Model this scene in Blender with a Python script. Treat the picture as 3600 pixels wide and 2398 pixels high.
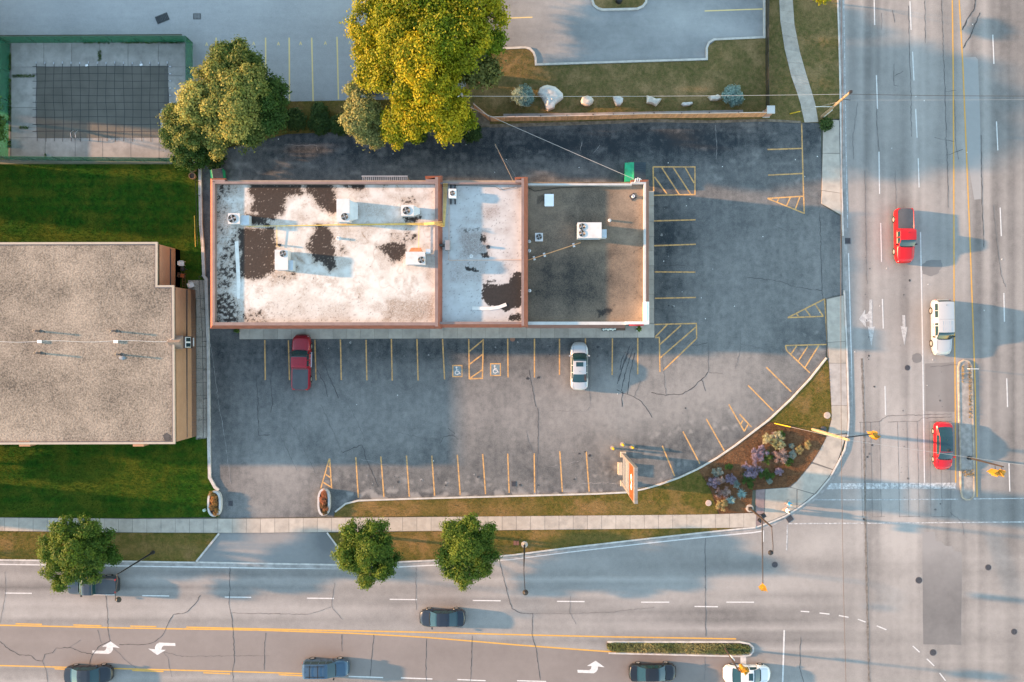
import bpy, bmesh, math, random
import numpy as np
from mathutils import Vector, Matrix
from mathutils.geometry import delaunay_2d_cdt

random.seed(7)
rng = np.random.default_rng(7)
for o in list(bpy.data.objects):
    bpy.data.objects.remove(o)
SC = bpy.context.scene
COL = SC.collection
R = math.radians

# ------------------------------------------------------------------ camera, sky, sun, exposure
CAM_H = 90.0                       # metres above the ground
NX, NY, S = 1850.0, 1205.0, 32.0   # plan origin of the survey grid (32 units per metre)
SUN_EL, SUN_SLOPE = 11.8, 0.107

def W(px, py, z=0.0):
    return Vector(((px - 1800.0) / S, (1199.0 - py) / S, z))

def P(px, py, h=0.0):
    k = (CAM_H - h) / CAM_H
    return W(NX + (px - NX) * k, NY + (py - NY) * k, h)

cam = bpy.data.objects.new('camera', bpy.data.cameras.new('camera'))
COL.objects.link(cam)
cam.data.sensor_width = 36.0
cam.data.lens = CAM_H * 36.0 / (3600.0 / S)
cam.data.shift_x = -(NX - 1800.0) / 3600.0
cam.data.shift_y = (NY - 1199.0) / 3600.0
cam.data.clip_end = 2000.0
cam.location = W(NX, NY, CAM_H)
cam.rotation_euler = (0, 0, 0)
SC.camera = cam

world = bpy.data.worlds.new('World')
SC.world = world
world.use_nodes = True
wn = world.node_tree
bg = wn.nodes['Background']
sky = wn.nodes.new('ShaderNodeTexSky')
sky.sky_type = 'NISHITA'
sky.sun_disc = False
sky.sun_elevation = R(SUN_EL)
sun_from = Vector((-1.0, SUN_SLOPE, 0)).normalized()
sky.sun_rotation = math.atan2(sun_from.x, sun_from.y)
sky.air_density = 1.3
sky.dust_density = 0.1
sky.ozone_density = 0.6
wn.links.new(sky.outputs['Color'], bg.inputs['Color'])
bg.inputs['Strength'].default_value = 0.15

sl = bpy.data.lights.new('sun', 'SUN')
sl.energy = 3.7
sl.angle = R(1.1)
sl.color = (1.0, 0.53, 0.25)
sun = bpy.data.objects.new('sun', sl)
COL.objects.link(sun)
sd = Vector((sun_from.x * math.cos(R(SUN_EL)), sun_from.y * math.cos(R(SUN_EL)), math.sin(R(SUN_EL))))
sun.rotation_euler = (-sd).to_track_quat('-Z', 'Y').to_euler()
sun.location = (-80, 0, 60)

SC.view_settings.view_transform = 'Standard'
SC.view_settings.look = 'None'
SC.view_settings.gamma = 1.0
SC.view_settings.use_curve_mapping = False
SC.view_settings.exposure = 2.22
SC.render.engine = 'CYCLES'

# ------------------------------------------------------------------ noise (numpy)
def _h(ix, iy, seed):
    n = (ix * 374761393 + iy * 668265263 + seed * 1442695041) & 0xFFFFFFFF
    n = ((n ^ (n >> 13)) * 1274126177) & 0xFFFFFFFF
    return ((n ^ (n >> 16)) & 0xFFFF) / 65535.0

def vnoise(x, y, seed=0):
    x = np.asarray(x, float); y = np.asarray(y, float)
    ix = np.floor(x).astype(np.int64); iy = np.floor(y).astype(np.int64)
    fx = x - ix; fy = y - iy
    fx = fx * fx * (3 - 2 * fx); fy = fy * fy * (3 - 2 * fy)
    a = _h(ix, iy, seed); b = _h(ix + 1, iy, seed); c = _h(ix, iy + 1, seed); d = _h(ix + 1, iy + 1, seed)
    return (a + (b - a) * fx) * (1 - fy) + (c + (d - c) * fx) * fy

def fbm(x, y, seed=0, o=4):
    s = 0; a = 0.5; t = 0
    for i in range(o):
        s = s + a * vnoise(x, y, seed + i * 17); t += a
        x = x * 2.03 + 11.3; y = y * 2.03 + 5.7; a *= 0.5
    return s / t

def sdf(x, y, poly):
    """signed distance to a polygon, positive inside (arrays x, y)"""
    p = np.array(poly, float); q = np.roll(p, -1, 0)
    d = np.full(x.shape, 1e9); ins = np.zeros(x.shape, bool)
    for (ax, ay), (bx, by) in zip(p, q):
        ex, ey = bx - ax, by - ay
        t = np.clip(((x - ax) * ex + (y - ay) * ey) / (ex * ex + ey * ey + 1e-9), 0, 1)
        d = np.minimum(d, np.hypot(x - ax - t * ex, y - ay - t * ey))
        c = ((ay > y) != (by > y)) & (x < (bx - ax) * (y - ay) / (by - ay + 1e-12) + ax)
        ins ^= c
    return np.where(ins, d, -d)

def sstep(a, b, v):
    t = np.clip((v - a) / (b - a), 0, 1)
    return t * t * (3 - 2 * t)

# ------------------------------------------------------------------ materials
class NT:
    def __init__(self, name):
        self.m = bpy.data.materials.new(name); self.m.use_nodes = True
        self.t = self.m.node_tree; self.b = self.t.nodes['Principled BSDF']
        self.out = self.t.nodes['Material Output']
    def n(self, typ, **kw):
        nd = self.t.nodes.new(typ)
        for k, v in kw.items():
            if k in nd.inputs.keys() if isinstance(k, str) else False:
                nd.inputs[k].default_value = v
            else:
                setattr(nd, k, v)
        return nd
    def l(self, a, b):
        self.t.links.new(a, b)
    def pos(self, scale=(1, 1, 1), obj=False):
        if obj:
            src = self.n('ShaderNodeTexCoord').outputs['Object']
        else:
            src = self.n('ShaderNodeNewGeometry').outputs['Position']
        if scale == (1, 1, 1): return src
        mp = self.n('ShaderNodeMapping'); mp.inputs['Scale'].default_value = scale
        self.l(src, mp.inputs['Vector']); return mp.outputs['Vector']
    def noise(self, scale, detail=3, rough=0.55, vec=None):
        nd = self.n('ShaderNodeTexNoise'); nd.inputs['Scale'].default_value = scale
        nd.inputs['Detail'].default_value = detail; nd.inputs['Roughness'].default_value = rough
        self.l(vec if vec is not None else self.pos(), nd.inputs['Vector'])
        return nd.outputs['Fac']
    def math(self, op, a, b=None, c=None, clamp=False):
        nd = self.n('ShaderNodeMath'); nd.operation = op; nd.use_clamp = clamp
        for i, v in enumerate((a, b, c)):
            if v is None: continue
            if isinstance(v, (int, float)): nd.inputs[i].default_value = v
            else: self.l(v, nd.inputs[i])
        return nd.outputs[0]
    def mix(self, f, a, b, mode='MIX'):
        nd = self.n('ShaderNodeMix'); nd.data_type = 'RGBA'; nd.blend_type = mode
        if isinstance(f, (int, float)): nd.inputs[0].default_value = f
        else: self.l(f, nd.inputs[0])
        for i, v in ((6, a), (7, b)):
            if isinstance(v, (tuple, list)): nd.inputs[i].default_value = (*v[:3], 1)
            else: self.l(v, nd.inputs[i])
        return nd.outputs[2]
    def ramp(self, f, lo, hi):
        nd = self.n('ShaderNodeMapRange'); nd.inputs[1].default_value = lo; nd.inputs[2].default_value = hi
        nd.interpolation_type = 'SMOOTHSTEP'
        self.l(f, nd.inputs[0]); return nd.outputs[0]
    def attr(self, name):
        nd = self.n('ShaderNodeAttribute'); nd.attribute_name = name
        return nd
    def bump(self, h, strength=0.3, dist=0.02):
        nd = self.n('ShaderNodeBump'); nd.inputs['Strength'].default_value = strength
        nd.inputs['Distance'].default_value = dist
        self.l(h, nd.inputs['Height']); self.l(nd.outputs['Normal'], self.b.inputs['Normal'])

MATS = {}
def mat(name, col, rough=0.75, metal=0.0, var=0.12, vs=1.5, rnd=0.0, bump=0.0, bs=30.0, coat=0.0, spec=0.4, obj=False, dirt=None):
    if name in MATS: return MATS[name]
    t = NT(name); b = t.b
    b.inputs['Roughness'].default_value = rough; b.inputs['Metallic'].default_value = metal
    b.inputs['Specular IOR Level'].default_value = spec
    if coat: b.inputs['Coat Weight'].default_value = coat; b.inputs['Coat Roughness'].default_value = 0.06
    c = tuple(col)
    if var > 0 or rnd > 0:
        f = t.noise(vs, 4, 0.6, t.pos(obj=obj))
        lo = tuple(x * (1 - var) for x in c); hi = tuple(min(1, x * (1 + var)) for x in c)
        o = t.mix(t.ramp(f, 0.3, 0.7), lo, hi)
        if dirt:
            g = t.noise(vs * 0.6 + 0.2, 5, 0.65)
            o = t.mix(t.math('MULTIPLY', t.ramp(g, 0.48, 0.72), dirt[3]), o, dirt[:3])
        if rnd:
            oi = t.n('ShaderNodeObjectInfo').outputs['Random']
            k = t.math('MULTIPLY_ADD', oi, 2 * rnd, 1 - rnd)
            cb = t.n('ShaderNodeCombineColor'); [t.l(k, cb.inputs[i]) for i in range(3)]
            o = t.mix(1.0, o, cb.outputs[0], 'MULTIPLY')
        t.l(o, b.inputs['Base Color'])
    else:
        b.inputs['Base Color'].default_value = (*c, 1)
    if bump: t.bump(t.noise(bs, 3), bump)
    MATS[name] = t.m
    return t.m

def asphalt(name, dark, light, big=0.35, mid=0.45, fine=0.5, toneamp=1.0, aniso=None, speck=None):
    t = NT(name); b = t.b
    b.inputs['Roughness'].default_value = 0.85; b.inputs['Specular IOR Level'].default_value = 0.25
    tone = t.attr('tone').outputs['Fac']
    n1 = t.noise(0.22, 4); n2 = t.noise(1.6, 4, 0.6); n3 = t.noise(11.0, 3, 0.7)
    f = t.math('MULTIPLY_ADD', t.math('SUBTRACT', n1, 0.5), big * 2, 0.5)
    f = t.math('MULTIPLY_ADD', t.math('SUBTRACT', n2, 0.5), mid, f)
    f = t.math('MULTIPLY_ADD', t.math('SUBTRACT', n3, 0.5), fine, f)
    if aniso:
        for sc, amp in aniso:
            na = t.noise(1.0, 3, 0.6, t.pos(sc))
            f = t.math('MULTIPLY_ADD', t.math('SUBTRACT', na, 0.5), amp, f)
    f = t.math('MULTIPLY_ADD', tone, toneamp, f, clamp=True)
    o = t.mix(f, dark, light)
    if speck:
        sp = t.noise(7.0, 2, 0.5)
        o = t.mix(t.math('MULTIPLY', t.ramp(sp, 0.70, 0.76), speck[3]), o, speck[:3])
    t.l(o, b.inputs['Base Color'])
    t.bump(n3, 0.25, 0.01)
    MATS[name] = t.m
    return t.m

def grassmat(name, c1, c2, c3):
    t = NT(name); b = t.b
    b.inputs['Roughness'].default_value = 0.9; b.inputs['Specular IOR Level'].default_value = 0.1
    tone = t.attr('tone').outputs['Fac']
    n1 = t.noise(0.35, 5, 0.65); n2 = t.noise(2.2, 4, 0.7); n3 = t.noise(14.0, 3, 0.7)
    o = t.mix(t.ramp(n2, 0.32, 0.68), c1, c2)
    f = t.math('ADD', t.ramp(n1, 0.45, 0.70), tone, clamp=True)
    o = t.mix(f, o, c3)
    o = t.mix(t.math('MULTIPLY', t.ramp(n3, 0.35, 0.7), 0.5), o, tuple(x * 0.45 for x in c1))
    t.l(o, b.inputs['Base Color']); t.bump(n3, 0.6, 0.05)
    MATS[name] = t.m
    return t.m

def paintmat(name, col, wear=0.45, under=None, lo=0.56):
    """road paint, worn through in patches"""
    t = NT(name); b = t.b
    b.inputs['Roughness'].default_value = 0.7
    n1 = t.noise(3.0, 5, 0.7); n2 = t.noise(22.0, 3, 0.7)
    f = t.math('MULTIPLY_ADD', n2, 0.5, t.math('MULTIPLY', n1, 0.6))
    o = t.mix(t.math('MULTIPLY', t.ramp(f, lo, lo + 0.16), wear), col, under or tuple(x * 0.35 for x in col))
    t.l(o, b.inputs['Base Color'])
    MATS[name] = t.m
    return t.m

def leafmat(name, c_dark, c_light, c_alt):
    t = NT(name); b = t.b
    at = t.attr('leaf')
    sep = t.n('ShaderNodeSeparateColor'); t.l(at.outputs['Color'], sep.inputs[0])
    o = t.mix(sep.outputs[0], c_dark, c_light)
    o = t.mix(sep.outputs[1], o, c_alt)
    t.l(o, b.inputs['Base Color'])
    b.inputs['Roughness'].default_value = 0.6; b.inputs['Specular IOR Level'].default_value = 0.2
    tr = t.n('ShaderNodeBsdfTranslucent'); t.l(o, tr.inputs['Color'])
    mx = t.n('ShaderNodeMixShader'); mx.inputs[0].default_value = 0.30
    t.l(b.outputs[0], mx.inputs[1]); t.l(tr.outputs[0], mx.inputs[2]); t.l(mx.outputs[0], t.out.inputs['Surface'])
    MATS[name] = t.m
    return t.m

# ------------------------------------------------------------------ mesh helpers
def tag(o, label=None, cat=None, group=None, kind=None):
    if label: o['label'] = label
    if cat: o['category'] = cat
    if group: o['group'] = group
    if kind: o['kind'] = kind
    return o

def empty(name, loc, label, cat, group=None, rz=0.0):
    o = bpy.data.objects.new(name, None); COL.objects.link(o)
    o.location = loc; o.rotation_euler = (0, 0, rz); o.empty_display_size = 0.3
    return tag(o, label, cat, group)

class MB:
    def __init__(self): self.v = []; self.f = []; self.m = []
    def add(self, vs, fs, mi=0):
        k = len(self.v); self.v += [tuple(p) for p in vs]
        for f in fs: self.f.append(tuple(i + k for i in f)); self.m.append(mi)
        return self
    def box(self, c, s, rz=0.0, mi=0, top=(1, 1)):
        hx, hy, hz = s[0] / 2, s[1] / 2, s[2] / 2; ca, sa = math.cos(rz), math.sin(rz); vs = []
        for z in (-hz, hz):
            tx, ty = top if z > 0 else (1, 1)
            for x, y in ((-hx, -hy), (hx, -hy), (hx, hy), (-hx, hy)):
                x, y = x * tx, y * ty
                vs.append((c[0] + x * ca - y * sa, c[1] + x * sa + y * ca, c[2] + z))
        return self.add(vs, [(3, 2, 1, 0), (4, 5, 6, 7), (0, 1, 5, 4), (1, 2, 6, 5), (2, 3, 7, 6), (3, 0, 4, 7)], mi)
    def bbox(self, x0, x1, y0, y1, z0, z1, mi=0):
        return self.box(((x0 + x1) / 2, (y0 + y1) / 2, (z0 + z1) / 2), (abs(x1 - x0), abs(y1 - y0), abs(z1 - z0)), 0, mi)
    def tube(self, p, q, r0, r1=None, n=8, mi=0, cap=True):
        return self.path([p, q], [r0, r0 if r1 is None else r1], n, mi, cap)
    def path(self, pts, r, n=8, mi=0, cap=True):
        pts = [Vector(p) for p in pts]; rs = r if isinstance(r, (list, tuple)) else [r] * len(pts)
        k = len(self.v); up = Vector((0, 0, 1)); vs = []
        for i, p in enumerate(pts):
            d = (pts[min(i + 1, len(pts) - 1)] - pts[max(i - 1, 0)]).normalized()
            a = d.cross(up if abs(d.z) < 0.95 else Vector((1, 0, 0))).normalized(); b = d.cross(a)
            for j in range(n):
                t = 2 * math.pi * j / n; vs.append(p + (a * math.cos(t) + b * math.sin(t)) * rs[i])
        fs = []
        for i in range(len(pts) - 1):
            for j in range(n):
                j2 = (j + 1) % n; fs.append((i * n + j, i * n + j2, (i + 1) * n + j2, (i + 1) * n + j))
        if cap: fs.append(tuple(range(n - 1, -1, -1))); fs.append(tuple((len(pts) - 1) * n + j for j in range(n)))
        return self.add(vs, fs, mi)
    def prism(self, poly, z0, z1, mi=0, bottom=True):
        n = len(poly)
        a = sum(poly[i][0] * poly[(i + 1) % n][1] - poly[(i + 1) % n][0] * poly[i][1] for i in range(n))
        if a < 0: poly = poly[::-1]
        vs = [(p[0], p[1], z0) for p in poly] + [(p[0], p[1], z1) for p in poly]
        fs = [tuple(range(n, 2 * n))] + [(i, (i + 1) % n, n + (i + 1) % n, n + i) for i in range(n)]
        if bottom: fs.append(tuple(range(n - 1, -1, -1)))
        return self.add(vs, fs, mi)
    def flat(self, poly, z, mi=0):
        n = len(poly)
        a = sum(poly[i][0] * poly[(i + 1) % n][1] - poly[(i + 1) % n][0] * poly[i][1] for i in range(n))
        if a < 0: poly = poly[::-1]
        return self.add([(p[0], p[1], z) for p in poly], [tuple(range(n))], mi)
    def ribbon(self, pts, w, z, mi=0, jit=0.0, taper=False):
        pts = [Vector((p[0], p[1])) for p in pts]; vs = []; n = len(pts)
        for i, p in enumerate(pts):
            d = (pts[min(i + 1, n - 1)] - pts[max(i - 1, 0)]).normalized(); nn = Vector((-d.y, d.x))
            ww = w * (1 + random.uniform(-jit, jit)) * ((1 - abs(2 * i / max(1, n - 1) - 1) ** 3) * 0.8 + 0.2 if taper else 1)
            vs += [(p.x + nn.x * ww / 2, p.y + nn.y * ww / 2, z), (p.x - nn.x * ww / 2, p.y - nn.y * ww / 2, z)]
        return self.add(vs, [(2 * i + 1, 2 * i + 3, 2 * i + 2, 2 * i) for i in range(n - 1)], mi)
    def strip(self, pts, o0, o1, z0, z1, closed=False, mi=0):
        """solid strip beside a polyline, between side offsets o0 and o1 (left positive)"""
        pts = [Vector((p[0], p[1])) for p in pts]; n = len(pts); rows = []
        for i, p in enumerate(pts):
            a = pts[(i - 1) % n] if closed or i > 0 else p; b = pts[(i + 1) % n] if closed or i < n - 1 else p
            d1 = (p - a).normalized() if (p - a).length > 1e-6 else (b - p).normalized()
            d2 = (b - p).normalized() if (b - p).length > 1e-6 else d1
            d = (d1 + d2).normalized(); nn = Vector((-d.y, d.x)); k = 1 / max(0.5, nn.dot(Vector((-d1.y, d1.x))))
            rows.append([(p.x + nn.x * o0 * k, p.y + nn.y * o0 * k), (p.x + nn.x * o1 * k, p.y + nn.y * o1 * k)])
        vs = []; fs = []
        for (a, b) in rows: vs += [(*a, z0), (*a, z1), (*b, z1), (*b, z0)]
        m = n if closed else n - 1
        for i in range(m):
            j = (i + 1) % n
            for q in range(4): fs.append((4 * i + q, 4 * j + q, 4 * j + (q + 1) % 4, 4 * i + (q + 1) % 4))
        if not closed: fs += [(0, 1, 2, 3), (4 * (n - 1) + 3, 4 * (n - 1) + 2, 4 * (n - 1) + 1, 4 * (n - 1))]
        return self.add(vs, fs, mi)
    def lathe(self, prof, c=(0, 0, 0), n=16, mi=0, axis='z', cap=True):
        vs = []; fs = []
        for (r, z) in prof:
            for j in range(n):
                t = 2 * math.pi * j / n; x, y = r * math.cos(t), r * math.sin(t)
                p = (x, y, z) if axis == 'z' else (x, z, y)
                vs.append((c[0] + p[0], c[1] + p[1], c[2] + p[2]))
        for i in range(len(prof) - 1):
            for j in range(n):
                j2 = (j + 1) % n; fs.append((i * n + j, i * n + j2, (i + 1) * n + j2, (i + 1) * n + j))
        if cap: fs.append(tuple(range(n - 1, -1, -1))); fs.append(tuple((len(prof) - 1) * n + j for j in range(n)))
        return self.add(vs, fs, mi)
    def blob(self, c, r, sc=(1, 1, 1), nz=0.25, seed=0, sub=2, mi=0, nf=1.6):
        bm = bmesh.new(); bmesh.ops.create_icosphere(bm, subdivisions=sub, radius=1.0); bm.verts.ensure_lookup_table()
        vs = []
        for v in bm.verts:
            p = v.co; k = 1 + nz * (2 * float(fbm(p.x * nf + seed * 3.1 + p.z * 1.3, p.y * nf + seed + p.z * 0.9, seed, 3)) - 1)
            vs.append((c[0] + p.x * r * k * sc[0], c[1] + p.y * r * k * sc[1], c[2] + p.z * r * k * sc[2]))
        fs = [tuple(v.index for v in f.verts) for f in bm.faces]; bm.free()
        return self.add(vs, fs, mi)
    def mesh(self, name, mats, smooth=None):
        me = bpy.data.meshes.new(name); me.from_pydata(self.v, [], self.f)
        for m in (mats if isinstance(mats, (list, tuple)) else [mats]): me.materials.append(m)
        if any(self.m): me.polygons.foreach_set('material_index', self.m)
        fix_normals(me)
        if smooth is not None:
            me.polygons.foreach_set('use_smooth', [True] * len(me.polygons))
            me.set_sharp_from_angle(angle=R(smooth))
        me.update(); return me
    def obj(self, name, mats, parent=None, smooth=None, world=True, loc=None):
        if parent is not None and world:
            q = parent.location; self.v = [(a - q.x, b - q.y, c - q.z) for a, b, c in self.v]
        if loc is not None:
            self.v = [(a - loc[0], b - loc[1], c - loc[2]) for a, b, c in self.v]
        o = bpy.data.objects.new(name, self.mesh(name, mats, smooth)); COL.objects.link(o)
        if parent is not None: o.parent = parent
        if loc is not None: o.location = loc
        return o

def fix_normals(me):
    bm = bmesh.new(); bm.from_mesh(me)
    if bm.faces and any(len(e.link_faces) > 1 for e in bm.edges):
        closed = all(len(e.link_faces) == 2 for e in bm.edges)
        if closed: bmesh.ops.recalc_face_normals(bm, faces=bm.faces); bm.to_mesh(me)
    bm.free()

def inst(name, me, parent=None, loc=(0, 0, 0), rz=0.0, scale=None, rot=None):
    o = bpy.data.objects.new(name, me); COL.objects.link(o); o.parent = parent
    o.location = loc; o.rotation_euler = rot if rot else (0, 0, rz)
    if scale: o.scale = scale
    return o

def copy_tree(o, parent=None):
    c = o.copy(); COL.objects.link(c); c.parent = parent
    for ch in list(o.children): copy_tree(ch, c)
    return c

def np_mesh(name, verts, faces, material, attrs=None, smooth=False):
    """large mesh from arrays; faces (n,k)"""
    me = bpy.data.meshes.new(name); verts = np.asarray(verts, np.float32); faces = np.asarray(faces, np.int32)
    n, k = faces.shape
    me.vertices.add(len(verts)); me.vertices.foreach_set('co', verts.ravel())
    me.loops.add(n * k); me.loops.foreach_set('vertex_index', faces.ravel())
    me.polygons.add(n); me.polygons.foreach_set('loop_start', np.arange(0, n * k, k, dtype=np.int32))
    me.polygons.foreach_set('loop_total', np.full(n, k, np.int32))
    if smooth: me.polygons.foreach_set('use_smooth', np.ones(n, bool))
    me.materials.append(material); me.update(calc_edges=True)
    for an, (typ, dom, arr) in (attrs or {}).items():
        a = me.attributes.new(an, typ, dom)
        a.data.foreach_set('color' if typ == 'FLOAT_COLOR' else 'value', np.asarray(arr, np.float32).ravel())
    return me

def w2(poly): return [tuple(W(*p)[:2]) for p in poly]
def p2(poly, h): return [tuple(P(p[0], p[1], h)[:2]) for p in poly]

def sheet(name, poly, z, material, grid=0.6, tone=None, kind='structure', parent=None, world=None, znoise=0.0):
    """triangulated sheet over a plan polygon, with a per-vertex 'tone'"""
    pts = world if world else w2(poly)
    n = len(pts); xs = [p[0] for p in pts]; ys = [p[1] for p in pts]
    dense = []
    for i in range(n):
        a, b = pts[i], pts[(i + 1) % n]; L = math.hypot(b[0] - a[0], b[1] - a[1]); k = max(1, min(400, int(L / grid)))
        for j in range(k): dense.append((a[0] + (b[0] - a[0]) * j / k, a[1] + (b[1] - a[1]) * j / k))
    gx = np.arange(min(xs), max(xs), grid); gy = np.arange(min(ys), max(ys), grid)
    X, Y = np.meshgrid(gx, gy); X = X.ravel() + rng.uniform(-.15, .15, X.size) * grid; Y = Y.ravel() + rng.uniform(-.15, .15, Y.size) * grid
    keep = sdf(X, Y, pts) > grid * 0.4
    v = [Vector(p) for p in dense] + [Vector((float(a), float(b))) for a, b in zip(X[keep], Y[keep])]
    m = len(dense)
    vo, _, fo, _, _, _ = delaunay_2d_cdt(v, [(i, (i + 1) % m) for i in range(m)], [], 1, 1e-5)
    va = np.array([(p.x, p.y, z) for p in vo]); fa = np.array([f for f in fo if len(f) == 3])
    # orient up
    A, B, C = va[fa[:, 0]], va[fa[:, 1]], va[fa[:, 2]]
    cr = (B[:, 0] - A[:, 0]) * (C[:, 1] - A[:, 1]) - (B[:, 1] - A[:, 1]) * (C[:, 0] - A[:, 0])
    fa[cr < 0] = fa[cr < 0][:, ::-1]
    px = va[:, 0] * S + 1800; py = 1199 - va[:, 1] * S
    tv = tone(px, py) if tone else np.zeros(len(va))
    me = np_mesh(name, va, fa, material, {'tone': ('FLOAT', 'POINT', tv)})
    o = bpy.data.objects.new(name, me); COL.objects.link(o); o.parent = parent
    if kind and parent is None: o['kind'] = kind
    return o

def blobs(px, py, lst):
    """soft tone blobs: (cx, cy, rx, ry, amount)"""
    t = np.zeros(px.shape)
    for cx, cy, rx, ry, a in lst:
        wob = 1 + 0.7 * (fbm(px / 45.0, py / 45.0, int(cx) % 91) - 0.5)
        t += a * np.exp(-(((px - cx) / rx) ** 2 + ((py - cy) / ry) ** 2) * wob ** 2)
    return t

# ------------------------------------------------------------------ palette
ROAD = asphalt('road_asphalt', (0.095, 0.090, 0.088), (0.34, 0.318, 0.30), 0.22, 0.30, 0.70, 0.62,
               speck=(0.05, 0.05, 0.05, 0.35))
TURN = asphalt('turn_lane_asphalt', (0.13, 0.112, 0.104), (0.27, 0.238, 0.222), 0.2, 0.25, 0.35, 0.5)
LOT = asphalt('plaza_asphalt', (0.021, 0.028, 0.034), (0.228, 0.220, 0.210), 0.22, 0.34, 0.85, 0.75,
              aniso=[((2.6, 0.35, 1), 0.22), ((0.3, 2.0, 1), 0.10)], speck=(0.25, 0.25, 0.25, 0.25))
LOT2 = asphalt('north_lot_asphalt', (0.18, 0.186, 0.19), (0.40, 0.40, 0.40), 0.25, 0.35, 0.65, 0.5,
               aniso=[((0.25, 1.6, 1), 0.25)])
LOT3 = asphalt('motel_lot_asphalt', (0.125, 0.13, 0.135), (0.33, 0.33, 0.325), 0.35, 0.4, 0.4, 0.7,
               aniso=[((0.4, 1.6, 1), 0.25)])
CONC = mat('concrete', (0.365, 0.322, 0.275), 0.9, var=0.10, vs=1.2, rnd=0.09, dirt=(0.20, 0.19, 0.175, 0.45))
DECK = mat('pool_deck_concrete', (0.28, 0.262, 0.24), 0.9, var=0.14, vs=0.8, rnd=0.08, dirt=(0.16, 0.15, 0.14, 0.5))
KERB = mat('kerb_concrete', (0.46, 0.43, 0.40), 0.9, var=0.14, vs=1.6, dirt=(0.2, 0.19, 0.17, 0.4))
WKERB = mat('white_kerb', (0.45, 0.42, 0.38), 0.85, var=0.12, vs=2.0, dirt=(0.3, 0.28, 0.25, 0.4))
GUT = mat('gutter_concrete', (0.27, 0.255, 0.245), 0.9, var=0.2, vs=1.1, dirt=(0.13, 0.12, 0.11, 0.5))
JOINT = mat('joint_dark', (0.14, 0.128, 0.115), 0.95, var=0.2)
TAR = mat('crack_filler', (0.052, 0.050, 0.050), 0.8, var=0.2, vs=4)
TARSOFT = mat('faded_crack', (0.105, 0.100, 0.098), 0.85, var=0.2, vs=4)
PALE = mat('pale_scar', (0.22, 0.215, 0.21), 0.9, var=0.35, vs=3)
OILM = mat('oil_stain', (0.034, 0.036, 0.040), 0.6, var=0.3, vs=4)
YEL = paintmat('yellow_lane_paint', (0.56, 0.30, 0.045), 0.5, (0.3, 0.2, 0.1), 0.5)
ORG = paintmat('stall_paint', (0.55, 0.31, 0.105), 0.65, (0.10, 0.075, 0.06), 0.5)
PYEL = paintmat('pale_stall_paint', (0.62, 0.47, 0.20), 0.35, (0.25, 0.23, 0.2))
WHT = paintmat('white_lane_paint', (0.56, 0.55, 0.54), 0.5, (0.3, 0.29, 0.28), 0.5)
WHT3 = paintmat('faded_arrow_paint', (0.46, 0.455, 0.45), 0.75, (0.24, 0.23, 0.225), 0.46)
WHT2 = paintmat('worn_white_paint', (0.58, 0.58, 0.58), 0.9, (0.2, 0.2, 0.2), 0.44)
BLU = paintmat('blue_stall_paint', (0.12, 0.22, 0.27), 0.75, (0.13, 0.13, 0.13), 0.46)
LAWN = grassmat('lawn_grass', (0.009, 0.044, 0.003), (0.026, 0.090, 0.005), (0.075, 0.095, 0.008))
DRY = grassmat('dry_grass', (0.095, 0.090, 0.028), (0.185, 0.130, 0.055), (0.29, 0.190, 0.090))
VERGE = grassmat('verge_grass', (0.075, 0.078, 0.014), (0.165, 0.115, 0.030), (0.25, 0.150, 0.058))
MULCH = grassmat('bark_mulch', (0.10, 0.050, 0.026), (0.19, 0.095, 0.045), (0.25, 0.13, 0.065))
DIRT = mat('bare_dirt', (0.17, 0.135, 0.10), 0.95, var=0.35, vs=2.5)
BLACK = mat('black_metal', (0.018, 0.018, 0.02), 0.5, var=0.1)
DARKBROWN = mat('dark_bronze_metal', (0.055, 0.045, 0.04), 0.45, 0.3, var=0.1)
STEEL = mat('galvanised_steel', (0.42, 0.42, 0.43), 0.45, 0.6, var=0.12)
WHITE = mat('white_metal', (0.72, 0.72, 0.72), 0.5, var=0.05)
WOODPOLE = mat('pole_wood', (0.30, 0.21, 0.13), 0.85, var=0.3, vs=3)
CEDAR = mat('fence_cedar', (0.55, 0.27, 0.135), 0.8, var=0.18, vs=2, rnd=0.16)
GLASS = mat('dark_glass', (0.012, 0.035, 0.045), 0.06, spec=0.8, var=0)

# ------------------------------------------------------------------ ground, roads, lots
GB = asphalt('outer_ground', (0.10, 0.11, 0.06), (0.22, 0.21, 0.16), 0.4, 0.4, 0.2)
sheet('ground', None, -0.06, GB, 30.0, world=[(-420, -420), (420, -420), (420, 420), (-420, 420)])

KLINE = [(-700, 1959), (0, 1965), (385, 1969), (690, 1974), (1190, 1983), (1300, 1979), (1405, 1972), (1600, 1963), (1800, 1948), (2000, 1922),
         (2235, 1895), (2480, 1868), (2600, 1856), (2655, 1851), (2707, 1833), (2757, 1812), (2800, 1786), (2840, 1757),
         (2868, 1734), (2914, 1678), (2945, 1621), (2966, 1580), (2977, 1525), (2980, 1468), (2978, 1400), (2976, 1315), (2972, 1200),
         (2967, 1100), (2964, 1021), (2960, 830), (2955, 677), (2951, 421), (2949, 268), (2945, 115), (2941, 0), (2930, -500)]

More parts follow.
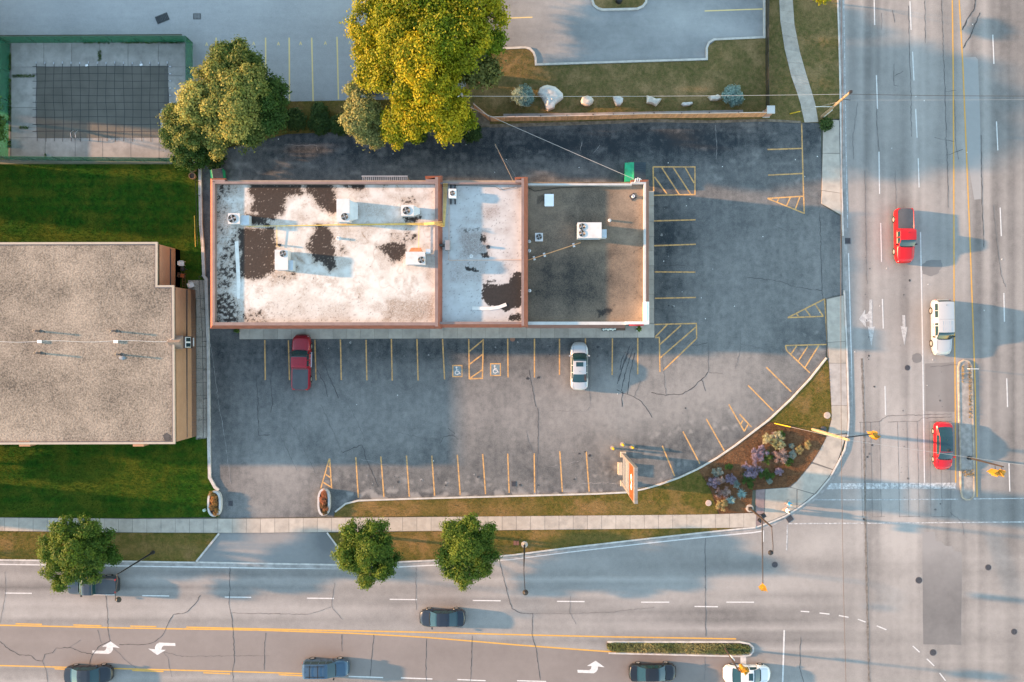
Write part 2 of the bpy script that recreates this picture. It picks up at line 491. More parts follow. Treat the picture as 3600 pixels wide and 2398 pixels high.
def road_tone(px, py):
    ew = sstep(1900, 1990, py); ns = sstep(2930, 2990, px); both = ew * ns
    a = vnoise(px / 28.0, py / 900.0, 3) - 0.5 + 0.6 * (vnoise(px / 11.0, py / 700.0, 5) - 0.5)
    b = vnoise(px / 900.0, py / 24.0, 8) - 0.5 + 0.5 * (vnoise(px / 700.0, py / 9.0, 9) - 0.5)
    t = ns * a * (1 - 0.4 * both) + ew * b * (1 - 0.6 * both)
    t = t * 0.85
    # wheel paths of the north-south lanes, slightly darker towards the east carriageway
    t -= 0.22 * sstep(3395, 3425, px) * (1 - ew)
    t += 0.14 * (1 - sstep(3395, 3425, px)) * ns * (1 - ew)
    t += 0.10
    # oil line down lane centres
    for cx in (3052, 3185, 3305):
        t -= 0.30 * np.exp(-((px - cx) / 13.0) ** 2) * ns * (1 - 0.7 * ew) * (0.4 + fbm(px / 30, py / 60, 4))
    t += blobs(px, py, [(2820, 1960, 150, 90, 0.30), (2900, 1900, 90, 60, 0.25), (2300, 2150, 500, 18, -0.25),
                        (2600, 2180, 300, 25, -0.35), (2800, 2090, 200, 40, -0.25), (3160, 1950, 60, 160, 0.2),
                        (1300, 2150, 500, 20, -0.1), (2500, 2215, 300, 12, 0.25), (3050, 2060, 80, 40, -0.2), (600, 2170, 600, 16, 0.10)])
    return t

sheet('road', [(3950, -500), (3950, 2800), (-700, 2800)] + KLINE, 0.0, ROAD, 0.45, road_tone)
road = bpy.data.objects['road']
sheet('turn_lane', [(-700, 2184), (0, 2197), (450, 2207), (900, 2215), (1230, 2225), (1400, 2234), (1660, 2253), (1800, 2265), (2125, 2289),
                    (2610, 2304), (2610, 2420), (1500, 2392), (900, 2365), (390, 2350), (0, 2339), (-700, 2318)], 0.004, TURN, 0.9,
      lambda x, y: 0.4 * (vnoise(x / 900.0, y / 20.0, 21) - 0.5) - 0.35 * sstep(1900, 2200, x) * (vnoise(x / 60, y / 30, 2)), parent=road)
def wiggle0(p, amp=2.0):
    r = random.Random(5); out = []
    for a, b in zip(p, p[1:] + p[:1]):
        for k in range(4): t = k / 4; out.append((a[0] + (b[0] - a[0]) * t + r.uniform(-amp, amp), a[1] + (b[1] - a[1]) * t + r.uniform(-amp, amp)))
    return out
PATCH1 = asphalt('darker_road_patch', (0.095, 0.092, 0.092), (0.24, 0.23, 0.225), 0.35, 0.3, 0.3)
sheet('asphalt_patch', wiggle0([(3243, 1870), (3285, 1869), (3290, 1902), (3310, 1905), (3322, 1918), (3346, 1920), (3352, 1938), (3380, 1942), (3380, 2268), (3245, 2264)], 1.2),
      0.004, PATCH1, 0.8, lambda x, y: 0.8 * sstep(2100, 1850, y) - 0.1, parent=road)
PATCH2 = asphalt('pale_road_patch', (0.20, 0.20, 0.20), (0.33, 0.325, 0.32), 0.2, 0.3, 0.3)
sheet('asphalt_patch', [(3384, 203), (3430, 200), (3438, 210), (3446, 420), (3449, 700), (3425, 702), (3402, 560)], 0.004, PATCH2, 0.8, parent=road)
sheet('asphalt_patch', wiggle0([(3243, 927), (3262, 915), (3310, 915), (3312, 940), (3295, 962), (3268, 972), (3246, 962), (3240, 945)]), 0.004, PATCH1, 0.5, parent=road)
sheet('asphalt_patch', [(3206, 1262), (3208, 1248), (3222, 1241), (3236, 1244), (3243, 1258), (3238, 1272), (3222, 1277), (3211, 1273)], 0.004, PATCH1, 0.4, parent=road)
sheet('asphalt_patch', [(3252, 1278), (3358, 1274), (3360, 1448), (3254, 1446)], 0.004,
      asphalt('worn_lane_asphalt', (0.13, 0.12, 0.115), (0.25, 0.235, 0.225), 0.2, 0.2, 0.3), 0.8,
      lambda x, y: 0.5 * (vnoise(x / 14.0, y / 400.0, 6) - 0.5), parent=road)

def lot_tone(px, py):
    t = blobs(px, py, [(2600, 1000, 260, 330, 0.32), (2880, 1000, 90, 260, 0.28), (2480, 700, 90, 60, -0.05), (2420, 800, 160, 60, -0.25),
                       (1150, 1480, 330, 120, 0.34), (1500, 1450, 300, 130, 0.16), (2080, 1440, 420, 150, 0.62), (2500, 1330, 260, 130, 0.50),  # last two blobs paint the sunlit part of the lot paler
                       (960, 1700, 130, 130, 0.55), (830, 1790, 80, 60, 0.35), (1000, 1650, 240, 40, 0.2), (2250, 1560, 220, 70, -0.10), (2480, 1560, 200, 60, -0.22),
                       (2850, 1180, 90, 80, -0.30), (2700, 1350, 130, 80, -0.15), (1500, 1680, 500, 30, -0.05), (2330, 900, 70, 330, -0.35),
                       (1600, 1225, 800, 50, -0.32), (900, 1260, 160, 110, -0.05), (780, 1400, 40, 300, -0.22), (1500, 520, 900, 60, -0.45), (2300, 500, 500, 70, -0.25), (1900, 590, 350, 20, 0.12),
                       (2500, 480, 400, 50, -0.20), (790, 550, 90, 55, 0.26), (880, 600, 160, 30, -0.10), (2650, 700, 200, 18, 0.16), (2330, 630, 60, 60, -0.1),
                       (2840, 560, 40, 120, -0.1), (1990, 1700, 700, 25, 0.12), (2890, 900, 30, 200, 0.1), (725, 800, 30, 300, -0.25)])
    # worn pale edge beside the kerb of the south row
    t += 1.1 * sstep(1706, 1736, py) * sstep(0.52, 0.62, fbm(px / 22, py / 14, 31)) * sstep(1180, 1250, px) * (px < 2350)
    t += 0.35 * sstep(0.60, 0.70, fbm(px / 60, py / 9, 12)) * (py < 640) * (0.5 + fbm(px / 90, py / 90, 3) > 0.95)
    # network of pale abrasion lines by the curved kerb
    n = np.abs(fbm(px / 26 + py / 60, py / 40 - px / 80, 44, 3) - 0.5)
    t += 0.55 * sstep(0.035, 0.0, n) * sstep(0.35, 0.6, blobs(px, py, [(2480, 1540, 240, 120, 1), (2250, 1650, 160, 70, 1), (1500, 1690, 560, 35, 0.8), (2840, 1210, 90, 60, 1), (850, 600, 200, 60, .8)]))
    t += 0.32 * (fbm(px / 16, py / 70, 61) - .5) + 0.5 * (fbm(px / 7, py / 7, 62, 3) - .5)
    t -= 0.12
    return t

CURVE = [(2903, 1257), (2845, 1330), (2777, 1403), (2700, 1475), (2584, 1563), (2520, 1607), (2450, 1647), (2385, 1677), (2317, 1701), (2260, 1717), (2202, 1728), (2100, 1733), (1991, 1736), (1800, 1741), (1400, 1752),
         (1260, 1757), (1215, 1768), (1178, 1797)]
WESTK = [(697, 575), (700, 600), (703, 791), (710, 868), (714, 967), (725, 983), (731, 1200), (733, 1391), (734, 1544), (737, 1678), (756, 1713), (769, 1724)]
LOTPOLY = [(715, 540), (1010, 472), (1240, 463), (1640, 455), (1720, 447), (2000, 438), (2300, 427), (2500, 430), (2600, 425), (2690, 425), (2820, 432), (2885, 432), (2889, 600), (2886, 690),
           (2893, 722), (2925, 742), (2955, 760), (2964, 1035), (2900, 1050), (2906, 1200)] + CURVE + [(1172, 1818), (775, 1822)] + WESTK[::-1]
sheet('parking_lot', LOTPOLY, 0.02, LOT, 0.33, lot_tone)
lot = bpy.data.objects['parking_lot']
sheet('north_parking_lot', [(-700, -500), (1700, -500), (1700, 175), (1655, 345), (1300, 352), (1010, 357), (690, 362), (640, 300), (640, 120), (-700, 128)], 0.02, LOT2, 0.8,
      lambda x, y: 0.25 * sstep(100, 0, y) - 0.15 * sstep(300, 360, y))
nlot = bpy.data.objects['north_parking_lot']
sheet('motel_parking_lot', [(1690, -500), (2690, -500), (2690, 136), (2515, 143), (2487, 165), (2487, 214), (1880, 233), (1876, 190), (1850, 172), (1690, 178)], 0.026, LOT3, 0.7,
      lambda x, y: blobs(x, y, [(2060, 20, 120, 60, 0.35), (2400, 60, 110, 60, 0.45), (2560, 110, 120, 40, 0.45), (1800, 130, 120, 60, -0.3), (2050, 180, 200, 40, 0.1), (2640, 0, 60, 40, -0.25), (2180, 130, 160, 50, -0.1)]))
mlot = bpy.data.objects['motel_parking_lot']
DRV = asphalt('driveway_asphalt', (0.13, 0.132, 0.135), (0.27, 0.265, 0.26), 0.35, 0.35, 0.35, 0.6)
sheet('driveway', [(768, 1873), (1152, 1871), (1190, 1918), (1195, 1984), (690, 1976)], 0.012, DRV, 0.5,
      lambda x, y: blobs(x, y, [(1150, 1900, 40, 60, -0.9), (900, 1930, 100, 50, 0.2)]) - 0.05)
sheet('pool_yard_slab', [(30, 140), (662, 140), (662, 565), (-30, 565)], 0.015, JOINT, 4.0)

# ------------------------------------------------------------------ grass areas
def lawn_tone(px, py):
    return 0.20 * np.sin(py / 4.2 + 1.5 * fbm(px / 200, py / 60, 8)) * (0.5 + fbm(px / 80, py / 80, 9)) + 0.6 * sstep(.60, .78, fbm(px / 14, py / 14, 15)) + 0.25 * sstep(.5, .8, fbm(px / 60, py / 40, 16)) + blobs(px, py, [(330, 1690, 170, 45, 0.75), (640, 1600, 90, 30, 0.1), (450, 1640, 200, 40, 0.25), (30, 640, 120, 60, 0.2), (690, 640, 30, 80, 0.6), (300, 1790, 260, 40, 0.25), (70, 1790, 100, 30, 0.4), (150, 830, 250, 18, 0.45), (480, 835, 250, 16, 0.40), (720, 1600, 15, 120, 0.7)])
GR = {}
GR['lawn'] = [(-700, 578), (697, 578)] + WESTK[1:] + [(768, 1817), (469, 1821), (0, 1817), (-700, 1812)]
sheet('lawn', GR['lawn'], 0.10, LAWN, 0.5, lawn_tone)
GR['west_verge'] = [(-700, 1861), (0, 1867), (469, 1873), (768, 1875), (690, 1974), (385, 1969), (0, 1965), (-700, 1959)]
sheet('west_verge', GR['west_verge'], 0.10, VERGE, 0.5, lambda x, y: blobs(x, y, [(540, 1930, 160, 25, 0.45), (100, 1930, 150, 50, -0.2)]))
GR['south_strip'] = [(1176, 1816), (1178, 1797), (1215, 1768), (1260, 1757), (1400, 1752), (1800, 1741), (1991, 1736), (2202, 1728), (2317, 1701), (2385, 1677), (2452, 1649), (2480, 1690), (2500, 1730), (2525, 1808), (1800, 1815)]
sheet('south_grass_strip', GR['south_strip'], 0.10, VERGE, 0.5, lambda x, y: blobs(x, y, [(1800, 1785, 500, 22, 0.30), (1500, 1790, 300, 20, 0.3), (2430, 1720, 60, 60, -0.6), (1950, 1790, 40, 20, -0.6), (2250, 1790, 300, 25, 0.25), (2100, 1745, 200, 14, -0.5)]))
GR['east_verge'] = [(1153, 1873), (1500, 1867), (1800, 1864), (2480, 1856), (2584, 1856), (2480, 1868), (2235, 1895), (2000, 1922), (1800, 1948), (1600, 1963), (1405, 1972), (1300, 1979), (1195, 1981), (1188, 1920)]
sheet('east_verge', GR['east_verge'], 0.10, VERGE, 0.5, lambda x, y: blobs(x, y, [(1500, 1910, 160, 40, 0.3), (1900, 1925, 100, 20, 0.2), (2100, 1890, 250, 20, 0.25), (1420, 1890, 60, 30, 0.4)]))
GR['corner_triangle'] = [(2906, 1262), (2912, 1277), (2920, 1430), (2923, 1450), (2920, 1475), (2903, 1532), (2853, 1517), (2777, 1494), (2704, 1482), (2777, 1405), (2845, 1332)]
sheet('corner_grass', GR['corner_triangle'], 0.10, VERGE, 0.4, lambda x, y: blobs(x, y, [(2850, 1430, 60, 60, -0.1), (2800, 1470, 80, 30, -0.4), (2900, 1460, 20, 20, 0.8)]))
GR['motel_lawn'] = [(1655, 182), (1690, 178), (1850, 172), (1876, 190), (1880, 233), (2487, 214), (2487, 165), (2515, 143), (2690, 136), (2690, -500), (2930, -500), (2941, 0), (2945, 115), (2949, 268), (2951, 419),
                    (2905, 418), (2892, 432), (2820, 432), (2690, 424), (2600, 424), (2500, 429), (2300, 426), (2000, 437), (1720, 446), (1640, 452), (1630, 360)]
sheet('dry_lawn', GR['motel_lawn'], 0.10, DRY, 0.5, lambda x, y: blobs(x, y, [(2790, 300, 70, 140, -0.5), (2760, 120, 30, 120, -0.5), (2400, 385, 330, 20, -0.45), (2640, 360, 60, 60, -0.5), (2300, 310, 250, 30, 0.2), (2880, 40, 60, 60, 0.35), (1840, 180, 40, 20, -0.5), (2300, 218, 300, 10, -0.35), (1720, 330, 60, 80, 0.25), (2860, 380, 40, 40, .2), (2870, 200, 50, 80, -.1)]))
GR['shrub_verge'] = [(690, 362), (1010, 358), (1300, 353), (1640, 347), (1640, 452), (1240, 463), (1010, 472), (715, 540), (697, 575), (660, 575), (660, 380)]
sheet('shrub_verge', GR['shrub_verge'], 0.09, VERGE, 0.5, lambda x, y: blobs(x, y, [(1100, 380, 200, 20, 0.3)]))
BED = [(2704, 1484), (2777, 1496), (2853, 1519), (2903, 1538), (2880, 1580), (2850, 1627), (2800, 1690), (2770, 1712), (2690, 1718), (2645, 1722), (2640, 1800), (2528, 1806), (2502, 1730), (2482, 1690), (2455, 1651), (2520, 1610), (2584, 1567)]
sheet('flower_bed', BED, 0.11, MULCH, 0.3, lambda x, y: blobs(x, y, [(2640, 1600, 120, 40, 0.5), (2860, 1540, 40, 40, 0.2), (2515, 1750, 20, 40, 0.6), (2700, 1680, 100, 40, -0.3)]))
sheet('gravel_corner', [(1640, 395), (1660, 372), (1722, 428), (1722, 445), (1640, 452)], 0.108, DIRT, 0.5)
sheet('dirt_edge', [(1720, 438), (2000, 430), (2300, 420), (2500, 424), (2690, 419), (2815, 426), (2815, 434), (2690, 428), (2500, 434), (2300, 431), (2000, 442), (1720, 450)], 0.105, DIRT, 0.3)

# ------------------------------------------------------------------ kerbs
def kerb(name, line, o0, o1, z0, z1, m, closed=False):
    k = MB().strip(w2(line), o0, o1, z0, z1, closed).obj(name, m); k['kind'] = 'structure'; return k
kl = KLINE[:]
i_drive = [i for i, p in enumerate(kl) if p[0] in (690, 1190)]
def seg(a, b): return kl[a:b + 1]
kerb('kerb', seg(0, 3), -0.17, 0.0, -0.02, 0.145, KERB)
kerb('kerb', seg(4, 13), -0.17, 0.0, -0.02, 0.145, KERB)
kerb('kerb', seg(13, 18), -0.17, 0.0, -0.02, 0.10, KERB)
kerb('kerb', seg(18, 28), -0.17, 0.0, -0.02, 0.145, KERB)
kerb('kerb', seg(29, len(kl) - 1), -0.17, 0.0, -0.02, 0.145, KERB)
kerb('gutter', kl, -0.55, -0.172, -0.02, 0.010, GUT)
kerb('driveway_lip', [(690, 1974), (1190, 1983)], -0.17, 0.0, -0.02, 0.03, KERB)
kerb('white_kerb', CURVE, -0.02, 0.16, 0.0, 0.17, WKERB)
kerb('kerb_wall', WESTK[:5], 0.0, 0.32, 0.0, 0.24, KERB)
kerb('kerb_wall', WESTK[4:], -0.10, 0.22, 0.0, 0.22, KERB)
kerb('motel_kerb', [(1690, 178), (1845, 171), (1862, 175), (1873, 187), (1880, 205), (1881, 231), (2487, 212), (2487, 170), (2494, 153), (2510, 143), (2689, 135), (2688, -500)], -0.02, 0.2, 0.0, 0.17, WKERB)
kerb('island_kerb', [(2078, -60), (2078, 0), (2085, 22), (2100, 34), (2118, 39), (2240, 36), (2262, 26), (2274, 10), (2278, -60)], -0.02, 0.22, 0.0, 0.17, WKERB)
sheet('island_grass', [(2080, -60), (2080, 0), (2088, 20), (2118, 36), (2240, 34), (2262, 22), (2276, 0), (2276, -60)], 0.11, DRY, 0.5)
GR['island'] = [(2085, -40), (2085, 0), (2118, 30), (2240, 28), (2270, 0), (2270, -40)]
kerb('driveway_kerb', [(770, 1873), (690, 1972)], -0.03, 0.16, 0.0, 0.15, KERB)
kerb('driveway_kerb', [(1152, 1871), (1188, 1920), (1195, 1978)], -0.13, 0.03, 0.0, 0.15, KERB)

# ------------------------------------------------------------------ pavements: real slabs over a dark bed
def quad_slab(parent, pts, z0, z1, gap=0.018, name='slab', m=None):
    c = Vector((sum(p[0] for p in pts) / len(pts), sum(p[1] for p in pts) / len(pts)))
    q = []
    for p in pts:
        d = Vector(p) - c; L = d.length; q.append(c + d * max(0.5, (L - gap * 1.4) / L))
    mb = MB().prism([(a.x, a.y) for a in q], z0, z1, 0, False)
    return mb.obj(name, m or CONC, parent)
def lerp_line(line, x):
    for a, b in zip(line, line[1:]):
        if a[0] <= x <= b[0]: t = (x - a[0]) / (b[0] - a[0]); return a[1] + (b[1] - a[1]) * t
    return line[-1][1]
top = [(-700, 1812), (0, 1818.5), (469, 1823), (900, 1822), (1800, 1814), (2470, 1808), (2657, 1802)]
bot = [(-700, 1861), (0, 1866), (469, 1871.5), (900, 1873), (1800, 1863), (2584, 1855), (2657, 1852)]
sw = sheet('pavement', top + bot[::-1], 0.112, JOINT, 3.0)
xs = [-81, -31] + [19 + 49.9 * i for i in range(53)]
for i, (a, b) in enumerate(zip(xs, xs[1:] + [2657])):
    z = 0.128 + random.uniform(-0.004, 0.004)
    quad_slab(sw, w2([(a, lerp_line(top, a)), (b, lerp_line(top, b)), (b, lerp_line(bot, b)), (a, lerp_line(bot, a))]), 0.10, z)
# shop-front pavement round the plaza
sp = sheet('shopfront_pavement', [(843, 1140), (2258, 1120), (2258, 672), (2297, 672), (2301, 1187), (843, 1193)], 0.085, JOINT, 3.0)
xs = [843] + [880 + 48.6 * i for i in range(29)] + [2300]
for a, b in zip(xs, xs[1:]):
    ya = 1193 - (a - 843) * 6 / 1457; yb = 1193 - (b - 843) * 6 / 1457
    quad_slab(sp, w2([(a, 1138), (b, 1138), (b, yb), (a, ya)]), 0.02, 0.15 + random.uniform(-.004, .004), 0.012)
ys = [672, 724, 780, 832, 882, 933, 984, 1035, 1086, 1137]
for a, b in zip(ys, ys[1:]):
    quad_slab(sp, w2([(2256, a), (2298, a), (2299, b), (2256, b)]), 0.02, 0.15 + random.uniform(-.004, .004), 0.012)
# curving motel footpath
pl = [(2737, -60), (2738, 0), (2742, 76), (2757, 172), (2780, 268), (2800, 325), (2813, 367), (2827, 432)]
pr = [(2785, -60), (2786, 0), (2792, 88), (2811, 184), (2834, 264), (2853, 325), (2865, 367), (2876, 430)]
mp = sheet('footpath', pl + pr[::-1], 0.112, JOINT, 3.0)
for i in range(len(pl) - 1):
    for k in range(2):
        f = lambda L, t: (L[i][0] + (L[i + 1][0] - L[i][0]) * t, L[i][1] + (L[i + 1][1] - L[i][1]) * t)
        quad_slab(mp, w2([f(pl, k / 2), f(pr, k / 2), f(pr, (k + 1) / 2), f(pl, (k + 1) / 2)]), 0.10, 0.13 + random.uniform(-.003, .003), 0.008)
# boulevard pavement along the north-south road and the street corner
bp = sheet('boulevard_pavement', [(2892, 430), (2905, 420), (2950, 422), (2955, 677), (2957, 758), (2925, 740), (2888, 715)], 0.03, JOINT, 3.0)
quad_slab(bp, w2([(2893, 440), (2907, 421), (2949, 423), (2951, 540), (2891, 540)]), 0.02, 0.118)
quad_slab(bp, w2([(2891, 540), (2951, 540), (2954, 680), (2888, 670)]), 0.02, 0.118)
quad_slab(bp, w2([(2888, 670), (2954, 680), (2957, 757), (2925, 738), (2886, 716)]), 0.02, 0.10)
bp2 = sheet('corner_pavement', [(2903, 1050), (2964, 1036), (2972, 1200), (2978, 1400), (2980, 1468), (2977, 1525), (2945, 1621), (2914, 1678), (2868, 1734), (2800, 1786), (2757, 1812), (2707, 1833), (2655, 1851), (2657, 1720),
                               (2690, 1718), (2770, 1712), (2800, 1690), (2850, 1627), (2880, 1580), (2903, 1534), (2922, 1475), (2922, 1440), (2912, 1277), (2906, 1240)], 0.09, JOINT, 3.0)
WALK2 = mat('patched_concrete', (0.31, 0.285, 0.265), 0.9, var=0.14, vs=1.2, rnd=0.05)
quad_slab(bp2, w2([(2905, 1052), (2964, 1038), (2971, 1200), (2909, 1204)]), 0.05, 0.115)
quad_slab(bp2, w2([(2909, 1204), (2971, 1200), (2974, 1277), (2914, 1277)]), 0.05, 0.115)
quad_slab(bp2, w2([(2914, 1277), (2974, 1277), (2977, 1425), (2922, 1425)]), 0.05, 0.115, m=WALK2)
quad_slab(bp2, w2([(2922, 1425), (2977, 1425), (2979, 1468), (2976, 1522), (2908, 1530), (2922, 1475)]), 0.05, 0.115)
quad_slab(bp2, w2([(2906, 1533), (2975, 1526), (2944, 1620), (2928, 1650), (2855, 1624), (2882, 1580)]), 0.05, 0.115)
quad_slab(bp2, w2([(2853, 1628), (2927, 1652), (2912, 1677), (2867, 1731), (2862, 1736), (2778, 1712), (2802, 1690)]), 0.05, 0.115)
quad_slab(bp2, w2([(2690, 1719), (2775, 1713), (2800, 1718), (2800, 1784), (2757, 1810), (2720, 1826), (2686, 1838)]), 0.05, 0.115)
quad_slab(bp2, w2([(2802, 1720), (2860, 1737), (2802, 1783)]), 0.05, 0.115)
quad_slab(bp2, w2([(2656, 1722), (2688, 1719), (2684, 1840), (2656, 1850)]), 0.05, 0.117, m=mat('purple_paver', (0.21, 0.155, 0.15), 0.9, var=0.12, vs=3))

# ------------------------------------------------------------------ painted markings (children of the surface they lie on)
ZR, ZL = 0.009, 0.0245
def line(parent, a, b, w, z, m, name='painted_line'):
    a = Vector(W(*a)[:2]); b = Vector(W(*b)[:2]); d = (b - a).normalized(); n = Vector((-d.y, d.x)) * w / 2
    k = max(1, int((b - a).length / 2)); vs = []
    for i in range(k + 1):
        p = a + (b - a) * i / k; vs += [(*(p + n * (1 + random.uniform(-.06, .06))), z), (*(p - n * (1 + random.uniform(-.06, .06))), z)]
    mb = MB().add(vs, [(2 * i + 1, 2 * i + 3, 2 * i + 2, 2 * i) for i in range(k)])
    return mb.obj(name, m, parent)
def poly_line(parent, pts, w, z, m, name='painted_line'):
    return MB().ribbon(w2(pts), w, z).obj(name, m, parent)
def shape(parent, poly, z, m, name):
    return MB().flat(w2(poly), z).obj(name, m, parent)

stalls = [((931, 1196), (933, 1336)), ((1014, 1196), (1018, 1336)), ((1107, 1194), (1111, 1337)), ((1197, 1194), (1200, 1336)), ((1287, 1195), (1290, 1337)), ((1376, 1192), (1379, 1338)),
          ((1466, 1192), (1470, 1338)), ((1556, 1192), (1563, 1334)), ((1648, 1192), (1650, 1333)), ((1699, 1192), (1696, 1333)), ((1785, 1190), (1786, 1327)), ((1879, 1191), (1879, 1327)),
          ((1967, 1191), (1967, 1318)), ((2058, 1190), (2058, 1320)), ((2153, 1190), (2152, 1318)), ((2242, 1188), (2242, 1316)),
          ((1251, 1607), (1260, 1750)), ((1339, 1605), (1350, 1748)), ((1429, 1602), (1439, 1746)), ((1518, 1602), (1528, 1743)), ((1608, 1599), (1618, 1741)), ((1697, 1596), (1707, 1737)),
          ((1785, 1595), (1790, 1732)), ((1878, 1594), (1880, 1732)), ((1968, 1586), (1977, 1730)), ((2061, 1588), (2071, 1728)), ((2328, 1567), (2372, 1674)), ((2401, 1517), (2460, 1630)),
          ((2483, 1473), (2546, 1584)), ((2562, 1422), (2617, 1517)), ((2600, 1456), (2642, 1502)), ((2611, 1478), (2603, 1493)), ((2629, 1493), (2617, 1516)), ((2630, 1355), (2719, 1445)), ((2694, 1291), (2782, 1378)),
          ((2299, 777), (2445, 773)), ((2300, 864), (2446, 859)), ((2301, 956), (2444, 957)), ((2302, 1049), (2446, 1046)), ((2300, 1141), (2450, 1137)),
          ((2295, 587), (2444, 587)), ((2297, 687), (2444, 684)), ((2296, 587), (2298, 672)), ((2443, 585), (2443, 686)), ((2301, 622), (2346, 684)), ((2327, 590), (2388, 684)), ((2367, 590), (2429, 684)), ((2409, 590), (2440, 644)),
          ((2448, 1137), (2449, 1190)), ((2449, 1190), (2332, 1302)), ((2318, 1187), (2320, 1308)), ((2303, 1187), (2319, 1186)), ((2304, 1184), (2345, 1142)), ((2320, 1211), (2394, 1144)), ((2321, 1258), (2446, 1150)),
          ((2818, 434), (2822, 590)), ((2822, 590), (2827, 752)), ((2698, 526), (2818, 522)), ((2700, 616), (2822, 610)), ((2698, 698), (2824, 690)), ((2698, 698), (2827, 750)), ((2738, 698), (2731, 712)), ((2778, 695), (2765, 724)), ((2812, 692), (2796, 735)),
          ((2769, 1117), (2897, 1052)), ((2769, 1117), (2895, 1112)), ((2798, 1101), (2809, 1115)), ((2830, 1086), (2849, 1111)), ((2865, 1069), (2893, 1111)), ((2899, 1050), (2908, 1205)),
          ((2761, 1215), (2910, 1211)), ((2761, 1215), (2765, 1232)), ((2765, 1232), (2847, 1311)), ((2800, 1217), (2780, 1246)), ((2840, 1217), (2805, 1271)), ((2878, 1215), (2830, 1292)), ((2908, 1205), (2910, 1250)),
          ((1158, 1612), (1128, 1717)), ((1159, 1612), (1166, 1717)), ((1155, 1638), (1160, 1643)), ((1146, 1668), (1163, 1680)), ((1137, 1696), (1166, 1714)),
          ((1650, 1332), (1697, 1330)), ((1650, 1235), (1697, 1197)), ((1650, 1281), (1696, 1246)), ((1652, 1330), (1696, 1300))]
for k, (a, b) in enumerate(stalls):
    line(lot, a, b, 0.145, ZL + 0.0006 * (k % 6), ORG, 'stall_line')
for (x0, y0, x1, y1) in ((1590, 1283, 1626, 1326), (1723, 1277, 1761, 1322)):
    shape(lot, [(x0, y0), (x1, y0), (x1, y1), (x0, y1)], ZL, ORG, 'accessible_stall_border')
    shape(lot, [(x0 + 4, y0 + 4), (x1 - 4, y0 + 4), (x1 - 4, y1 - 4), (x0 + 4, y1 - 4)], ZL + 0.004, BLU, 'accessible_stall_panel')
    cx, cy = (x0 + x1) / 2, (y0 + y1) / 2
    mb = MB()
    mb.flat([tuple(W(cx - 3 + 3.2 * math.cos(t), cy - 12.5 + 3.2 * math.sin(t))[:2]) for t in np.linspace(0, 2 * math.pi, 9)[:-1]], ZL + 0.008)
    mb.ribbon(w2([(cx - 3, cy - 9), (cx - 2, cy + 1), (cx + 5, cy + 1), (cx + 8, cy + 9), (cx + 11, cy + 8)]), 0.10, ZL + 0.0084)
    mb.ribbon(w2([(cx - 2, cy - 4), (cx + 4, cy - 4)]), 0.09, ZL + 0.0088)
    mb.ribbon(w2([(cx - 4, cy - 2), (cx - 8, cy + 4), (cx - 7, cy + 10), (cx - 1, cy + 13), (cx + 5, cy + 9)]), 0.085, ZL + 0.0092)
    mb.obj('wheelchair_symbol', WHT, lot)
for a, b in [((760, 133), (763, 240)), ((847, 133), (851, 330)), ((934, 133), (935, 330)), ((1017, 133), (1018, 360)), ((1096, 133), (1101, 357)), ((1185, 130), (1190, 350)), ((1274, 130), (1276, 345))]:
    line(nlot, a, b, 0.15, ZL, PYEL, 'stall_line')
for (x, y) in [(727, 156), (806, 157), (892, 153), (979, 154), (1057, 153), (1144, 152), (1230, 150)]:
    mb = MB(); mb.ribbon(w2([(x - 4, y + 6), (x, y - 6)]), 0.07, ZL); mb.ribbon(w2([(x, y - 6), (x + 4, y + 6)]), 0.07, ZL + .001); mb.ribbon(w2([(x - 2, y + 2), (x + 2, y + 2)]), 0.05, ZL + .002)
    mb.obj('stall_letter', PYEL, nlot)
line(mlot, (1730, 66), (1872, 61), 0.13, 0.031, PYEL, 'stall_line'); line(mlot, (2477, 39), (2680, 32), 0.13, 0.031, PYEL, 'stall_line')

# road paint
for pts, w, m in [([(3348, 0), (3351, 250), (3353, 600), (3354, 1059), (3357, 1276), (3360, 1697)], 0.14, YEL),
                  ([(3372, 0), (3385, 230), (3400, 600), (3408, 790), (3422, 1174), (3429, 1391), (3435, 1747)], 0.14, YEL),
                  ([(-80, 2196), (0, 2198), (450, 2208), (900, 2215), (1230, 2226), (1400, 2235), (1500, 2241), (1660, 2254), (1800, 2266), (2000, 2281), (2125, 2290), (2300, 2299), (2610, 2305)], 0.15, YEL),
                  ([(655, 2205), (1100, 2215), (1500, 2223), (1800, 2231), (2100, 2238), (2588, 2246)], 0.15, YEL),
                  ([(-80, 2337), (0, 2340), (390, 2350), (900, 2363), (1080, 2369)], 0.14, YEL),
                  ([(3236, 816), (3243, 1200), (3250, 1697)], 0.13, WHT),
                  ([(2983, 890), (2990, 1150), (2993, 1260), (2995, 1440)], 0.12, WHT),
                  ([(2966, 0), (2975, 560), (2980, 800)], 0.10, WHT2),
                  ([(-80, 1983), (0, 1984), (385, 1989), (900, 1997), (1200, 1999), (1405, 1993), (1600, 1983), (1800, 1966), (2000, 1941), (2235, 1914), (2480, 1888), (2650, 1872), (2685, 1866)], 0.13, WHT),
                  ([(2868, 1757), (3040, 1757), (3200, 1756), (3368, 1755)], 0.11, WHT2), ([(3423, 1754), (3600, 1752), (3680, 1751)], 0.11, WHT2),
                  ([(2773, 1841), (3100, 1839), (3600, 1835), (3680, 1834)], 0.12, WHT2),
                  ([(2757, 2215), (2751, 2420)], 0.17, WHT), ([(2768, 1845), (2765, 1935)], 0.12, WHT2), ([(2684, 1868), (2683, 1905)], 0.13, WHT)]:
    poly_line(road, pts, w, ZR, m)
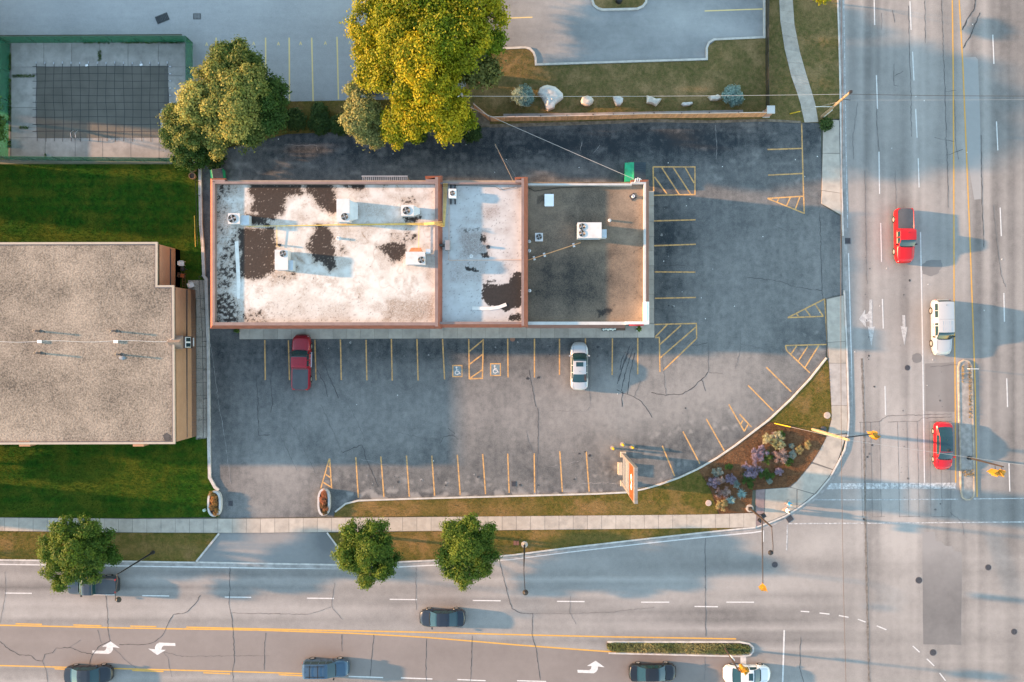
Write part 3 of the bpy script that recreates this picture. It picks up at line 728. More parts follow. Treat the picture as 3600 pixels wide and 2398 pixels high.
for a, b in [((55, 2193), (148, 2195)), ((258, 2197), (357, 2200)), ((458, 2201), (550, 2203)), ((192, 2351), (238, 2353)), ((465, 2357), (575, 2361)), ((715, 2365), (810, 2369)), ((980, 2372), (1068, 2376))]:
    line(road, a, b, 0.14, ZR, YEL, 'lane_dash')
for a, b in [((3073, -10), (3075, 88)), ((3081, 264), (3085, 383)), ((3090, 534), (3092, 682)), ((3096, 784), (3099, 921)), ((3102, 1051), (3105, 1155)), ((3111, 1357), (3113, 1460)),
             ((3199, 4), (3203, 105)), ((3208, 182), (3213, 283)), ((3219, 383), (3224, 484)), ((3228, 557), (3231, 659)),
             ((3490, 122), (3494, 225)), ((3503, 427), (3508, 529)), ((3516, 730), (3520, 830)), ((3529, 1030), (3531, 1131)), ((3539, 1330), (3542, 1431)), ((3547, 1629), (3550, 1728)),
             ((17, 2085), (112, 2086)), ((307, 2090), (403, 2091)), ((500, 2094), (595, 2095)), ((790, 2099), (883, 2100)), ((1079, 2103), (1174, 2104)), ((1370, 2107), (1466, 2108)), ((1662, 2111), (1760, 2112)),
             ((1958, 2114), (2055, 2115)), ((2254, 2117), (2353, 2117)), ((2554, 2117), (2651, 2117)), ((1226, 2378), (1347, 2382)), ((1410, 2383), (1520, 2387)), ((1608, 2389), (1707, 2393)), ((1818, 2393), (1920, 2396)), ((2442, 2132), (2524, 2133)),
             ((2815, 2149), (2845, 2151)), ((2881, 2155), (2916, 2159)), ((2949, 2164), (2983, 2170)), ((3016, 2177), (3043, 2187)), ((3082, 2200), (3116, 2214)), ((3209, 2271), (3233, 2293)), ((3258, 2316), (3284, 2341)), ((3303, 2366), (3324, 2393))]:
    line(road, a, b, 0.12, ZR, WHT, 'lane_dash')
shape(road, [(2917, 1699), (3360, 1697), (3361, 1718), (2905, 1720)], ZR, WHT2, 'stop_bar')
shape(road, [(2603, 2301), (2623, 2301), (2624, 2345), (2603, 2345)], ZR, WHT, 'stop_bar')
ARR = [(325, 2287), (366, 2288), (372, 2284), (375, 2274), (359, 2273), (389, 2255), (421, 2278), (397, 2275), (397, 2284), (391, 2294), (382, 2299), (326, 2297)]
shape(road, ARR, ZR, WHT, 'turn_arrow')
shape(road, [(942 - x, 4558 - y) for x, y in ARR], ZR, WHT, 'turn_arrow')
shape(road, [(x + 1705, y + 68) for x, y in ARR], ZR, WHT, 'turn_arrow')
shape(road, [(3056, 1053), (3066, 1053), (3067, 1150), (3075, 1146), (3063, 1218), (3050, 1146), (3057, 1150), (3057, 1130), (3042, 1130), (3046, 1153), (3020, 1122), (3041, 1088), (3041, 1105), (3050, 1103), (3056, 1092)], ZR, WHT3, 'turn_arrow')
shape(road, [(3172, 1108), (3182, 1108), (3183, 1148), (3190, 1150), (3179, 1215), (3166, 1146), (3173, 1148)], ZR, WHT3, 'straight_arrow')

# ------------------------------------------------------------------ cracks, seams and stains
ZC = 0.015
def wiggle(pts, amp=2.2, step=9.0, seed=0):
    r = random.Random(seed); out = []
    for a, b in zip(pts, pts[1:]):
        L = math.hypot(b[0] - a[0], b[1] - a[1]); k = max(1, int(L / step))
        for j in range(k):
            t = j / k; out.append((a[0] + (b[0] - a[0]) * t + r.uniform(-amp, amp) * (j > 0), a[1] + (b[1] - a[1]) * t + r.uniform(-amp, amp) * (j > 0)))
    out.append(pts[-1]); return out
def crack(parent, pts, w, z, m, amp=2.2, seed=0, name='crack'):
    MB().ribbon(w2(wiggle(pts, amp, 9, seed)), w * .85, z, jit=0.45).obj(name, m, parent)
rc = [([(18, 2010), (19, 2085), (8, 2150), (0, 2190)], .05, TARSOFT), ([(372, 2095), (378, 2160), (380, 2215), (388, 2255)], .06, TAR), ([(705, 2093), (690, 2118), (660, 2150), (638, 2158), (610, 2160), (590, 2195), (570, 2235), (540, 2258), (505, 2266), (420, 2266)], .07, TAR),
      ([(0, 2255), (35, 2285), (70, 2303), (110, 2305), (125, 2320), (150, 2324), (158, 2300), (185, 2295), (198, 2278), (245, 2276), (280, 2290), (325, 2301), (345, 2275), (389, 2253)], .07, TAR), ([(325, 2301), (315, 2335)], .06, TAR), ([(148, 2322), (160, 2350), (168, 2398)], .06, TARSOFT),
      ([(245, 2276), (283, 2250)], .05, TARSOFT), ([(343, 2215), (358, 2262)], .05, TARSOFT), ([(400, 2278), (440, 2320), (478, 2348)], .05, TARSOFT), ([(575, 2292), (590, 2310), (595, 2345), (605, 2380)], .05, TARSOFT), ([(575, 2292), (640, 2308), (900, 2305), (947, 2306)], .05, TARSOFT),
      ([(808, 1995), (808, 2060), (806, 2130), (815, 2170), (820, 2230), (825, 2320), (818, 2360), (820, 2398)], .06, TAR), ([(812, 2155), (870, 2156), (1080, 2160), (1120, 2150), (1165, 2133)], .05, TARSOFT),
      ([(1177, 2050), (1166, 2120), (1170, 2140), (1205, 2178)], .05, TARSOFT), ([(1463, 1995), (1462, 2100), (1463, 2145)], .05, TARSOFT), ([(935, 2225), (930, 2260), (929, 2355)], .06, TAR), ([(1202, 2230), (1203, 2290)], .06, TAR), ([(1314, 2232), (1308, 2300), (1301, 2378)], .06, TAR),
      ([(1500, 2245), (1497, 2330), (1499, 2395)], .06, TAR), ([(1660, 2235), (1659, 2310), (1653, 2395)], .06, TAR), ([(1755, 1970), (1775, 2050), (1800, 2140), (1830, 2155), (1872, 2157), (1870, 2230), (1885, 2280), (1900, 2390)], .06, TAR), ([(2005, 2095), (2003, 2155), (2025, 2195)], .04, TARSOFT),
      ([(1872, 2157), (2003, 2157), (2150, 2152), (2300, 2135)], .04, TARSOFT), ([(2479, 1890), (2480, 2000), (2480, 2130), (2481, 2238)], .08, TARSOFT), ([(2480, 2290), (2477, 2390)], .05, TARSOFT), ([(2815, 2240), (2812, 2300), (2813, 2355), (2826, 2400)], .06, TAR),
      ([(3340, 1800), (3381, 1835), (3388, 1880)], .04, TARSOFT), ([(3015, 360), (2998, 480), (3000, 560)], .04, TARSOFT), ([(3082, 380), (3084, 450), (3090, 530)], .05, TAR), ([(3193, 20), (3197, 180), (3203, 340), (3204, 480)], .05, TAR), ([(3251, 0), (3253, 150)], .05, TAR),
      ([(3310, 0), (3316, 180), (3323, 340), (3327, 480), (3322, 490)], .05, TAR), ([(3326, 490), (3332, 600), (3333, 730)], .05, TAR), ([(3355, 350), (3360, 500), (3370, 560)], .05, TARSOFT), ([(3323, 322), (3362, 318)], .04, TAR), ([(3285, 483), (3355, 498)], .04, TAR), ([(3330, 545), (3385, 525)], .05, TAR),
      ([(3449, 475), (3452, 700), (3459, 870)], .06, TAR), ([(3490, 720), (3505, 860), (3518, 965), (3535, 1010)], .05, TARSOFT), ([(3143, 225), (3143, 300), (3158, 303)], .05, TAR), ([(3145, 268), (3175, 250)], .05, TAR), ([(3138, 35), (3145, 80)], .05, TAR), ([(3099, 45), (3100, 105)], .04, TARSOFT),
      ([(3383, 105), (3405, 60), (3425, 30), (3430, -20)], .12, TAR), ([(3385, 170), (3410, 130), (3445, 45)], .12, TAR), ([(2880, 1490), (3000, 1490)], .03, TARSOFT), ([(3040, 600), (3045, 900), (3048, 1000)], .04, TARSOFT), ([(3147, 600), (3150, 730)], .04, TARSOFT),
      ([(3270, 1290), (3362, 1282)], .05, TARSOFT), ([(3120, 1462), (3345, 1455)], .04, TAR), ([(3240, 1470), (3345, 1465)], .04, TAR), ([(3020, 1485), (3088, 1483), (3120, 1462)], .04, TAR), ([(3120, 1484), (3225, 1482), (3240, 1470)], .04, TAR), ([(3268, 1483), (3345, 1482)], .04, TAR)]
for i, (pts, w, m) in enumerate(rc): crack(road, pts, w, ZC, m, 1.6, i)
for k, x in enumerate((3025, 3060, 3091, 3155, 3188, 3224, 3266, 3305, 3337)):
    crack(road, [(x, 1483), (x + 4, 1650), (x + 7, 1818)], .035, ZC, TARSOFT, 0.5, k, 'loop_slot')
for a, b in ((3060, 3110), (3155, 3235), (3270, 3340)):
    crack(road, [(a + 5, 1817), (b, 1816)], .03, ZC, TARSOFT, 0.3, 1, 'loop_slot')
crack(road, [(3030, 1260), (3038, 1500), (3042, 1800), (3048, 2100), (3056, 2420)], .26, 0.0125, mat('road_seam', (0.155, 0.135, 0.118), 0.9, var=0.3, vs=3), 0.8, 3, 'road_seam')
for i in range(150):   # tar spots dripped along the lanes
    cx = random.choice((3052, 3055, 3180, 3187, 3305, 3308)); x = random.gauss(cx, 9); y = random.uniform(900, 1840); r = random.choice((1, 1.2, 1.5, 2, 3, 4.5)) * 0.9
    if i < 60:
        MB().flat([tuple(W(x + r * math.cos(t) * random.uniform(.7, 1.2), y + r * math.sin(t) * random.uniform(.7, 1.3))[:2]) for t in np.linspace(0, 6.28, 8)[:-1]], ZC + 0.0002 * (i % 9)).obj('tar_spot', TARSOFT if i % 3 else TAR, road)
lc = [([(738, 1200), (752, 1290), (768, 1410), (790, 1540), (800, 1620), (812, 1700)], .05, PALE), ([(900, 1320), (907, 1410), (909, 1530), (950, 1528)], .07, TAR), ([(962, 1302), (950, 1330), (955, 1375), (960, 1420), (952, 1450)], .07, TAR),
      ([(1115, 1300), (1140, 1345), (1152, 1395)], .07, TAR), ([(1131, 1262), (1165, 1340), (1190, 1400)], .08, TAR), ([(1130, 1425), (1165, 1505), (1205, 1592)], .05, TARSOFT), ([(1212, 1392), (1250, 1470), (1285, 1550)], .05, TARSOFT), ([(1205, 1592), (1272, 1564), (1290, 1620), (1330, 1710)], .08, TAR),
      ([(1025, 1490), (1065, 1570), (1110, 1665)], .05, TARSOFT), ([(985, 1530), (1045, 1655)], .05, TARSOFT), ([(1400, 1520), (1480, 1540), (1545, 1545)], .05, TARSOFT), ([(1545, 1560), (1560, 1535), (1590, 1530), (1610, 1545)], .06, TAR), ([(1550, 1545), (1545, 1520)], .05, TARSOFT), ([(1575, 1505), (1600, 1525)], .06, TAR),
      ([(1860, 1300), (1875, 1380), (1885, 1430)], .07, TAR), ([(1890, 1435), (1892, 1520), (1885, 1740)], .10, TARSOFT), ([(1850, 1515), (1862, 1560), (1878, 1600)], .05, TARSOFT), ([(2075, 1190), (2074, 1420)], .04, TARSOFT), ([(1930, 1445), (2060, 1445), (2075, 1430)], .03, TARSOFT),
      ([(2168, 1370), (2200, 1385), (2228, 1395), (2255, 1412), (2275, 1440), (2292, 1468)], .08, TAR), ([(2228, 1395), (2252, 1340)], .05, TARSOFT), ([(2290, 1380), (2340, 1390), (2400, 1385), (2440, 1360), (2470, 1330), (2488, 1308)], .08, TAR), ([(2490, 1180), (2489, 1308), (2540, 1312)], .06, TARSOFT),
      ([(2466, 1335), (2480, 1375)], .06, TAR), ([(2330, 1250), (2335, 1330), (2342, 1390)], .05, TARSOFT), ([(2430, 1215), (2460, 1212), (2488, 1205)], .06, TAR), ([(2605, 1160), (2600, 1240), (2585, 1297)], .05, TARSOFT), ([(2605, 1210), (2690, 1228)], .05, TARSOFT),
      ([(2330, 935), (2410, 932)], .06, TAR), ([(2400, 900), (2420, 930), (2450, 950)], .05, TARSOFT), ([(2440, 950), (2447, 970)], .05, TARSOFT), ([(2625, 975), (2740, 988), (2800, 1010), (2890, 1022)], .05, TAR), ([(2882, 745), (2885, 850), (2890, 1000), (2893, 1050)], .06, TAR), ([(2395, 970), (2440, 1035)], .05, TARSOFT),
      ([(2516, 785), (2535, 765)], .04, TARSOFT), ([(2720, 790), (2770, 815)], .06, TARSOFT), ([(1930, 1640), (2040, 1620)], .03, PALE), ([(1270, 1614), (1380, 1640)], .03, PALE), ([(2340, 560), (2325, 545)], .04, TARSOFT), ([(2515, 440), (2520, 500), (2518, 560)], .05, PALE),
      ([(1740, 510), (1760, 545), (1800, 600), (1815, 630)], .04, PALE), ([(2085, 540), (2110, 510)], .05, PALE), ([(2040, 530), (2046, 498)], .07, PALE), ([(1395, 460), (1300, 560), (1200, 600)], .03, TARSOFT), ([(1000, 510), (1115, 512), (1116, 530)], .04, PALE), ([(2440, 1180), (2400, 1225), (2350, 1220)], .05, TARSOFT),
      ([(720, 1090), (726, 1180)], .03, PALE), ([(2040, 1700), (2110, 1698), (2165, 1700), (2170, 1735)], .06, PALE)]
for i, (pts, w, m) in enumerate(lc): crack(lot, pts, w, 0.0305, m, 2.2, i)
for i, (x0, y0, x1, y1) in enumerate([(2215, 1215, 2175, 1340), (2225, 1225, 2185, 1375), (2210, 1240, 2170, 1350), (2232, 1240, 2205, 1385), (2195, 1245, 2180, 1300), (2190, 1375, 2187, 1430)]):
    crack(lot, [(x0, y0), ((x0 + x1) / 2 - 4, (y0 + y1) / 2), (x1, y1)], .075, 0.031 + i * 0.0004, OILM, 1.5, i, 'oil_run')
for i in range(46):   # oil drips in the stalls and specks of litter
    cx, cy = random.choice([(2340, 725), (2335, 920), (2345, 1005), (2340, 1075), (2100, 1225), (1940, 1215), (1870, 1320), (2240, 700), (2060, 1610), (2390, 1460)])
    x, y = random.gauss(cx, 15), random.gauss(cy, 9); r = random.choice((1.5, 2, 3, 4, 6))
    MB().flat([tuple(W(x + r * math.cos(t) * random.uniform(.7, 1.3), y + r * math.sin(t) * random.uniform(.5, 1.1))[:2]) for t in np.linspace(0, 6.28, 9)[:-1]], 0.0315 + .0002 * i).obj('oil_stain', OILM, lot)
OIL2 = mat('faded_oil', (0.045, 0.048, 0.052), 0.75, var=.3, vs=5); k_ = 0
for cx, cy, vert in [(972 + 0 * i, 1228, 1) for i in (0,)] + [(x, 1228, 1) for x in (1152, 1242, 1331, 1421, 1511, 1605, 1742, 1832, 1923, 2105, 2197)] + [(2340, y, 0) for y in (730, 820, 910, 1003, 1094)] + [(x, 1690, 1) for x in (1300, 1390, 1480, 1570, 1660, 1830, 1925, 2015)]:
    for j in range(random.randint(2, 5)):
        x, y = random.gauss(cx, 9 if vert else 16), random.gauss(cy, 16 if vert else 9); r = random.choice((1.2, 1.6, 2.2, 3.2, 4.5)); k_ += 1
        MB().flat([tuple(W(x + r * math.cos(t) * random.uniform(.6, 1.3), y + r * math.sin(t) * random.uniform(.6, 1.3))[:2]) for t in np.linspace(0, 6.28, 10)[:-1]], 0.0395 + .0002 * (k_ % 60)).obj('oil_drip', OIL2 if k_ % 3 else PALE, lot)
LIT = mat('litter_white', (0.75, 0.75, 0.73), 0.8, var=0)
for i in range(40):
    x, y = random.choice([(random.uniform(2320, 2900), random.uniform(450, 1200)), (random.uniform(1000, 2400), random.uniform(1350, 1720)), (random.uniform(900, 2400), random.uniform(480, 610)), (random.uniform(2960, 3550), random.uniform(20, 1400))])
    MB().box(W(x, y, 0.045), (random.uniform(.05, .11), random.uniform(.04, .09), 0.02), random.uniform(0, 3)).obj('litter', LIT, lot if x < 2950 else road)
def disc(parent, name, x, y, r, z0, z1, m, n=20):
    return MB().prism([tuple(W(x + r * math.cos(t), y + r * math.sin(t))[:2]) for t in np.linspace(0, 2 * math.pi, n + 1)[:-1]], z0, z1).obj(name, m, parent)
IRON = mat('cast_iron', (0.055, 0.053, 0.06), 0.6, 0.3, var=0.25, vs=8)
IRON2 = mat('rim_iron', (0.10, 0.095, 0.095), 0.7, 0.2, var=0.2)
for (x, y, r) in [(2724, 1985, 11), (3230, 2040, 12), (3474, 1995, 11), (3565, 2221, 11), (3280, 2294, 12), (3190, 1293, 10)]:
    disc(road, 'manhole_rim', x, y, r, 0, 0.010, IRON2); disc(road, 'manhole_cover', x, y, r * 0.86, 0, 0.016, IRON)
def grate(parent, name, x, y, w, h, rz, n=4, z=0.03, m=IRON):
    c = W(x, y, z); MB().box(c, (w, h, 0.03), rz).obj(name + '_frame', IRON2, parent)
    for i in range(n):
        t = (i + 0.5) / n - 0.5; q = c + Vector((math.cos(rz) * t * w * 0.9, math.sin(rz) * t * w * 0.9, 0.02))
        MB().box(q, (w * 0.9 / n * 0.72, h * 0.86, 0.03), rz).obj(name + '_bar', m, parent)
grate(road, 'drain', 2776, 1824, 0.72, 0.62, R(35), 4, 0.005)
grate(road, 'drain', 2980, 847, 0.62, 0.66, 0, 4, 0.005)
grate(lot, 'drain', 1806, 1701, 0.5, 0.6, 0, 4, 0.022)
grate(lot, 'drain', 811, 1770, 0.5, 0.6, 0, 4, 0.022)
grate(nlot, 'drain', 693, 58, 0.85, 0.65, 0, 5, 0.005, mat('dusty_iron', (0.16, 0.165, 0.17), 0.8, var=0.2))

# ------------------------------------------------------------------ plaza building
def brickmat(name, c1, c2, mortar):
    t = NT(name); b = t.b; b.inputs['Roughness'].default_value = 0.9
    sp = t.n('ShaderNodeSeparateXYZ'); t.l(t.pos(), sp.inputs[0])
    cb = t.n('ShaderNodeCombineXYZ'); t.l(t.math('ADD', sp.outputs[0], sp.outputs[1]), cb.inputs[0]); t.l(sp.outputs[2], cb.inputs[1])
    br = t.n('ShaderNodeTexBrick'); t.l(cb.outputs[0], br.inputs['Vector'])
    br.inputs['Scale'].default_value = 1.0; br.inputs['Brick Width'].default_value = 0.30; br.inputs['Row Height'].default_value = 0.10
    br.inputs['Mortar Size'].default_value = 0.010
    for k, c in (('Color1', c1), ('Color2', c2), ('Mortar', mortar)): br.inputs[k].default_value = (*c, 1)
    o = t.mix(t.math('MULTIPLY', t.ramp(t.noise(0.8, 4), 0.4, 0.7), 0.3), br.outputs['Color'], tuple(x * 0.7 for x in c1))
    t.l(o, b.inputs['Base Color']); MATS[name] = t.m; return t.m

BROWN = mat('brown_steel_fascia', (0.25, 0.085, 0.055), 0.55, var=0.14, vs=1.5, dirt=(0.20, 0.08, 0.055, 0.4))
COPE = mat('brown_coping', (0.20, 0.138, 0.125), 0.6, var=0.12, vs=1.0, dirt=(0.16, 0.12, 0.115, 0.5))
WCOPE = mat('white_coping', (0.43, 0.42, 0.41), 0.6, var=0.08, vs=1.0, dirt=(0.35, 0.33, 0.3, 0.4))
STUC = mat('plaza_wall', (0.34, 0.27, 0.21), 0.9, var=0.12)
ZC1, Z1, Z2, Z3, ZC3 = 6.2, 5.6, 5.25, 4.35, 5.0

def roofmat(name, white, stain, dark):
    t = NT(name); b = t.b; b.inputs['Roughness'].default_value = 0.75
    a = t.attr('mask'); sp = t.n('ShaderNodeSeparateColor'); t.l(a.outputs['Color'], sp.inputs[0])
    n2 = t.noise(1.3, 5, 0.65); n3 = t.noise(9.0, 3, 0.7)
    o = t.mix(t.math('MULTIPLY', t.ramp(n2, 0.35, 0.75), 0.22), white, stain)
    o = t.mix(t.math('MULTIPLY', sp.outputs[1], t.ramp(n3, 0.05, 0.75)), o, stain)
    dk = t.mix(t.ramp(t.noise(5.0, 4, 0.7), 0.3, 0.75), dark, tuple(x * 2.6 for x in dark))
    o = t.mix(sp.outputs[0], o, dk)
    t.l(o, b.inputs['Base Color']); t.bump(n3, 0.15, 0.01); MATS[name] = t.m; return t.m
ROOF1 = roofmat('white_roof_membrane', (0.57, 0.545, 0.51), (0.19, 0.118, 0.066), (0.011, 0.0062, 0.004))
ROOF2 = roofmat('grey_white_roof_membrane', (0.44, 0.44, 0.435), (0.17, 0.125, 0.105), (0.006, 0.005, 0.0045))

plaza = empty('plaza_building', P(1500, 900, 0), 'long single-storey shopping plaza with stained white roof and brown fascia', 'building')

def roof_grid(name, x0, y0, x1, y1, z, step, maskfn, material):
    a = P(x0, y1, z); b = P(x1, y0, z)
    nx = int((b.x - a.x) / step) + 2; ny = int((b.y - a.y) / step) + 2
    X, Y = np.meshgrid(np.linspace(a.x, b.x, nx), np.linspace(a.y, b.y, ny)); X = X.ravel(); Y = Y.ravel()
    k = CAM_H / (CAM_H - z)
    px = NX + (X * S + 1800 - NX) * k; py = NY + (1199 - Y * S - NY) * k
    m0, m1 = maskfn(px, py)
    q = plaza.location
    idx = np.arange(nx * ny).reshape(ny, nx)
    f = np.stack([idx[:-1, :-1], idx[:-1, 1:], idx[1:, 1:], idx[1:, :-1]], -1).reshape(-1, 4)
    col = np.stack([m0, m1, m0 * 0, m0 * 0 + 1], -1)
    me = np_mesh(name, np.stack([X - q.x, Y - q.y, np.full(X.shape, z) + 0.012 * fbm(px / 40, py / 40, 5)], -1), f, material, {'mask': ('FLOAT_COLOR', 'POINT', np.clip(col, 0, 1))}, True)
    o = bpy.data.objects.new(name, me); COL.objects.link(o); o.parent = plaza; return o

c1 = lambda L: [(700 + .3827 * u, 580 + .3827 * v) for u, v in L]
c2 = lambda L: [(1500 + .3827 * u, 580 + .3827 * v) for u, v in L]
DK1 = [([(480, 160), (950, 160), (945, 250), (800, 290), (775, 420), (680, 510), (600, 470), (560, 440), (470, 440), (500, 300), (470, 250)], 1.0),
       ([(960, 160), (1230, 160), (1255, 260), (1262, 420), (1230, 440), (1190, 430), (1100, 370), (1050, 280), (970, 220)], 1.0),
       ([(340, 580), (670, 585), (680, 640), (715, 760), (700, 960), (640, 1010), (600, 1040), (500, 1050), (385, 1030), (370, 700)], 0.95),
       ([(1090, 540), (1180, 550), (1230, 620), (1250, 940), (1200, 960), (1120, 900), (1060, 880), (1010, 830), (1030, 810), (1000, 760), (1060, 620)], 0.9),
       ([(150, 170), (350, 170), (310, 260), (250, 270), (180, 330), (150, 330)], 0.7), ([(230, 750), (330, 650), (345, 1000), (270, 1130), (180, 1120), (200, 900)], 0.62),
       ([(150, 1180), (290, 1190), (350, 1300), (330, 1450), (150, 1460)], 0.85), ([(1650, 750), (1730, 720), (1900, 720), (1900, 850), (1790, 890), (1730, 840)], 0.95),
       ([(1330, 165), (1515, 165), (1500, 215), (1420, 215)], 0.95), ([(430, 440), (600, 450), (630, 550), (460, 555)], 0.95), ([(1870, 470), (2020, 480), (1990, 520), (1890, 520)], 0.9), ([(1900, 560), (1940, 560), (1940, 640), (1990, 650), (1960, 690), (1890, 680)], 0.7),
       ([(1770, 640), (1860, 640), (1850, 700), (1770, 705)], 0.5), ([(1660, 175), (1710, 175), (1690, 210)], 0.8), ([(1290, 730), (1330, 740), (1340, 810), (1310, 820)], 0.6), ([(330, 1350), (560, 1350), (620, 1440), (330, 1450)], 0.55), ([(1870, 320), (1960, 310), (1980, 350), (1880, 350)], 0.7),
       ([(160, 330), (200, 300), (260, 480), (240, 640), (180, 600)], 0.35), ([(820, 1000), (880, 960), (870, 1030), (680, 1090), (650, 1050)], 0.55)]
ST1 = [([(840, 450), (1060, 460), (1060, 520), (850, 520)], .7), ([(1100, 1270), (1400, 1240), (1400, 1450), (1100, 1440)], .55), ([(1700, 1230), (2160, 1200), (2160, 1440), (1690, 1440)], .9), ([(620, 960), (800, 960), (760, 1080), (640, 1100)], .9), ([(1470, 330), (1740, 330), (1740, 520), (1470, 470)], .6),
       ([(1720, 260), (2120, 260), (2100, 350), (1720, 340)], .6), ([(2080, 900), (2160, 900), (2150, 1100), (2090, 1050)], .8), ([(1260, 550), (1480, 560), (1600, 900), (1640, 1000), (1560, 760), (1400, 750)], .35), ([(660, 700), (960, 640), (960, 780), (740, 760)], .35), ([(640, 1120), (1100, 1200), (1090, 1440), (640, 1440)], .35), ([(1400, 1200), (1500, 1000), (1650, 1000), (1700, 1200)], .1)]
def mask1(px, py):
    wob = (fbm(px / 22, py / 22, 3) - .5) * 34 + (fbm(px / 5, py / 5, 9) - .5) * 9
    spk = fbm(px / 3.2, py / 3.2, 19, 2)
    m0 = np.zeros(px.shape); m1 = 0.06 + 0.55 * sstep(.45, .72, fbm(px / 38, py / 38, 71)) * sstep(.30, .62, fbm(px / 9, py / 9, 72))
    m1 = np.maximum(m1, .45 * sstep(.022, .0, np.abs(fbm(px / 90, py / 90, 73, 3) - .55)) + .55 * sstep(.54, .70, fbm(px / 75, py / 60, 74, 3)))
    for L, a in DK1:
        d = sdf(px, py, c1(L)); e = sstep(.30, .70, sstep(-15, 13, d + wob * .7) + (spk - .5) * 1.0 + (fbm(px / 7, py / 7, 29) - .5) * .7 * (d < 9))
        if a < 0.9: e = e * sstep(.80 - a * .45, .90 - a * .45, fbm(px / 11, py / 9, 23) * .75 + spk * .28)
        else: e = e * (1 - 0.8 * sstep(.74, .80, fbm(px / 6, py / 4.5, 33, 3)) * sstep(22, 4, d))
        m0 = np.maximum(m0, e * (1 - .5 * sstep(.80, .86, fbm(px / 4.2, py / 3.6, 34, 2))))
    # fine dark specks along the west half
    m0 = np.maximum(m0, sstep(.66, .76, fbm(px / 5, py / 4, 91, 3)) * sstep(900, 760, px) * .8)
    m0 = np.maximum(m0, sstep(.70, .80, fbm(px / 5, py / 4, 92, 3)) * sstep(1000, 1130, py) * .6)
    for L, a in DK1: m1 = np.maximum(m1, .75 * sstep(-26, 0, sdf(px, py, c1(L)) + wob * .8))
    for L, a in ST1: m1 = np.maximum(m1, a * sstep(-25, 25, sdf(px, py, c1(L)) + wob * 1.2))
    for sx in (853, 941, 1003, 1064, 1127, 1176, 1234, 1295, 1357, 1418, 1480): m1 = np.maximum(m1, .40 * np.exp(-((px - sx) / .9) ** 2) * fbm(px / 9, py / 60, sx))
    m1 = m1 * (1 - 0.8 * sstep(0, 30, sdf(px, py, c1([(1550, 880), (1620, 960), (1700, 1040), (1690, 1230), (1600, 1330), (1500, 1330), (1470, 1100)])) + wob))
    return m0, m1
DK2 = [([(520, 1095), (740, 1095), (770, 1040), (830, 985), (880, 980), (875, 1300), (780, 1320), (720, 1370), (690, 1320), (560, 1290), (500, 1230)], 1), ([(500, 640), (550, 660), (550, 700), (500, 700)], 1), ([(495, 815), (560, 810), (570, 845), (510, 852)], 1),
       ([(360, 940), (430, 945), (490, 985), (430, 980), (360, 965)], .95), ([(490, 1070), (600, 1055), (690, 1075), (600, 1080)], .85), ([(760, 1370), (870, 1365), (870, 1430), (740, 1430)], .95), ([(330, 590), (480, 575), (480, 612), (340, 615)], .6), ([(140, 1440), (320, 1440), (320, 1460), (140, 1460)], .5)]
ST2 = [([(300, 600), (560, 600), (560, 830), (300, 850)], .9), ([(480, 380), (690, 380), (680, 450), (560, 520), (480, 450)], .75), ([(340, 480), (520, 490), (500, 540), (360, 540)], .5), ([(220, 870), (560, 880), (560, 1080), (220, 1080)], .55), ([(640, 580), (760, 580), (760, 610), (640, 610)], .6), ([(730, 780), (800, 800), (790, 870), (720, 860)], .5), ([(640, 900), (790, 930), (780, 990), (660, 980)], .45), ([(820, 180), (870, 180), (870, 330), (840, 300)], .8)]
def mask2(px, py):
    wob = (fbm(px / 20, py / 20, 13) - .5) * 24 + (fbm(px / 5, py / 5, 19) - .5) * 7
    m0 = np.zeros(px.shape); m1 = 0.15 * sstep(.45, .7, fbm(px / 40, py / 25, 77))
    for L, a in DK2:
        e = sstep(.36, .64, sstep(-7, 7, sdf(px, py, c2(L)) + wob * .5) + (fbm(px / 4, py / 4, 41, 2) - .5) * .9) * min(1, a + .1)
        if a < .9: e = e * sstep(.4, .6, fbm(px / 6, py / 6, 3))
        else: e = e * (1 - .85 * sstep(.76, .80, fbm(px / 4, py / 4, 37, 2)) * sstep(14, 3, sdf(px, py, c2(L))))
        m0 = np.maximum(m0, e)
    m0 = np.maximum(m0, sstep(.78, .84, fbm(px / 4, py / 4, 95, 2)) * .5)
    for L, a in ST2: m1 = np.maximum(m1, a * sstep(-20, 20, sdf(px, py, c2(L)) + wob))
    for sy in (752, 814, 876, 934, 994, 1057): m1 = np.maximum(m1, .35 * np.exp(-((py - sy) / .9) ** 2) * fbm(px / 60, py / 9, sy))
    return m0, m1
roof_grid('white_roof', 748, 640, 1536, 1142, Z1, 0.085, mask1, ROOF1)
roof_grid('grey_white_roof', 1536, 640, 1840, 1142, Z2, 0.085, mask2, ROOF2)
t = NT('gravel_roof_dark'); t.b.inputs['Roughness'].default_value = 0.9
tone = t.attr('mask').outputs['Color']; sp_ = t.n('ShaderNodeSeparateColor'); t.l(tone, sp_.inputs[0])
g1 = t.noise(10.0, 2, 0.8); g2 = t.noise(0.7, 4, .6)
f_ = t.math('MULTIPLY_ADD', t.math('SUBTRACT', g1, .5), .9, t.math('MULTIPLY_ADD', t.math('SUBTRACT', g2, .5), .7, sp_.outputs[0]), clamp=True)
o_ = t.mix(f_, (0.022, 0.020, 0.018), (0.29, 0.215, 0.15)); t.l(o_, t.b.inputs['Base Color']); t.bump(g1, .5, .02); ROOF3 = t.m
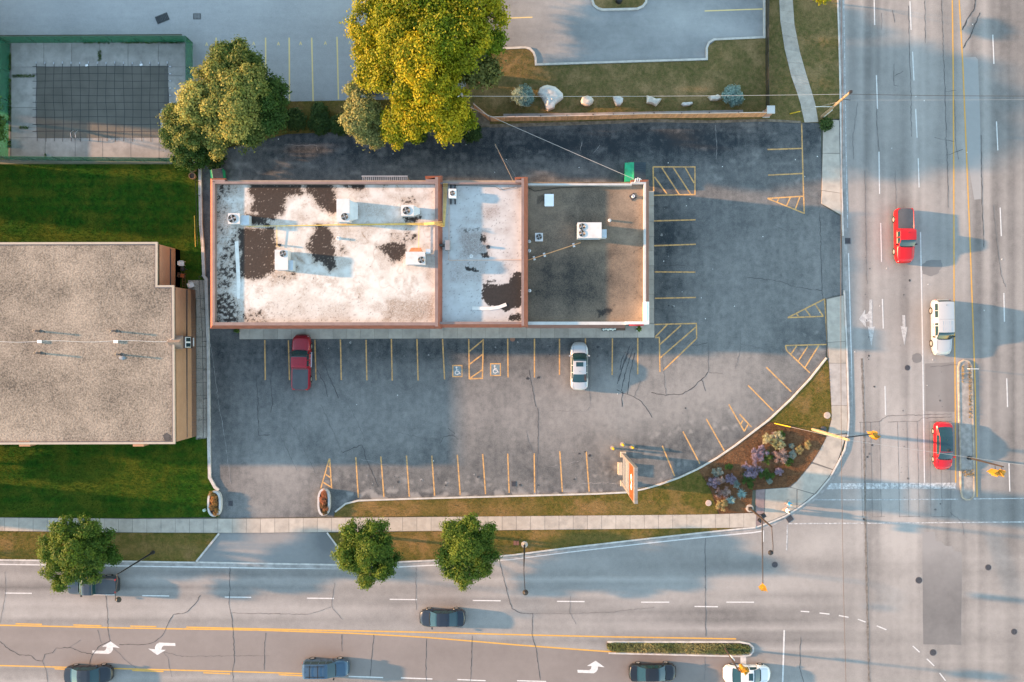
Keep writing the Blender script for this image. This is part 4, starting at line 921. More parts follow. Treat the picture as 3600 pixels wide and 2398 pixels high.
def mask3(px, py):
    m = 0.62 + blobs(px, py, [(1990, 960, 150, 160, -.30), (2080, 740, 120, 80, -.18), (2120, 1030, 110, 90, -.16), (2230, 690, 60, 60, .25), (1900, 690, 70, 50, .22), (2260, 1080, 80, 60, .25), (2100, 1125, 200, 14, .2), (2080, 700, 110, 60, -.16), (2050, 780, 90, 30, -.12), (2090, 870, 60, 20, .22), (1970, 990, 120, 120, -.20), (2150, 1000, 100, 90, -.08), (2180, 880, 60, 40, -.15), (1890, 1050, 40, 100, -.12), (2220, 760, 16, 22, -.14), (2200, 720, 80, 60, .12), (2220, 900, 40, 70, .10)])
    d = sdf(px, py, c2([(1550, 1325), (1700, 1320), (1720, 1290), (1700, 1350), (1620, 1400), (1580, 1400)])) + (fbm(px / 9, py / 9, 7) - .5) * 20
    m -= .5 * sstep(-4, 8, d)
    m -= .5 * sstep(-3, 3, sdf(px, py, c2([(1020, 290), (1080, 270), (1150, 260), (1140, 280), (1080, 330), (1030, 355), (1010, 350)])) + (fbm(px / 5, py / 5, 2) - .5) * 12)
    m -= .25 * sstep(.68, .74, fbm(px / 7, py / 7, 51)) * sstep(2190, 2240, px)
    return np.clip(m, 0, 1), m * 0
roof_grid('gravel_roof', 1850, 640, 2270, 1138, Z3, 0.12, mask3, ROOF3)

def cope(a, b, c, d, z0, z1, m, name='coping'):
    """coping over image rectangle a..c, b..d at its own height"""
    p = P(a, d, z1); q = P(c, b, z1); return MB().bbox(p.x, q.x, p.y, q.y, z0, z1).obj(name, m, plaza)
def fascia(ax, ay, bx, by, cx, cy, dx, dy, zt, zb, m, name='fascia'):
    """sloping steel band: top edge a-b at zt, bottom edge c-d at zb, solid to the wall"""
    A, B = P(ax, ay, zt), P(bx, by, zt); C, D = P(cx, cy, zb), P(dx, dy, zb)
    C2, D2 = Vector((A.x, A.y, zb)), Vector((B.x, B.y, zb))
    return MB().add([A, B, C, D, C2, D2], [(0, 1, 3, 2), (2, 3, 5, 4), (4, 5, 1, 0), (0, 2, 4), (1, 5, 3)]).obj(name, m, plaza)
# section one
cope(746, 640, 755, 1144, Z1 - .4, ZC1, COPE); cope(755, 638, 1529, 646, Z1 - .4, ZC1 - .003, COPE); cope(755, 1133, 1529, 1144, Z1 - .4, ZC1 - .003, COPE)
cope(1529, 622, 1540, 1148, Z2 - .4, ZC1, COPE); cope(1540, 641, 1833, 647, Z2 - .4, 5.75, COPE); cope(1540, 1131, 1833, 1140, Z2 - .4, 5.85, COPE)
cope(1833, 626, 1842, 1145, Z3 - .4, ZC1, COPE)
cope(746, 632, 790, 638, Z1 - .4, ZC1 - .006, COPE); cope(1496, 630, 1529, 638, Z1 - .4, ZC1 - .006, COPE); cope(1812, 632, 1833, 641, Z2 - .4, ZC1 - .006, COPE)
FZ = 5.3
fascia(746, 632, 746, 1144, 740, 627, 740, 1156, ZC1 - .01, FZ, BROWN)
fascia(746, 1144, 1532, 1144, 740, 1156, 1528, 1156, ZC1 - .01, FZ, BROWN)
fascia(746, 632, 790, 632, 740, 627, 795, 627, ZC1 - .01, FZ, BROWN)
fascia(1496, 630, 1540, 622, 1494, 619, 1556, 618, ZC1 - .01, FZ, BROWN)
fascia(1540, 622, 1540, 1148, 1556, 618, 1555, 1156, ZC1 - .01, FZ, BROWN)
fascia(1532, 1148, 1540, 1148, 1528, 1156, 1555, 1156, ZC1 - .01, FZ, BROWN)
fascia(1540, 1140, 1836, 1140, 1555, 1152, 1836, 1152, 5.84, FZ - .1, BROWN)
fascia(1842, 626, 1842, 1145, 1856, 622, 1856, 1151, ZC1 - .01, FZ, BROWN)
fascia(1812, 632, 1842, 626, 1809, 623, 1856, 622, ZC1 - .01, FZ, BROWN)
fascia(1833, 1145, 1842, 1145, 1830, 1151, 1856, 1151, ZC1 - .012, FZ, BROWN)
# section three: white coping
cope(1843, 645, 2222, 651, Z3 - .3, ZC3, WCOPE); cope(2264, 640, 2271, 1133, Z3 - .3, ZC3, WCOPE); cope(1843, 1131, 2203, 1142, Z3 - .3, ZC3, WCOPE)
cope(2219, 640, 2264, 646, Z3 - .3, ZC3 + .004, WCOPE)
fascia(2271, 640, 2271, 1062, 2281, 632, 2281, 1062, ZC3 - .01, 4.0, mat('purple_brown_fascia', (0.165, 0.095, 0.085), .6, var=.1))
fascia(2219, 640, 2271, 640, 2217, 632, 2281, 632, ZC3 - .01, 4.0, BROWN)
fascia(1856, 1142, 2197, 1142, 1846, 1154, 2197, 1154, ZC3 - .01, 4.0, MATS['purple_brown_fascia'])
SIGNW = mat('white_sign_panel', (0.78, 0.78, 0.78), .5, var=.04)
cope(2266, 1061, 2273, 1128, 3.2, 5.55, SIGNW, 'sign_parapet'); cope(2274, 1061, 2282, 1140, 3.2, 5.50, SIGNW, 'sign_cabinet')
cope(2199, 1131, 2282, 1139.5, 3.2, 5.56, SIGNW, 'sign_parapet'); 
cope(2213, 1140, 2263, 1145, 4.2, 5.1, mat('red_sign', (0.55, 0.04, 0.05), .5, var=.1), 'red_sign')
# walls
def wall(x0, y0, x1, y1, h):
    p = P(x0, y1, h); q = P(x1, y0, h); return MB().bbox(p.x, q.x, p.y, q.y, 0.0, h).obj('wall', STUC, plaza)
WI = 4
wall(747, 634, 1529, 1143, Z1 - .45); wall(1529.5, 634, 1834, 1139, Z2 - .45); wall(1834.5, 646, 2270, 1141, Z3 - .35)
# shopfront glazing and doors below the south fascia, side glazing on the east
ys_ = P(1000, 1143, Z1 - .45).y
for i in range(13):
    x = P(800 + i * 56, 0, 2).x; m = MB().bbox(x, x + 1.35, ys_ - .05, ys_ + .02, 0.15 if i % 3 == 1 else .6, 2.5)
    m.obj('door' if i % 3 == 1 else 'window', GLASS, plaza)
ys3 = P(2000, 1141, Z3 - .35).y
for i in range(7):
    x = P(1900 + i * 50, 0, 2).x; MB().bbox(x, x + 1.25, ys3 - .05, ys3 + .02, 0.15 if i == 3 else .6, 2.4).obj('door' if i == 3 else 'window', GLASS, plaza)
xe3 = P(2270, 0, Z3 - .35).x
for i in range(5):
    y = P(0, 1080 - i * 90, 2).y; MB().bbox(xe3 - .02, xe3 + .05, y - 1.6, y, .6, 2.4).obj('window', GLASS, plaza)
# gutters and cable on the north edge of the gravel roof
CABLE = mat('black_cable', (0.02, 0.02, 0.022), .6, var=0)
MB().path([P(1857, 660, 4.45), P(1880, 672, 4.42), P(1960, 661, 4.43), P(2080, 655, 4.45), P(2215, 650, 4.5)], .03, 5).obj('roof_cable', CABLE, plaza)
MB().path([P(1540, 655, 5.4), P(1620, 652, 5.35), P(1740, 655, 5.35), P(1760, 668, 5.33), P(1810, 658, 5.35)], .022, 5).obj('roof_cable', CABLE, plaza)
# exposed strap / torn flap on the white roofs
MB().add([P(825, 850, Z1 + .03), P(838, 846, Z1 + .05), P(846, 1000, Z1 + .05), P(833, 1000, Z1 + .03), P(843, 1050, Z1 + .03), P(833, 1050, Z1 + .03)], [(0, 1, 2, 3), (3, 2, 4, 5)]).obj('membrane_flap', mat('loose_membrane', (0.6, 0.57, .53), .8), plaza)
MB().ribbon([tuple(P(x, y, Z2)[:2]) for x, y in [(1660, 1083), (1720, 1085), (1755, 1080), (1780, 1070)]], .35, Z2 + .06).obj('membrane_flap', MATS['loose_membrane'], plaza)
# lattice canopy over the rear door
cz = 3.0; a = P(1275, 635, cz); b = P(1430, 620, cz)
for i in range(24):
    x = a.x + (b.x - a.x) * i / 23; MB().bbox(x, x + .06, a.y - .1, b.y, cz, cz + .05).obj('canopy_slat', STEEL, plaza)
MB().bbox(a.x - .1, b.x + .1, b.y - .05, b.y + .05, cz - .06, cz + .1).obj('canopy_rail', STEEL, plaza)
for x in (a.x, b.x): MB().tube((x, b.y, 0), (x, b.y, cz), .05, n=6).obj('canopy_post', STEEL, plaza)

# ------------------------------------------------------------------ rooftop equipment
ACW = mat('hvac_cabinet', (0.52, 0.50, 0.49), .5, var=.08, vs=1.2, dirt=(.36, .33, .30, .4)); ACB = mat('hvac_side_panel', (0.40, 0.44, 0.48), .5, .1, var=.08)
FAN = mat('fan_plastic', (0.05, 0.055, 0.06), .5, var=.1); GUARD = mat('fan_guard_wire', (0.30, 0.30, 0.31), .4, .7, var=0)
RUST = mat('rusty_hood', (0.42, 0.17, 0.08), .8, var=.2, vs=3)
def fan(root, c, r):
    """fan opening on top of a cabinet: shroud, hub, blades, wire rings"""
    sh = MB().lathe([(r * .97, 0), (r, .0), (r, .05), (r * .9, .05), (r * .9, -.01)], c, 20).obj('fan_shroud', ACB, root, world=False)
    MB().lathe([(r * .89, .012), (r * .02, .012)], c, 20).obj('fan_well', FAN, root, world=False)
    bl = MB()
    for k in range(4):
        a = k * math.pi / 2 + .5; d = Vector((math.cos(a), math.sin(a), 0)); n = Vector((-d.y, d.x, 0)); p = Vector(c)
        vs = [p + d * r * .18 + n * r * .10 + Vector((0, 0, .025)), p + d * r * .18 - n * r * .10 + Vector((0, 0, .04)), p + d * r * .8 - n * r * .34 + Vector((0, 0, .045)), p + d * r * .82 + n * r * .16 + Vector((0, 0, .02))]
        MB().add(vs, [(0, 1, 2, 3)]).obj('fan_blade', mat('fan_blade_grey', (0.22, 0.225, .23), .5, var=.05), root, world=False)
    MB().lathe([(r * .2, .015), (r * .2, .06), (r * .12, .07)], c, 10).obj('fan_hub', GUARD, root, world=False)
    w = MB()
    for k in range(3):
        rr = r * (.4 + .24 * k); pts = [Vector(c) + Vector((rr * math.cos(t), rr * math.sin(t), .06)) for t in np.linspace(0, 2 * math.pi, 19)]
        w.path(pts, .007, 4)
    w.obj('fan_guard', GUARD, root, world=False)
def unit(name, label, rect, zb, zt, fans, hood=None, panel=None, group='rooftop cooling units'):
    x0, y0, x1, y1 = rect; p = P(x0, y1, zt); q = P(x1, y0, zt)
    c = Vector(((p.x + q.x) / 2, (p.y + q.y) / 2, zb)); r = empty(name, c, label, 'air conditioner', group)
    w, d, h = q.x - p.x, q.y - p.y, zt - zb
    MB().box((0, 0, .08), (w * .92, d * .92, .16)).obj('curb', mat('roof_curb', (.3, .29, .28), .8), r, world=False)
    MB().box((0, 0, .16 + (h - .16) / 2), (w, d, h - .16)).obj('cabinet', ACW, r, world=False)
    MB().box((0, 0, h + .012), (w + .05, d + .05, .024)).obj('lid', ACW, r, world=False)
    for i in range(6):
        z = .35 + i * (h - .6) / 6; MB().box((0, -d / 2 - .008, z), (w * .8, .016, .05)).obj('louvre', ACB, r, world=False)
    for fx, fy, fr in fans:
        f = P(fx, fy, zt); fan(r, (f.x - c.x, f.y - c.y, h + .024), fr / S)
    if hood:
        hx0, hy0, hx1, hy1, side, m = hood
        a = P(hx0, hy1, zt); b = P(hx1, hy0, zt); a -= c; b -= c
        zt_, zb_ = h - .06, h * .45
        if side == 'E': vs = [(a.x, a.y, zt_), (a.x, b.y, zt_), (b.x, b.y - .25, zb_), (b.x, a.y + .25, zb_), (a.x, a.y, zb_), (a.x, b.y, zb_)]; fs = [(0, 3, 2, 1), (0, 4, 3), (1, 2, 5), (4, 5, 2, 3), (0, 1, 5, 4)]
        else: vs = [(a.x, a.y, zt_), (b.x, a.y, zt_), (b.x - .2, b.y, zb_), (a.x + .2, b.y, zb_), (a.x, a.y, zb_), (b.x, a.y, zb_)]; fs = [(0, 1, 2, 3), (0, 3, 4), (1, 5, 2), (4, 3, 2, 5), (0, 4, 5, 1)]
        MB().add(vs, fs).obj('intake_hood', m, r, world=False)
    if panel:
        a = P(panel[0], panel[3], zt) - c; b = P(panel[2], panel[1], zt) - c; MB().bbox(a.x, b.x, a.y, b.y, .16, h * .8).obj('side_box', ACB, r, world=False)
    return r
unit('air_conditioner', 'small white rooftop air conditioner at the western end of the white roof', (803, 751, 842, 786), Z1, Z1 + 1.15, [(817, 769, 15)], panel=(842.5, 756, 873, 790))
unit('air_conditioner', 'tall white rooftop air conditioner with blue sloped hood at the middle of the white roof', (1184, 700, 1228, 779), Z1, Z1 + 1.35, [(1212, 762, 13)], hood=(1228.5, 703, 1253, 775, 'E', ACB))
unit('air_conditioner', 'square rooftop air conditioner near the northeast corner of the white roof', (1411, 722, 1453, 758), Z1, Z1 + 1.1, [(1429, 741, 14)], hood=(1453.5, 722, 1474, 758, 'E', ACB))
unit('air_conditioner', 'white rooftop air conditioner standing beside the big brown patch of the white roof', (967, 879, 1011, 948), Z1, Z1 + 1.3, [(995, 892, 12)], panel=(1011.5, 914, 1028, 950))
unit('air_conditioner', 'rooftop air conditioner with rusty orange hood near the eastern edge of the white roof', (1427, 886, 1493, 929), Z1, Z1 + 1.3, [(1481, 914, 12)], hood=(1436, 868, 1484, 885.5, 'N', RUST), panel=(1495, 874, 1512, 890))
r = unit('air_conditioner', 'wide pinkish rooftop unit with twin fans on the dark gravel roof', (2031, 783, 2114, 836), Z3, Z3 + 1.7, [(2046, 797, 12), (2046, 821, 12)], panel=(2114.5, 805, 2134, 834))
unit('air_conditioner', 'small square condenser with one fan on the dark gravel roof', (1882, 820, 1908, 847), Z3, Z3 + .8, [(1895, 833, 11)])
r = empty('split_condenser', P(1593, 685, Z2), 'slim white mini split condenser on black feet on the middle roof', 'air conditioner')
MB().box((0, 0, .55), (.75, .9, .7)).obj('cabinet', WHITE, r, world=False); fan(r, (-.0, 0, .9), .3)
for dx in (-.22, .22): MB().box((dx, 0, .1), (.12, 2.0, .2)).obj('foot', BLACK, r, world=False)
r = empty('roof_hatch', P(1930, 708, Z3), 'plain white roof hatch box beside a black stain on gravel roof', 'hatch')
MB().box((0, 0, .35), (.85, 1.15, .7)).obj('base', ACB, r, world=False); MB().box((0, 0, .735), (.95, 1.25, .07)).obj('lid', WHITE, r, world=False)
GASY = mat('yellow_gas_pipe', (0.62, 0.42, 0.10), .5, var=.15, vs=3); CUPIPE = mat('copper_orange_pipe', (0.55, 0.27, 0.12), .5, var=.1)
def pipe(name, label, pts, rad, m, cat='pipe', blocks=None):
    o = MB().path(pts, rad, 6).obj(name, m, loc=pts[0]); tag(o, label, cat); return o
zg = Z1 + .18
for i, (xs_, ye) in enumerate([(866, 793), (975, 795), (1200, 792), (1440, 790)]):
    dy = i * 2.6
    pts = [P(xs_, ye + 3 * (i == 0), zg), P(1490, 786 + dy - 2, zg + .02 * i), P(1526, 784 + dy - 3, ZC1 + .1 + .02 * i), P(1553 + i * 2, 780 + dy * 2.2, ZC1 + .08 + .02 * i), P(1557 + i * 2, 796, Z2 + .5), P(1560 + i * 4, 655, Z2 + .15), P(1560 + i * 4, 645, Z2 + .6)]
    pipe('gas_pipe', ['yellow gas pipe running from the westernmost rooftop unit across the roof', 'second yellow gas pipe crossing the white roof beside the longest one', 'yellow gas pipe starting south of the tall hooded rooftop unit', 'shortest yellow gas pipe beside the northeast rooftop unit'][i], pts, .028, GASY)
pipe('gas_pipe', 'short yellow gas branch pipe down to the unit by the brown patch', [P(973, 795, zg + .06), P(974, 868, zg), P(985, 868, zg)], .028, GASY)
pipe('gas_pipe', 'short yellow gas branch pipe down to the rusty hooded unit', [P(1473, 792, zg + .1), P(1472, 885, zg + .1)], .028, GASY)
pipe('copper_pipe', 'thin copper coloured pipe turning along the middle roof', [P(1579, 690, Z2 + .12), P(1578, 915, Z2 + .12), P(1835, 914, Z2 + .12)], .02, CUPIPE)
pipe('copper_pipe', 'orange pipe slanting across the gravel roof to the twin fan unit', [P(1858, 914, Z3 + .25), P(2041, 853, Z3 + .25)], .045, CUPIPE)
def vent(name, label, x, y, zb, h, r, m, cap=True, g=None):
    c = P(x, y, zb); mb = MB().lathe([(r * 1.8, 0), (r * 1.7, .03), (r, .05), (r, h), (r * .7, h + .001), (r * .7, h - .1)], c, 12)
    o = mb.obj(name, m, loc=c); return tag(o, label, 'vent', g)
VG = mat('vent_pale', (0.6, .6, .6), .6, var=.05); VD = mat('vent_dark', (0.05, .05, .055), .6, var=.1)
vent('roof_vent', 'white vent pipe on dark square base at northeast of gravel roof', 2225, 692, Z3, .45, .16, VG)
MB().box(P(2225, 692, Z3 + .04), (.6, .6, .06), .6).obj('vent_base', VD, plaza)
vent('roof_vent', 'small round white vent between the twin fan unit and the sunlit gravel', 2143, 775, Z3, .5, .10, VG)
vent('roof_vent', 'dark open vent pipe in a pale ring on the middle roof', 1716, 868, Z2, .35, .12, VD)
vent('roof_vent', 'small grey vent pipe with pale collar at the left of middle roof', 1657, 901, Z2, .3, .11, VG)
vent('roof_vent', 'little bluish vent cap near the centre of the white roof', 1190, 838, Z1, .35, .12, VG)
vent('roof_vent', 'dark vent by the unit beside the brown patch', 983, 862, Z1, .5, .09, VD)
for i, (x, y, l) in enumerate([(1861, 849, 'northernmost of three white vents along the gravel roof parapet'), (1861, 882, 'middle one of three white vents along the gravel roof parapet'), (1862, 1022, 'white vent alone far south along the gravel roof parapet')]):
    vent('roof_vent', l, x, y, Z3, .5, .1, VG)
r = empty('roof_stack', P(1575, 865, Z2), 'grey double box exhaust against the brown dividing wall', 'vent')
MB().box((0, 0, .4), (.5, 1.0, .8)).obj('box', mat('grey_box', (.2, .2, .21), .6), r, world=False); MB().tube((-.3, 0, .5), (-.85, 0, .6), .15).obj('duct', DARKBROWN, r, world=False)
for i, (x, y, l) in enumerate([(1878, 908, 'western pale block under the orange roof pipe'), (1914, 896, 'middle pale block under the orange roof pipe'), (2017, 862, 'eastern pale block under the orange roof pipe')]):
    o = MB().box(P(x, y, Z3 + .1), (.22, .4, .2), .3).obj('pipe_support', VG, loc=P(x, y, Z3)); tag(o, l, 'block')
r = empty('insulator_cluster', P(2244, 634, 5.1), 'white service cable insulators on the northeast roof corner', 'insulator')
for k in range(3):
    MB().path([P(2232 + k * 7, 640, 5.0), P(2236 + k * 7, 628 - 3 * k % 5, 5.5), P(2242 + k * 6, 632, 5.3)], .05, 6).obj('cable_loop', WHITE, r)

# ------------------------------------------------------------------ brick building on the west
BR1 = brickmat('tan_brick', (0.40, 0.205, 0.11), (0.35, 0.18, 0.095), (0.36, 0.24, 0.16)); BR2 = brickmat('mauve_brick', (0.28, 0.165, 0.13), (0.24, 0.14, 0.11), (0.28, 0.2, 0.17))
HB = 6.0
bb = empty('brick_building', P(400, 1200, 0), 'flat-roofed tan brick building with pale gravel roof and stepped corner', 'building')
BP = [(-420, 858), (548, 856), (548, 1008), (606, 1008), (610, 1556), (-420, 1559)]
wp = p2(BP, HB)
MB().prism(wp, 0, HB - .25).obj('wall', BR1, bb)
MB().strip(wp[::-1], 0.0, .03, 0, 1.35, True).obj('wall_base', BR2, bb)
MB().strip(wp[::-1], 0.0, .04, HB - .8, HB - .25, True).obj('brick_band', BR2, bb)
t = NT('gravel_roof_pale'); t.b.inputs['Roughness'].default_value = .95
g1 = t.noise(6.0, 2, .85); g2 = t.noise(.30, 5, .65); g3 = t.noise(15, 2, .8)
f_ = t.math('MULTIPLY_ADD', t.math('SUBTRACT', g1, .5), 1.9, t.math('MULTIPLY_ADD', t.math('SUBTRACT', g2, .5), 1.2, t.math('MULTIPLY_ADD', t.math('SUBTRACT', g3, .5), 1.0, .48)), clamp=True)
f_ = t.math('MULTIPLY_ADD', t.math('SUBTRACT', t.noise(.085, 4, .6), .5), 1.1, f_, clamp=True); t.l(t.mix(f_, (0.062, 0.052, .042), (0.345, .282, .222)), t.b.inputs['Base Color']); t.bump(g1, .8, .04); GRAV = t.m
MB().prism(wp, HB - .24, HB - .12).obj('gravel_roof', GRAV, bb)
MB().strip(wp[::-1], -.15, .06, HB - .2, HB, True).obj('parapet_cap', mat('cream_cap', (.34, .29, .235), .7, var=.06), bb)
MB().strip(wp[::-1], .061, .13, HB - .32, HB - .03, True).obj('gutter', mat('dark_gutter', (.06, .06, .08), .5, var=.1), bb)
east = [P(548, 862, HB), P(548, 1006, HB)], [P(608, 1010, HB), P(610, 1552, HB)]
for (a, b) in east:
    MB().bbox(a.x + .02, a.x + .09, b.y, a.y, 2.6, 2.7).obj('conduit', VD, bb)
    n = int((a.y - b.y) / 3.2)
    for i in range(n):
        y = b.y + (i + .5) * (a.y - b.y) / n
        if a.x > -37.0 or True:
            w = MB().bbox(a.x - .02, a.x + .035, y - .5, y + .5, 3.3, 4.5)
# chimney-like stair dormer on the east wall
cpt = P(628, 1203, 5.2); r_ = bb
MB().bbox(P(606, 0, 5).x - .3, P(606, 0, 5).x + 1.2, P(0, 1225, 5.6).y, P(0, 1182, 5.6).y, 2.7, 5.3).obj('dormer_box', mat('dark_brown_siding', (.055, .035, .032), .7), bb)
a = P(596, 1182, 6.0); b = P(640, 1225, 5.4)
ym = (P(0, 1182, 5.6).y + P(0, 1225, 5.6).y) / 2; x0 = P(604, 0, 6).x - .35; x1 = P(606, 0, 5).x + 1.25; ya, yb = P(0, 1225, 5.6).y - .08, P(0, 1182, 5.6).y + .08
MB().add([(x0, ya, 5.3), (x1, ya, 5.3), (x1, ym, 6.35), (x0, ym, 6.35), (x0, yb, 5.3), (x1, yb, 5.3)], [(0, 1, 2, 3), (3, 2, 5, 4), (1, 5, 2), (0, 3, 4), (0, 4, 5, 1)]).obj('dormer_roof', mat('dormer_shingle', (.22, .16, .13), .8), bb)
xx = P(606, 0, 5).x + 1.2
fr = MB().bbox(xx, xx + .05, ym - .55, ym + .55, 3.4, 4.7).obj('dormer_window', WHITE, bb)
for s in (-1, 1): MB().bbox(xx + .03, xx + .07, ym + s * .28 - .2, ym + s * .28 + .2, 3.5, 4.6).obj('pane', GLASS, bb).parent = fr
MB().bbox(P(654, 0, 2.2).x, P(681, 0, 2.2).x, P(0, 1218, 2.2).y, P(0, 1188, 2.2).y, 2.1, 2.2).obj('door_canopy', WHITE, bb)
for px_ in (85, 485):
    c = P(px_, 1557, HB); MB().box((c.x, c.y - .1, HB - .6), (1.1, .55, 1.1)).obj('scupper_box', BR1, bb)
MB().flat([tuple(P(x, y, HB - .12)[:2]) for x, y in [(573, 1530), (585, 1521), (600, 1530), (603, 1545), (590, 1553), (578, 1549)]], HB - .112).obj('roof_drain_stain', TAR, bb)
pts = [P(x, y + 2.5 * math.sin(x / 40.0), HB - .05) for x, y in zip(range(-80, 590, 22), np.linspace(1201, 1199, 31))] + [P(596, 1196, HB), P(606, 1190, HB + .1)]
tag(MB().path(pts, .016, 5).obj('roof_wire', VG, loc=pts[0]), 'wavy white cable lying across the pale gravel roof', 'cable')
for i, (x, y, l) in enumerate([(141, 1164, 'northwest one of four black pipe vents on pale gravel roof'), (409, 1164, 'northeast one of four black pipe vents on pale gravel roof'), (144, 1241, 'southwest one of four black pipe vents on pale gravel roof'), (426, 1246, 'southeast one of four black pipe vents on pale gravel roof')]):
    r = empty('pipe_vent', P(x, y, HB - .12), l, 'vent', 'pipe vents on the gravel roof')
    MB().lathe([(.18, 0), (.1, .08), (.075, .12), (.075, .75), (.11, .76), (.11, .85)], (0, 0, 0), 10).obj('pipe', VD, r, world=False)
    MB().lathe([(.12, 0), (.06, .06), (.05, .4)], (-.55, 0.02, 0), 8).obj('side_stub', mat('tan_stub', (.4, .3, .22), .7), r, world=False)
    MB().lathe([(.1, 0), (.05, .06), (.05, .35)], (.45, -.1, 0), 8).obj('side_stub', VD, r, world=False)
for i, x in enumerate((139, 407)):
    o = MB().box(P(x, 1201, HB + .02), (.42, .3, .12)).obj('cable_block', WHITE, loc=P(x, 1201, HB - .1)); tag(o, ['western', 'eastern'][i] + ' white block holding down the roof cable', 'block')
c = P(430, 1258, HB - .12); o = MB().blob(c, .28, (1.2, .8, .4), .3, 4).obj('roof_debris', mat('grey_rag', (.16, .19, .22), .8), loc=c); tag(o, 'grey debris heap beside a pipe vent on gravel roof', 'debris')
# patio strip beside the brick building: grass, concrete flags
pt = sheet('patio', [(690, 985), (726, 985), (732, 1200), (734, 1540), (690, 1545)], .105, JOINT, 3.0)
ys = [985, 1050, 1115, 1185, 1218, 1260, 1295, 1345, 1390, 1435, 1476, 1540]
for a, b in zip(ys, ys[1:]):
    if a < 1050: quad_slab(pt, w2([(662, a), (696, a), (696, b), (662, b)]), .05, .125)
    quad_slab(pt, w2([(692, a), (713, a), (714, b), (692, b)]), .05, .122); quad_slab(pt, w2([(713, a), (729, a), (731, b), (714, b)]), .05, .125)

# ------------------------------------------------------------------ vehicles
def paint(name, col, metal=0.25, rough=.28):
    if name in MATS: return MATS[name]
    t = NT(name); b = t.b
    b.inputs['Base Color'].default_value = (*col, 1); b.inputs['Metallic'].default_value = metal; b.inputs['Roughness'].default_value = rough
    b.inputs['Coat Weight'].default_value = .35; b.inputs['Coat Roughness'].default_value = .05
    MATS[name] = t.m; return t.m
CGLASS = mat('car_glass', (0.008, 0.035, 0.042), .05, var=0, spec=.9)
TYRE = mat('tyre_rubber', (0.018, 0.018, 0.019), .85, var=.1); RIM = mat('alloy_rim', (0.62, .60, .58), .35, .7, var=0)
TRIM = mat('black_trim', (0.015, .015, .016), .5, var=0); LAMPW = mat('headlamp_glass', (.75, .77, .8), .1, var=0, spec=.8); LAMPR = mat('tail_lamp', (.45, .02, .015), .25, var=0)
TONN = mat('tonneau_cover', (0.07, 0.072, 0.08), .7, var=.1, vs=1.5, obj=True); CHROME = mat('chrome', (.7, .7, .7), .15, 1.0, var=0)

def interp(tab, x):
    xs = [p[0] for p in tab]; return float(np.interp(x, xs, [p[1] for p in tab]))
TYPES = {
    'sedan': dict(top=[(0, .62), (.012, .90), (.03, .98), (.15, 1.04), (.175, 1.05), (.34, 1.42), (.42, 1.46), (.55, 1.46), (.62, 1.41), (.765, 1.02), (.80, .99), (.93, .86), (.975, .74), (1, .52)],
                  belt=[(0, .55), (.012, .84), (.03, .90), (.2, .95), (.5, .93), (.76, .93), (.93, .80), (.975, .68), (1, .48)],
                  rear=(.165, .335), roof=(.335, .615), ws=(.615, .765), side=[(.235, .36), (.375, .515), (.53, .70)], H=1.46, rw=.60, wheels=(.19, .81), wr=.33),
    'suv': dict(top=[(0, .70), (.008, 1.05), (.02, 1.15), (.05, 1.62), (.09, 1.70), (.3, 1.74), (.5, 1.73), (.58, 1.66), (.735, 1.16), (.78, 1.10), (.93, .98), (.975, .82), (1, .55)],
                belt=[(0, .62), (.008, .95), (.02, 1.02), (.3, 1.05), (.73, 1.02), (.93, .90), (.975, .75), (1, .5)],
                rear=(.022, .048), roof=(.055, .585), ws=(.585, .735), side=[(.07, .20), (.215, .38), (.395, .535), (.55, .67)], H=1.72, rw=.66, wheels=(.19, .81), wr=.36),
    'pickup': dict(top=[(0, .72), (.006, 1.08), (.012, 1.14), (.385, 1.16), (.395, 1.18), (.415, 1.76), (.45, 1.82), (.57, 1.82), (.62, 1.74), (.715, 1.24), (.74, 1.20), (.93, 1.10), (.975, .92), (1, .6)],
                   belt=[(0, .66), (.006, 1.02), (.012, 1.10), (.39, 1.11), (.42, 1.12), (.72, 1.10), (.93, 1.0), (.975, .84), (1, .55)],
                   rear=(.396, .413), roof=(.42, .605), ws=(.605, .715), side=[(.44, .545), (.56, .665)], bed=(.014, .384), H=1.82, rw=.68, wheels=(.20, .80), wr=.39),
    'capped': dict(top=[(0, .72), (.006, 1.1), (.02, 1.30), (.05, 1.82), (.09, 1.86), (.36, 1.87), (.365, 1.82), (.375, 1.82), (.385, 1.86), (.58, 1.86), (.63, 1.76), (.715, 1.26), (.74, 1.22), (.93, 1.12), (.975, .92), (1, .6)],
                   belt=[(0, .66), (.006, 1.02), (.012, 1.10), (.39, 1.11), (.42, 1.12), (.72, 1.10), (.93, 1.0), (.975, .84), (1, .55)],
                   rear=(.018, .05), roof=(.055, .60), ws=(.60, .715), side=[(.08, .20), (.21, .325), (.43, .47), (.485, .66)], H=1.86, rw=.70, wheels=(.20, .80), wr=.40)}
TYPES['coupe'] = dict(TYPES['sedan'], rear=(.10, .30), roof=(.30, .62), ws=(.62, .775), side=[(.26, .68)],
                      top=[(0, .62), (.012, .92), (.03, 1.0), (.10, 1.05), (.30, 1.38), (.42, 1.44), (.55, 1.43), (.62, 1.38), (.775, 1.02), (.80, .99), (.93, .84), (.975, .72), (1, .5)])

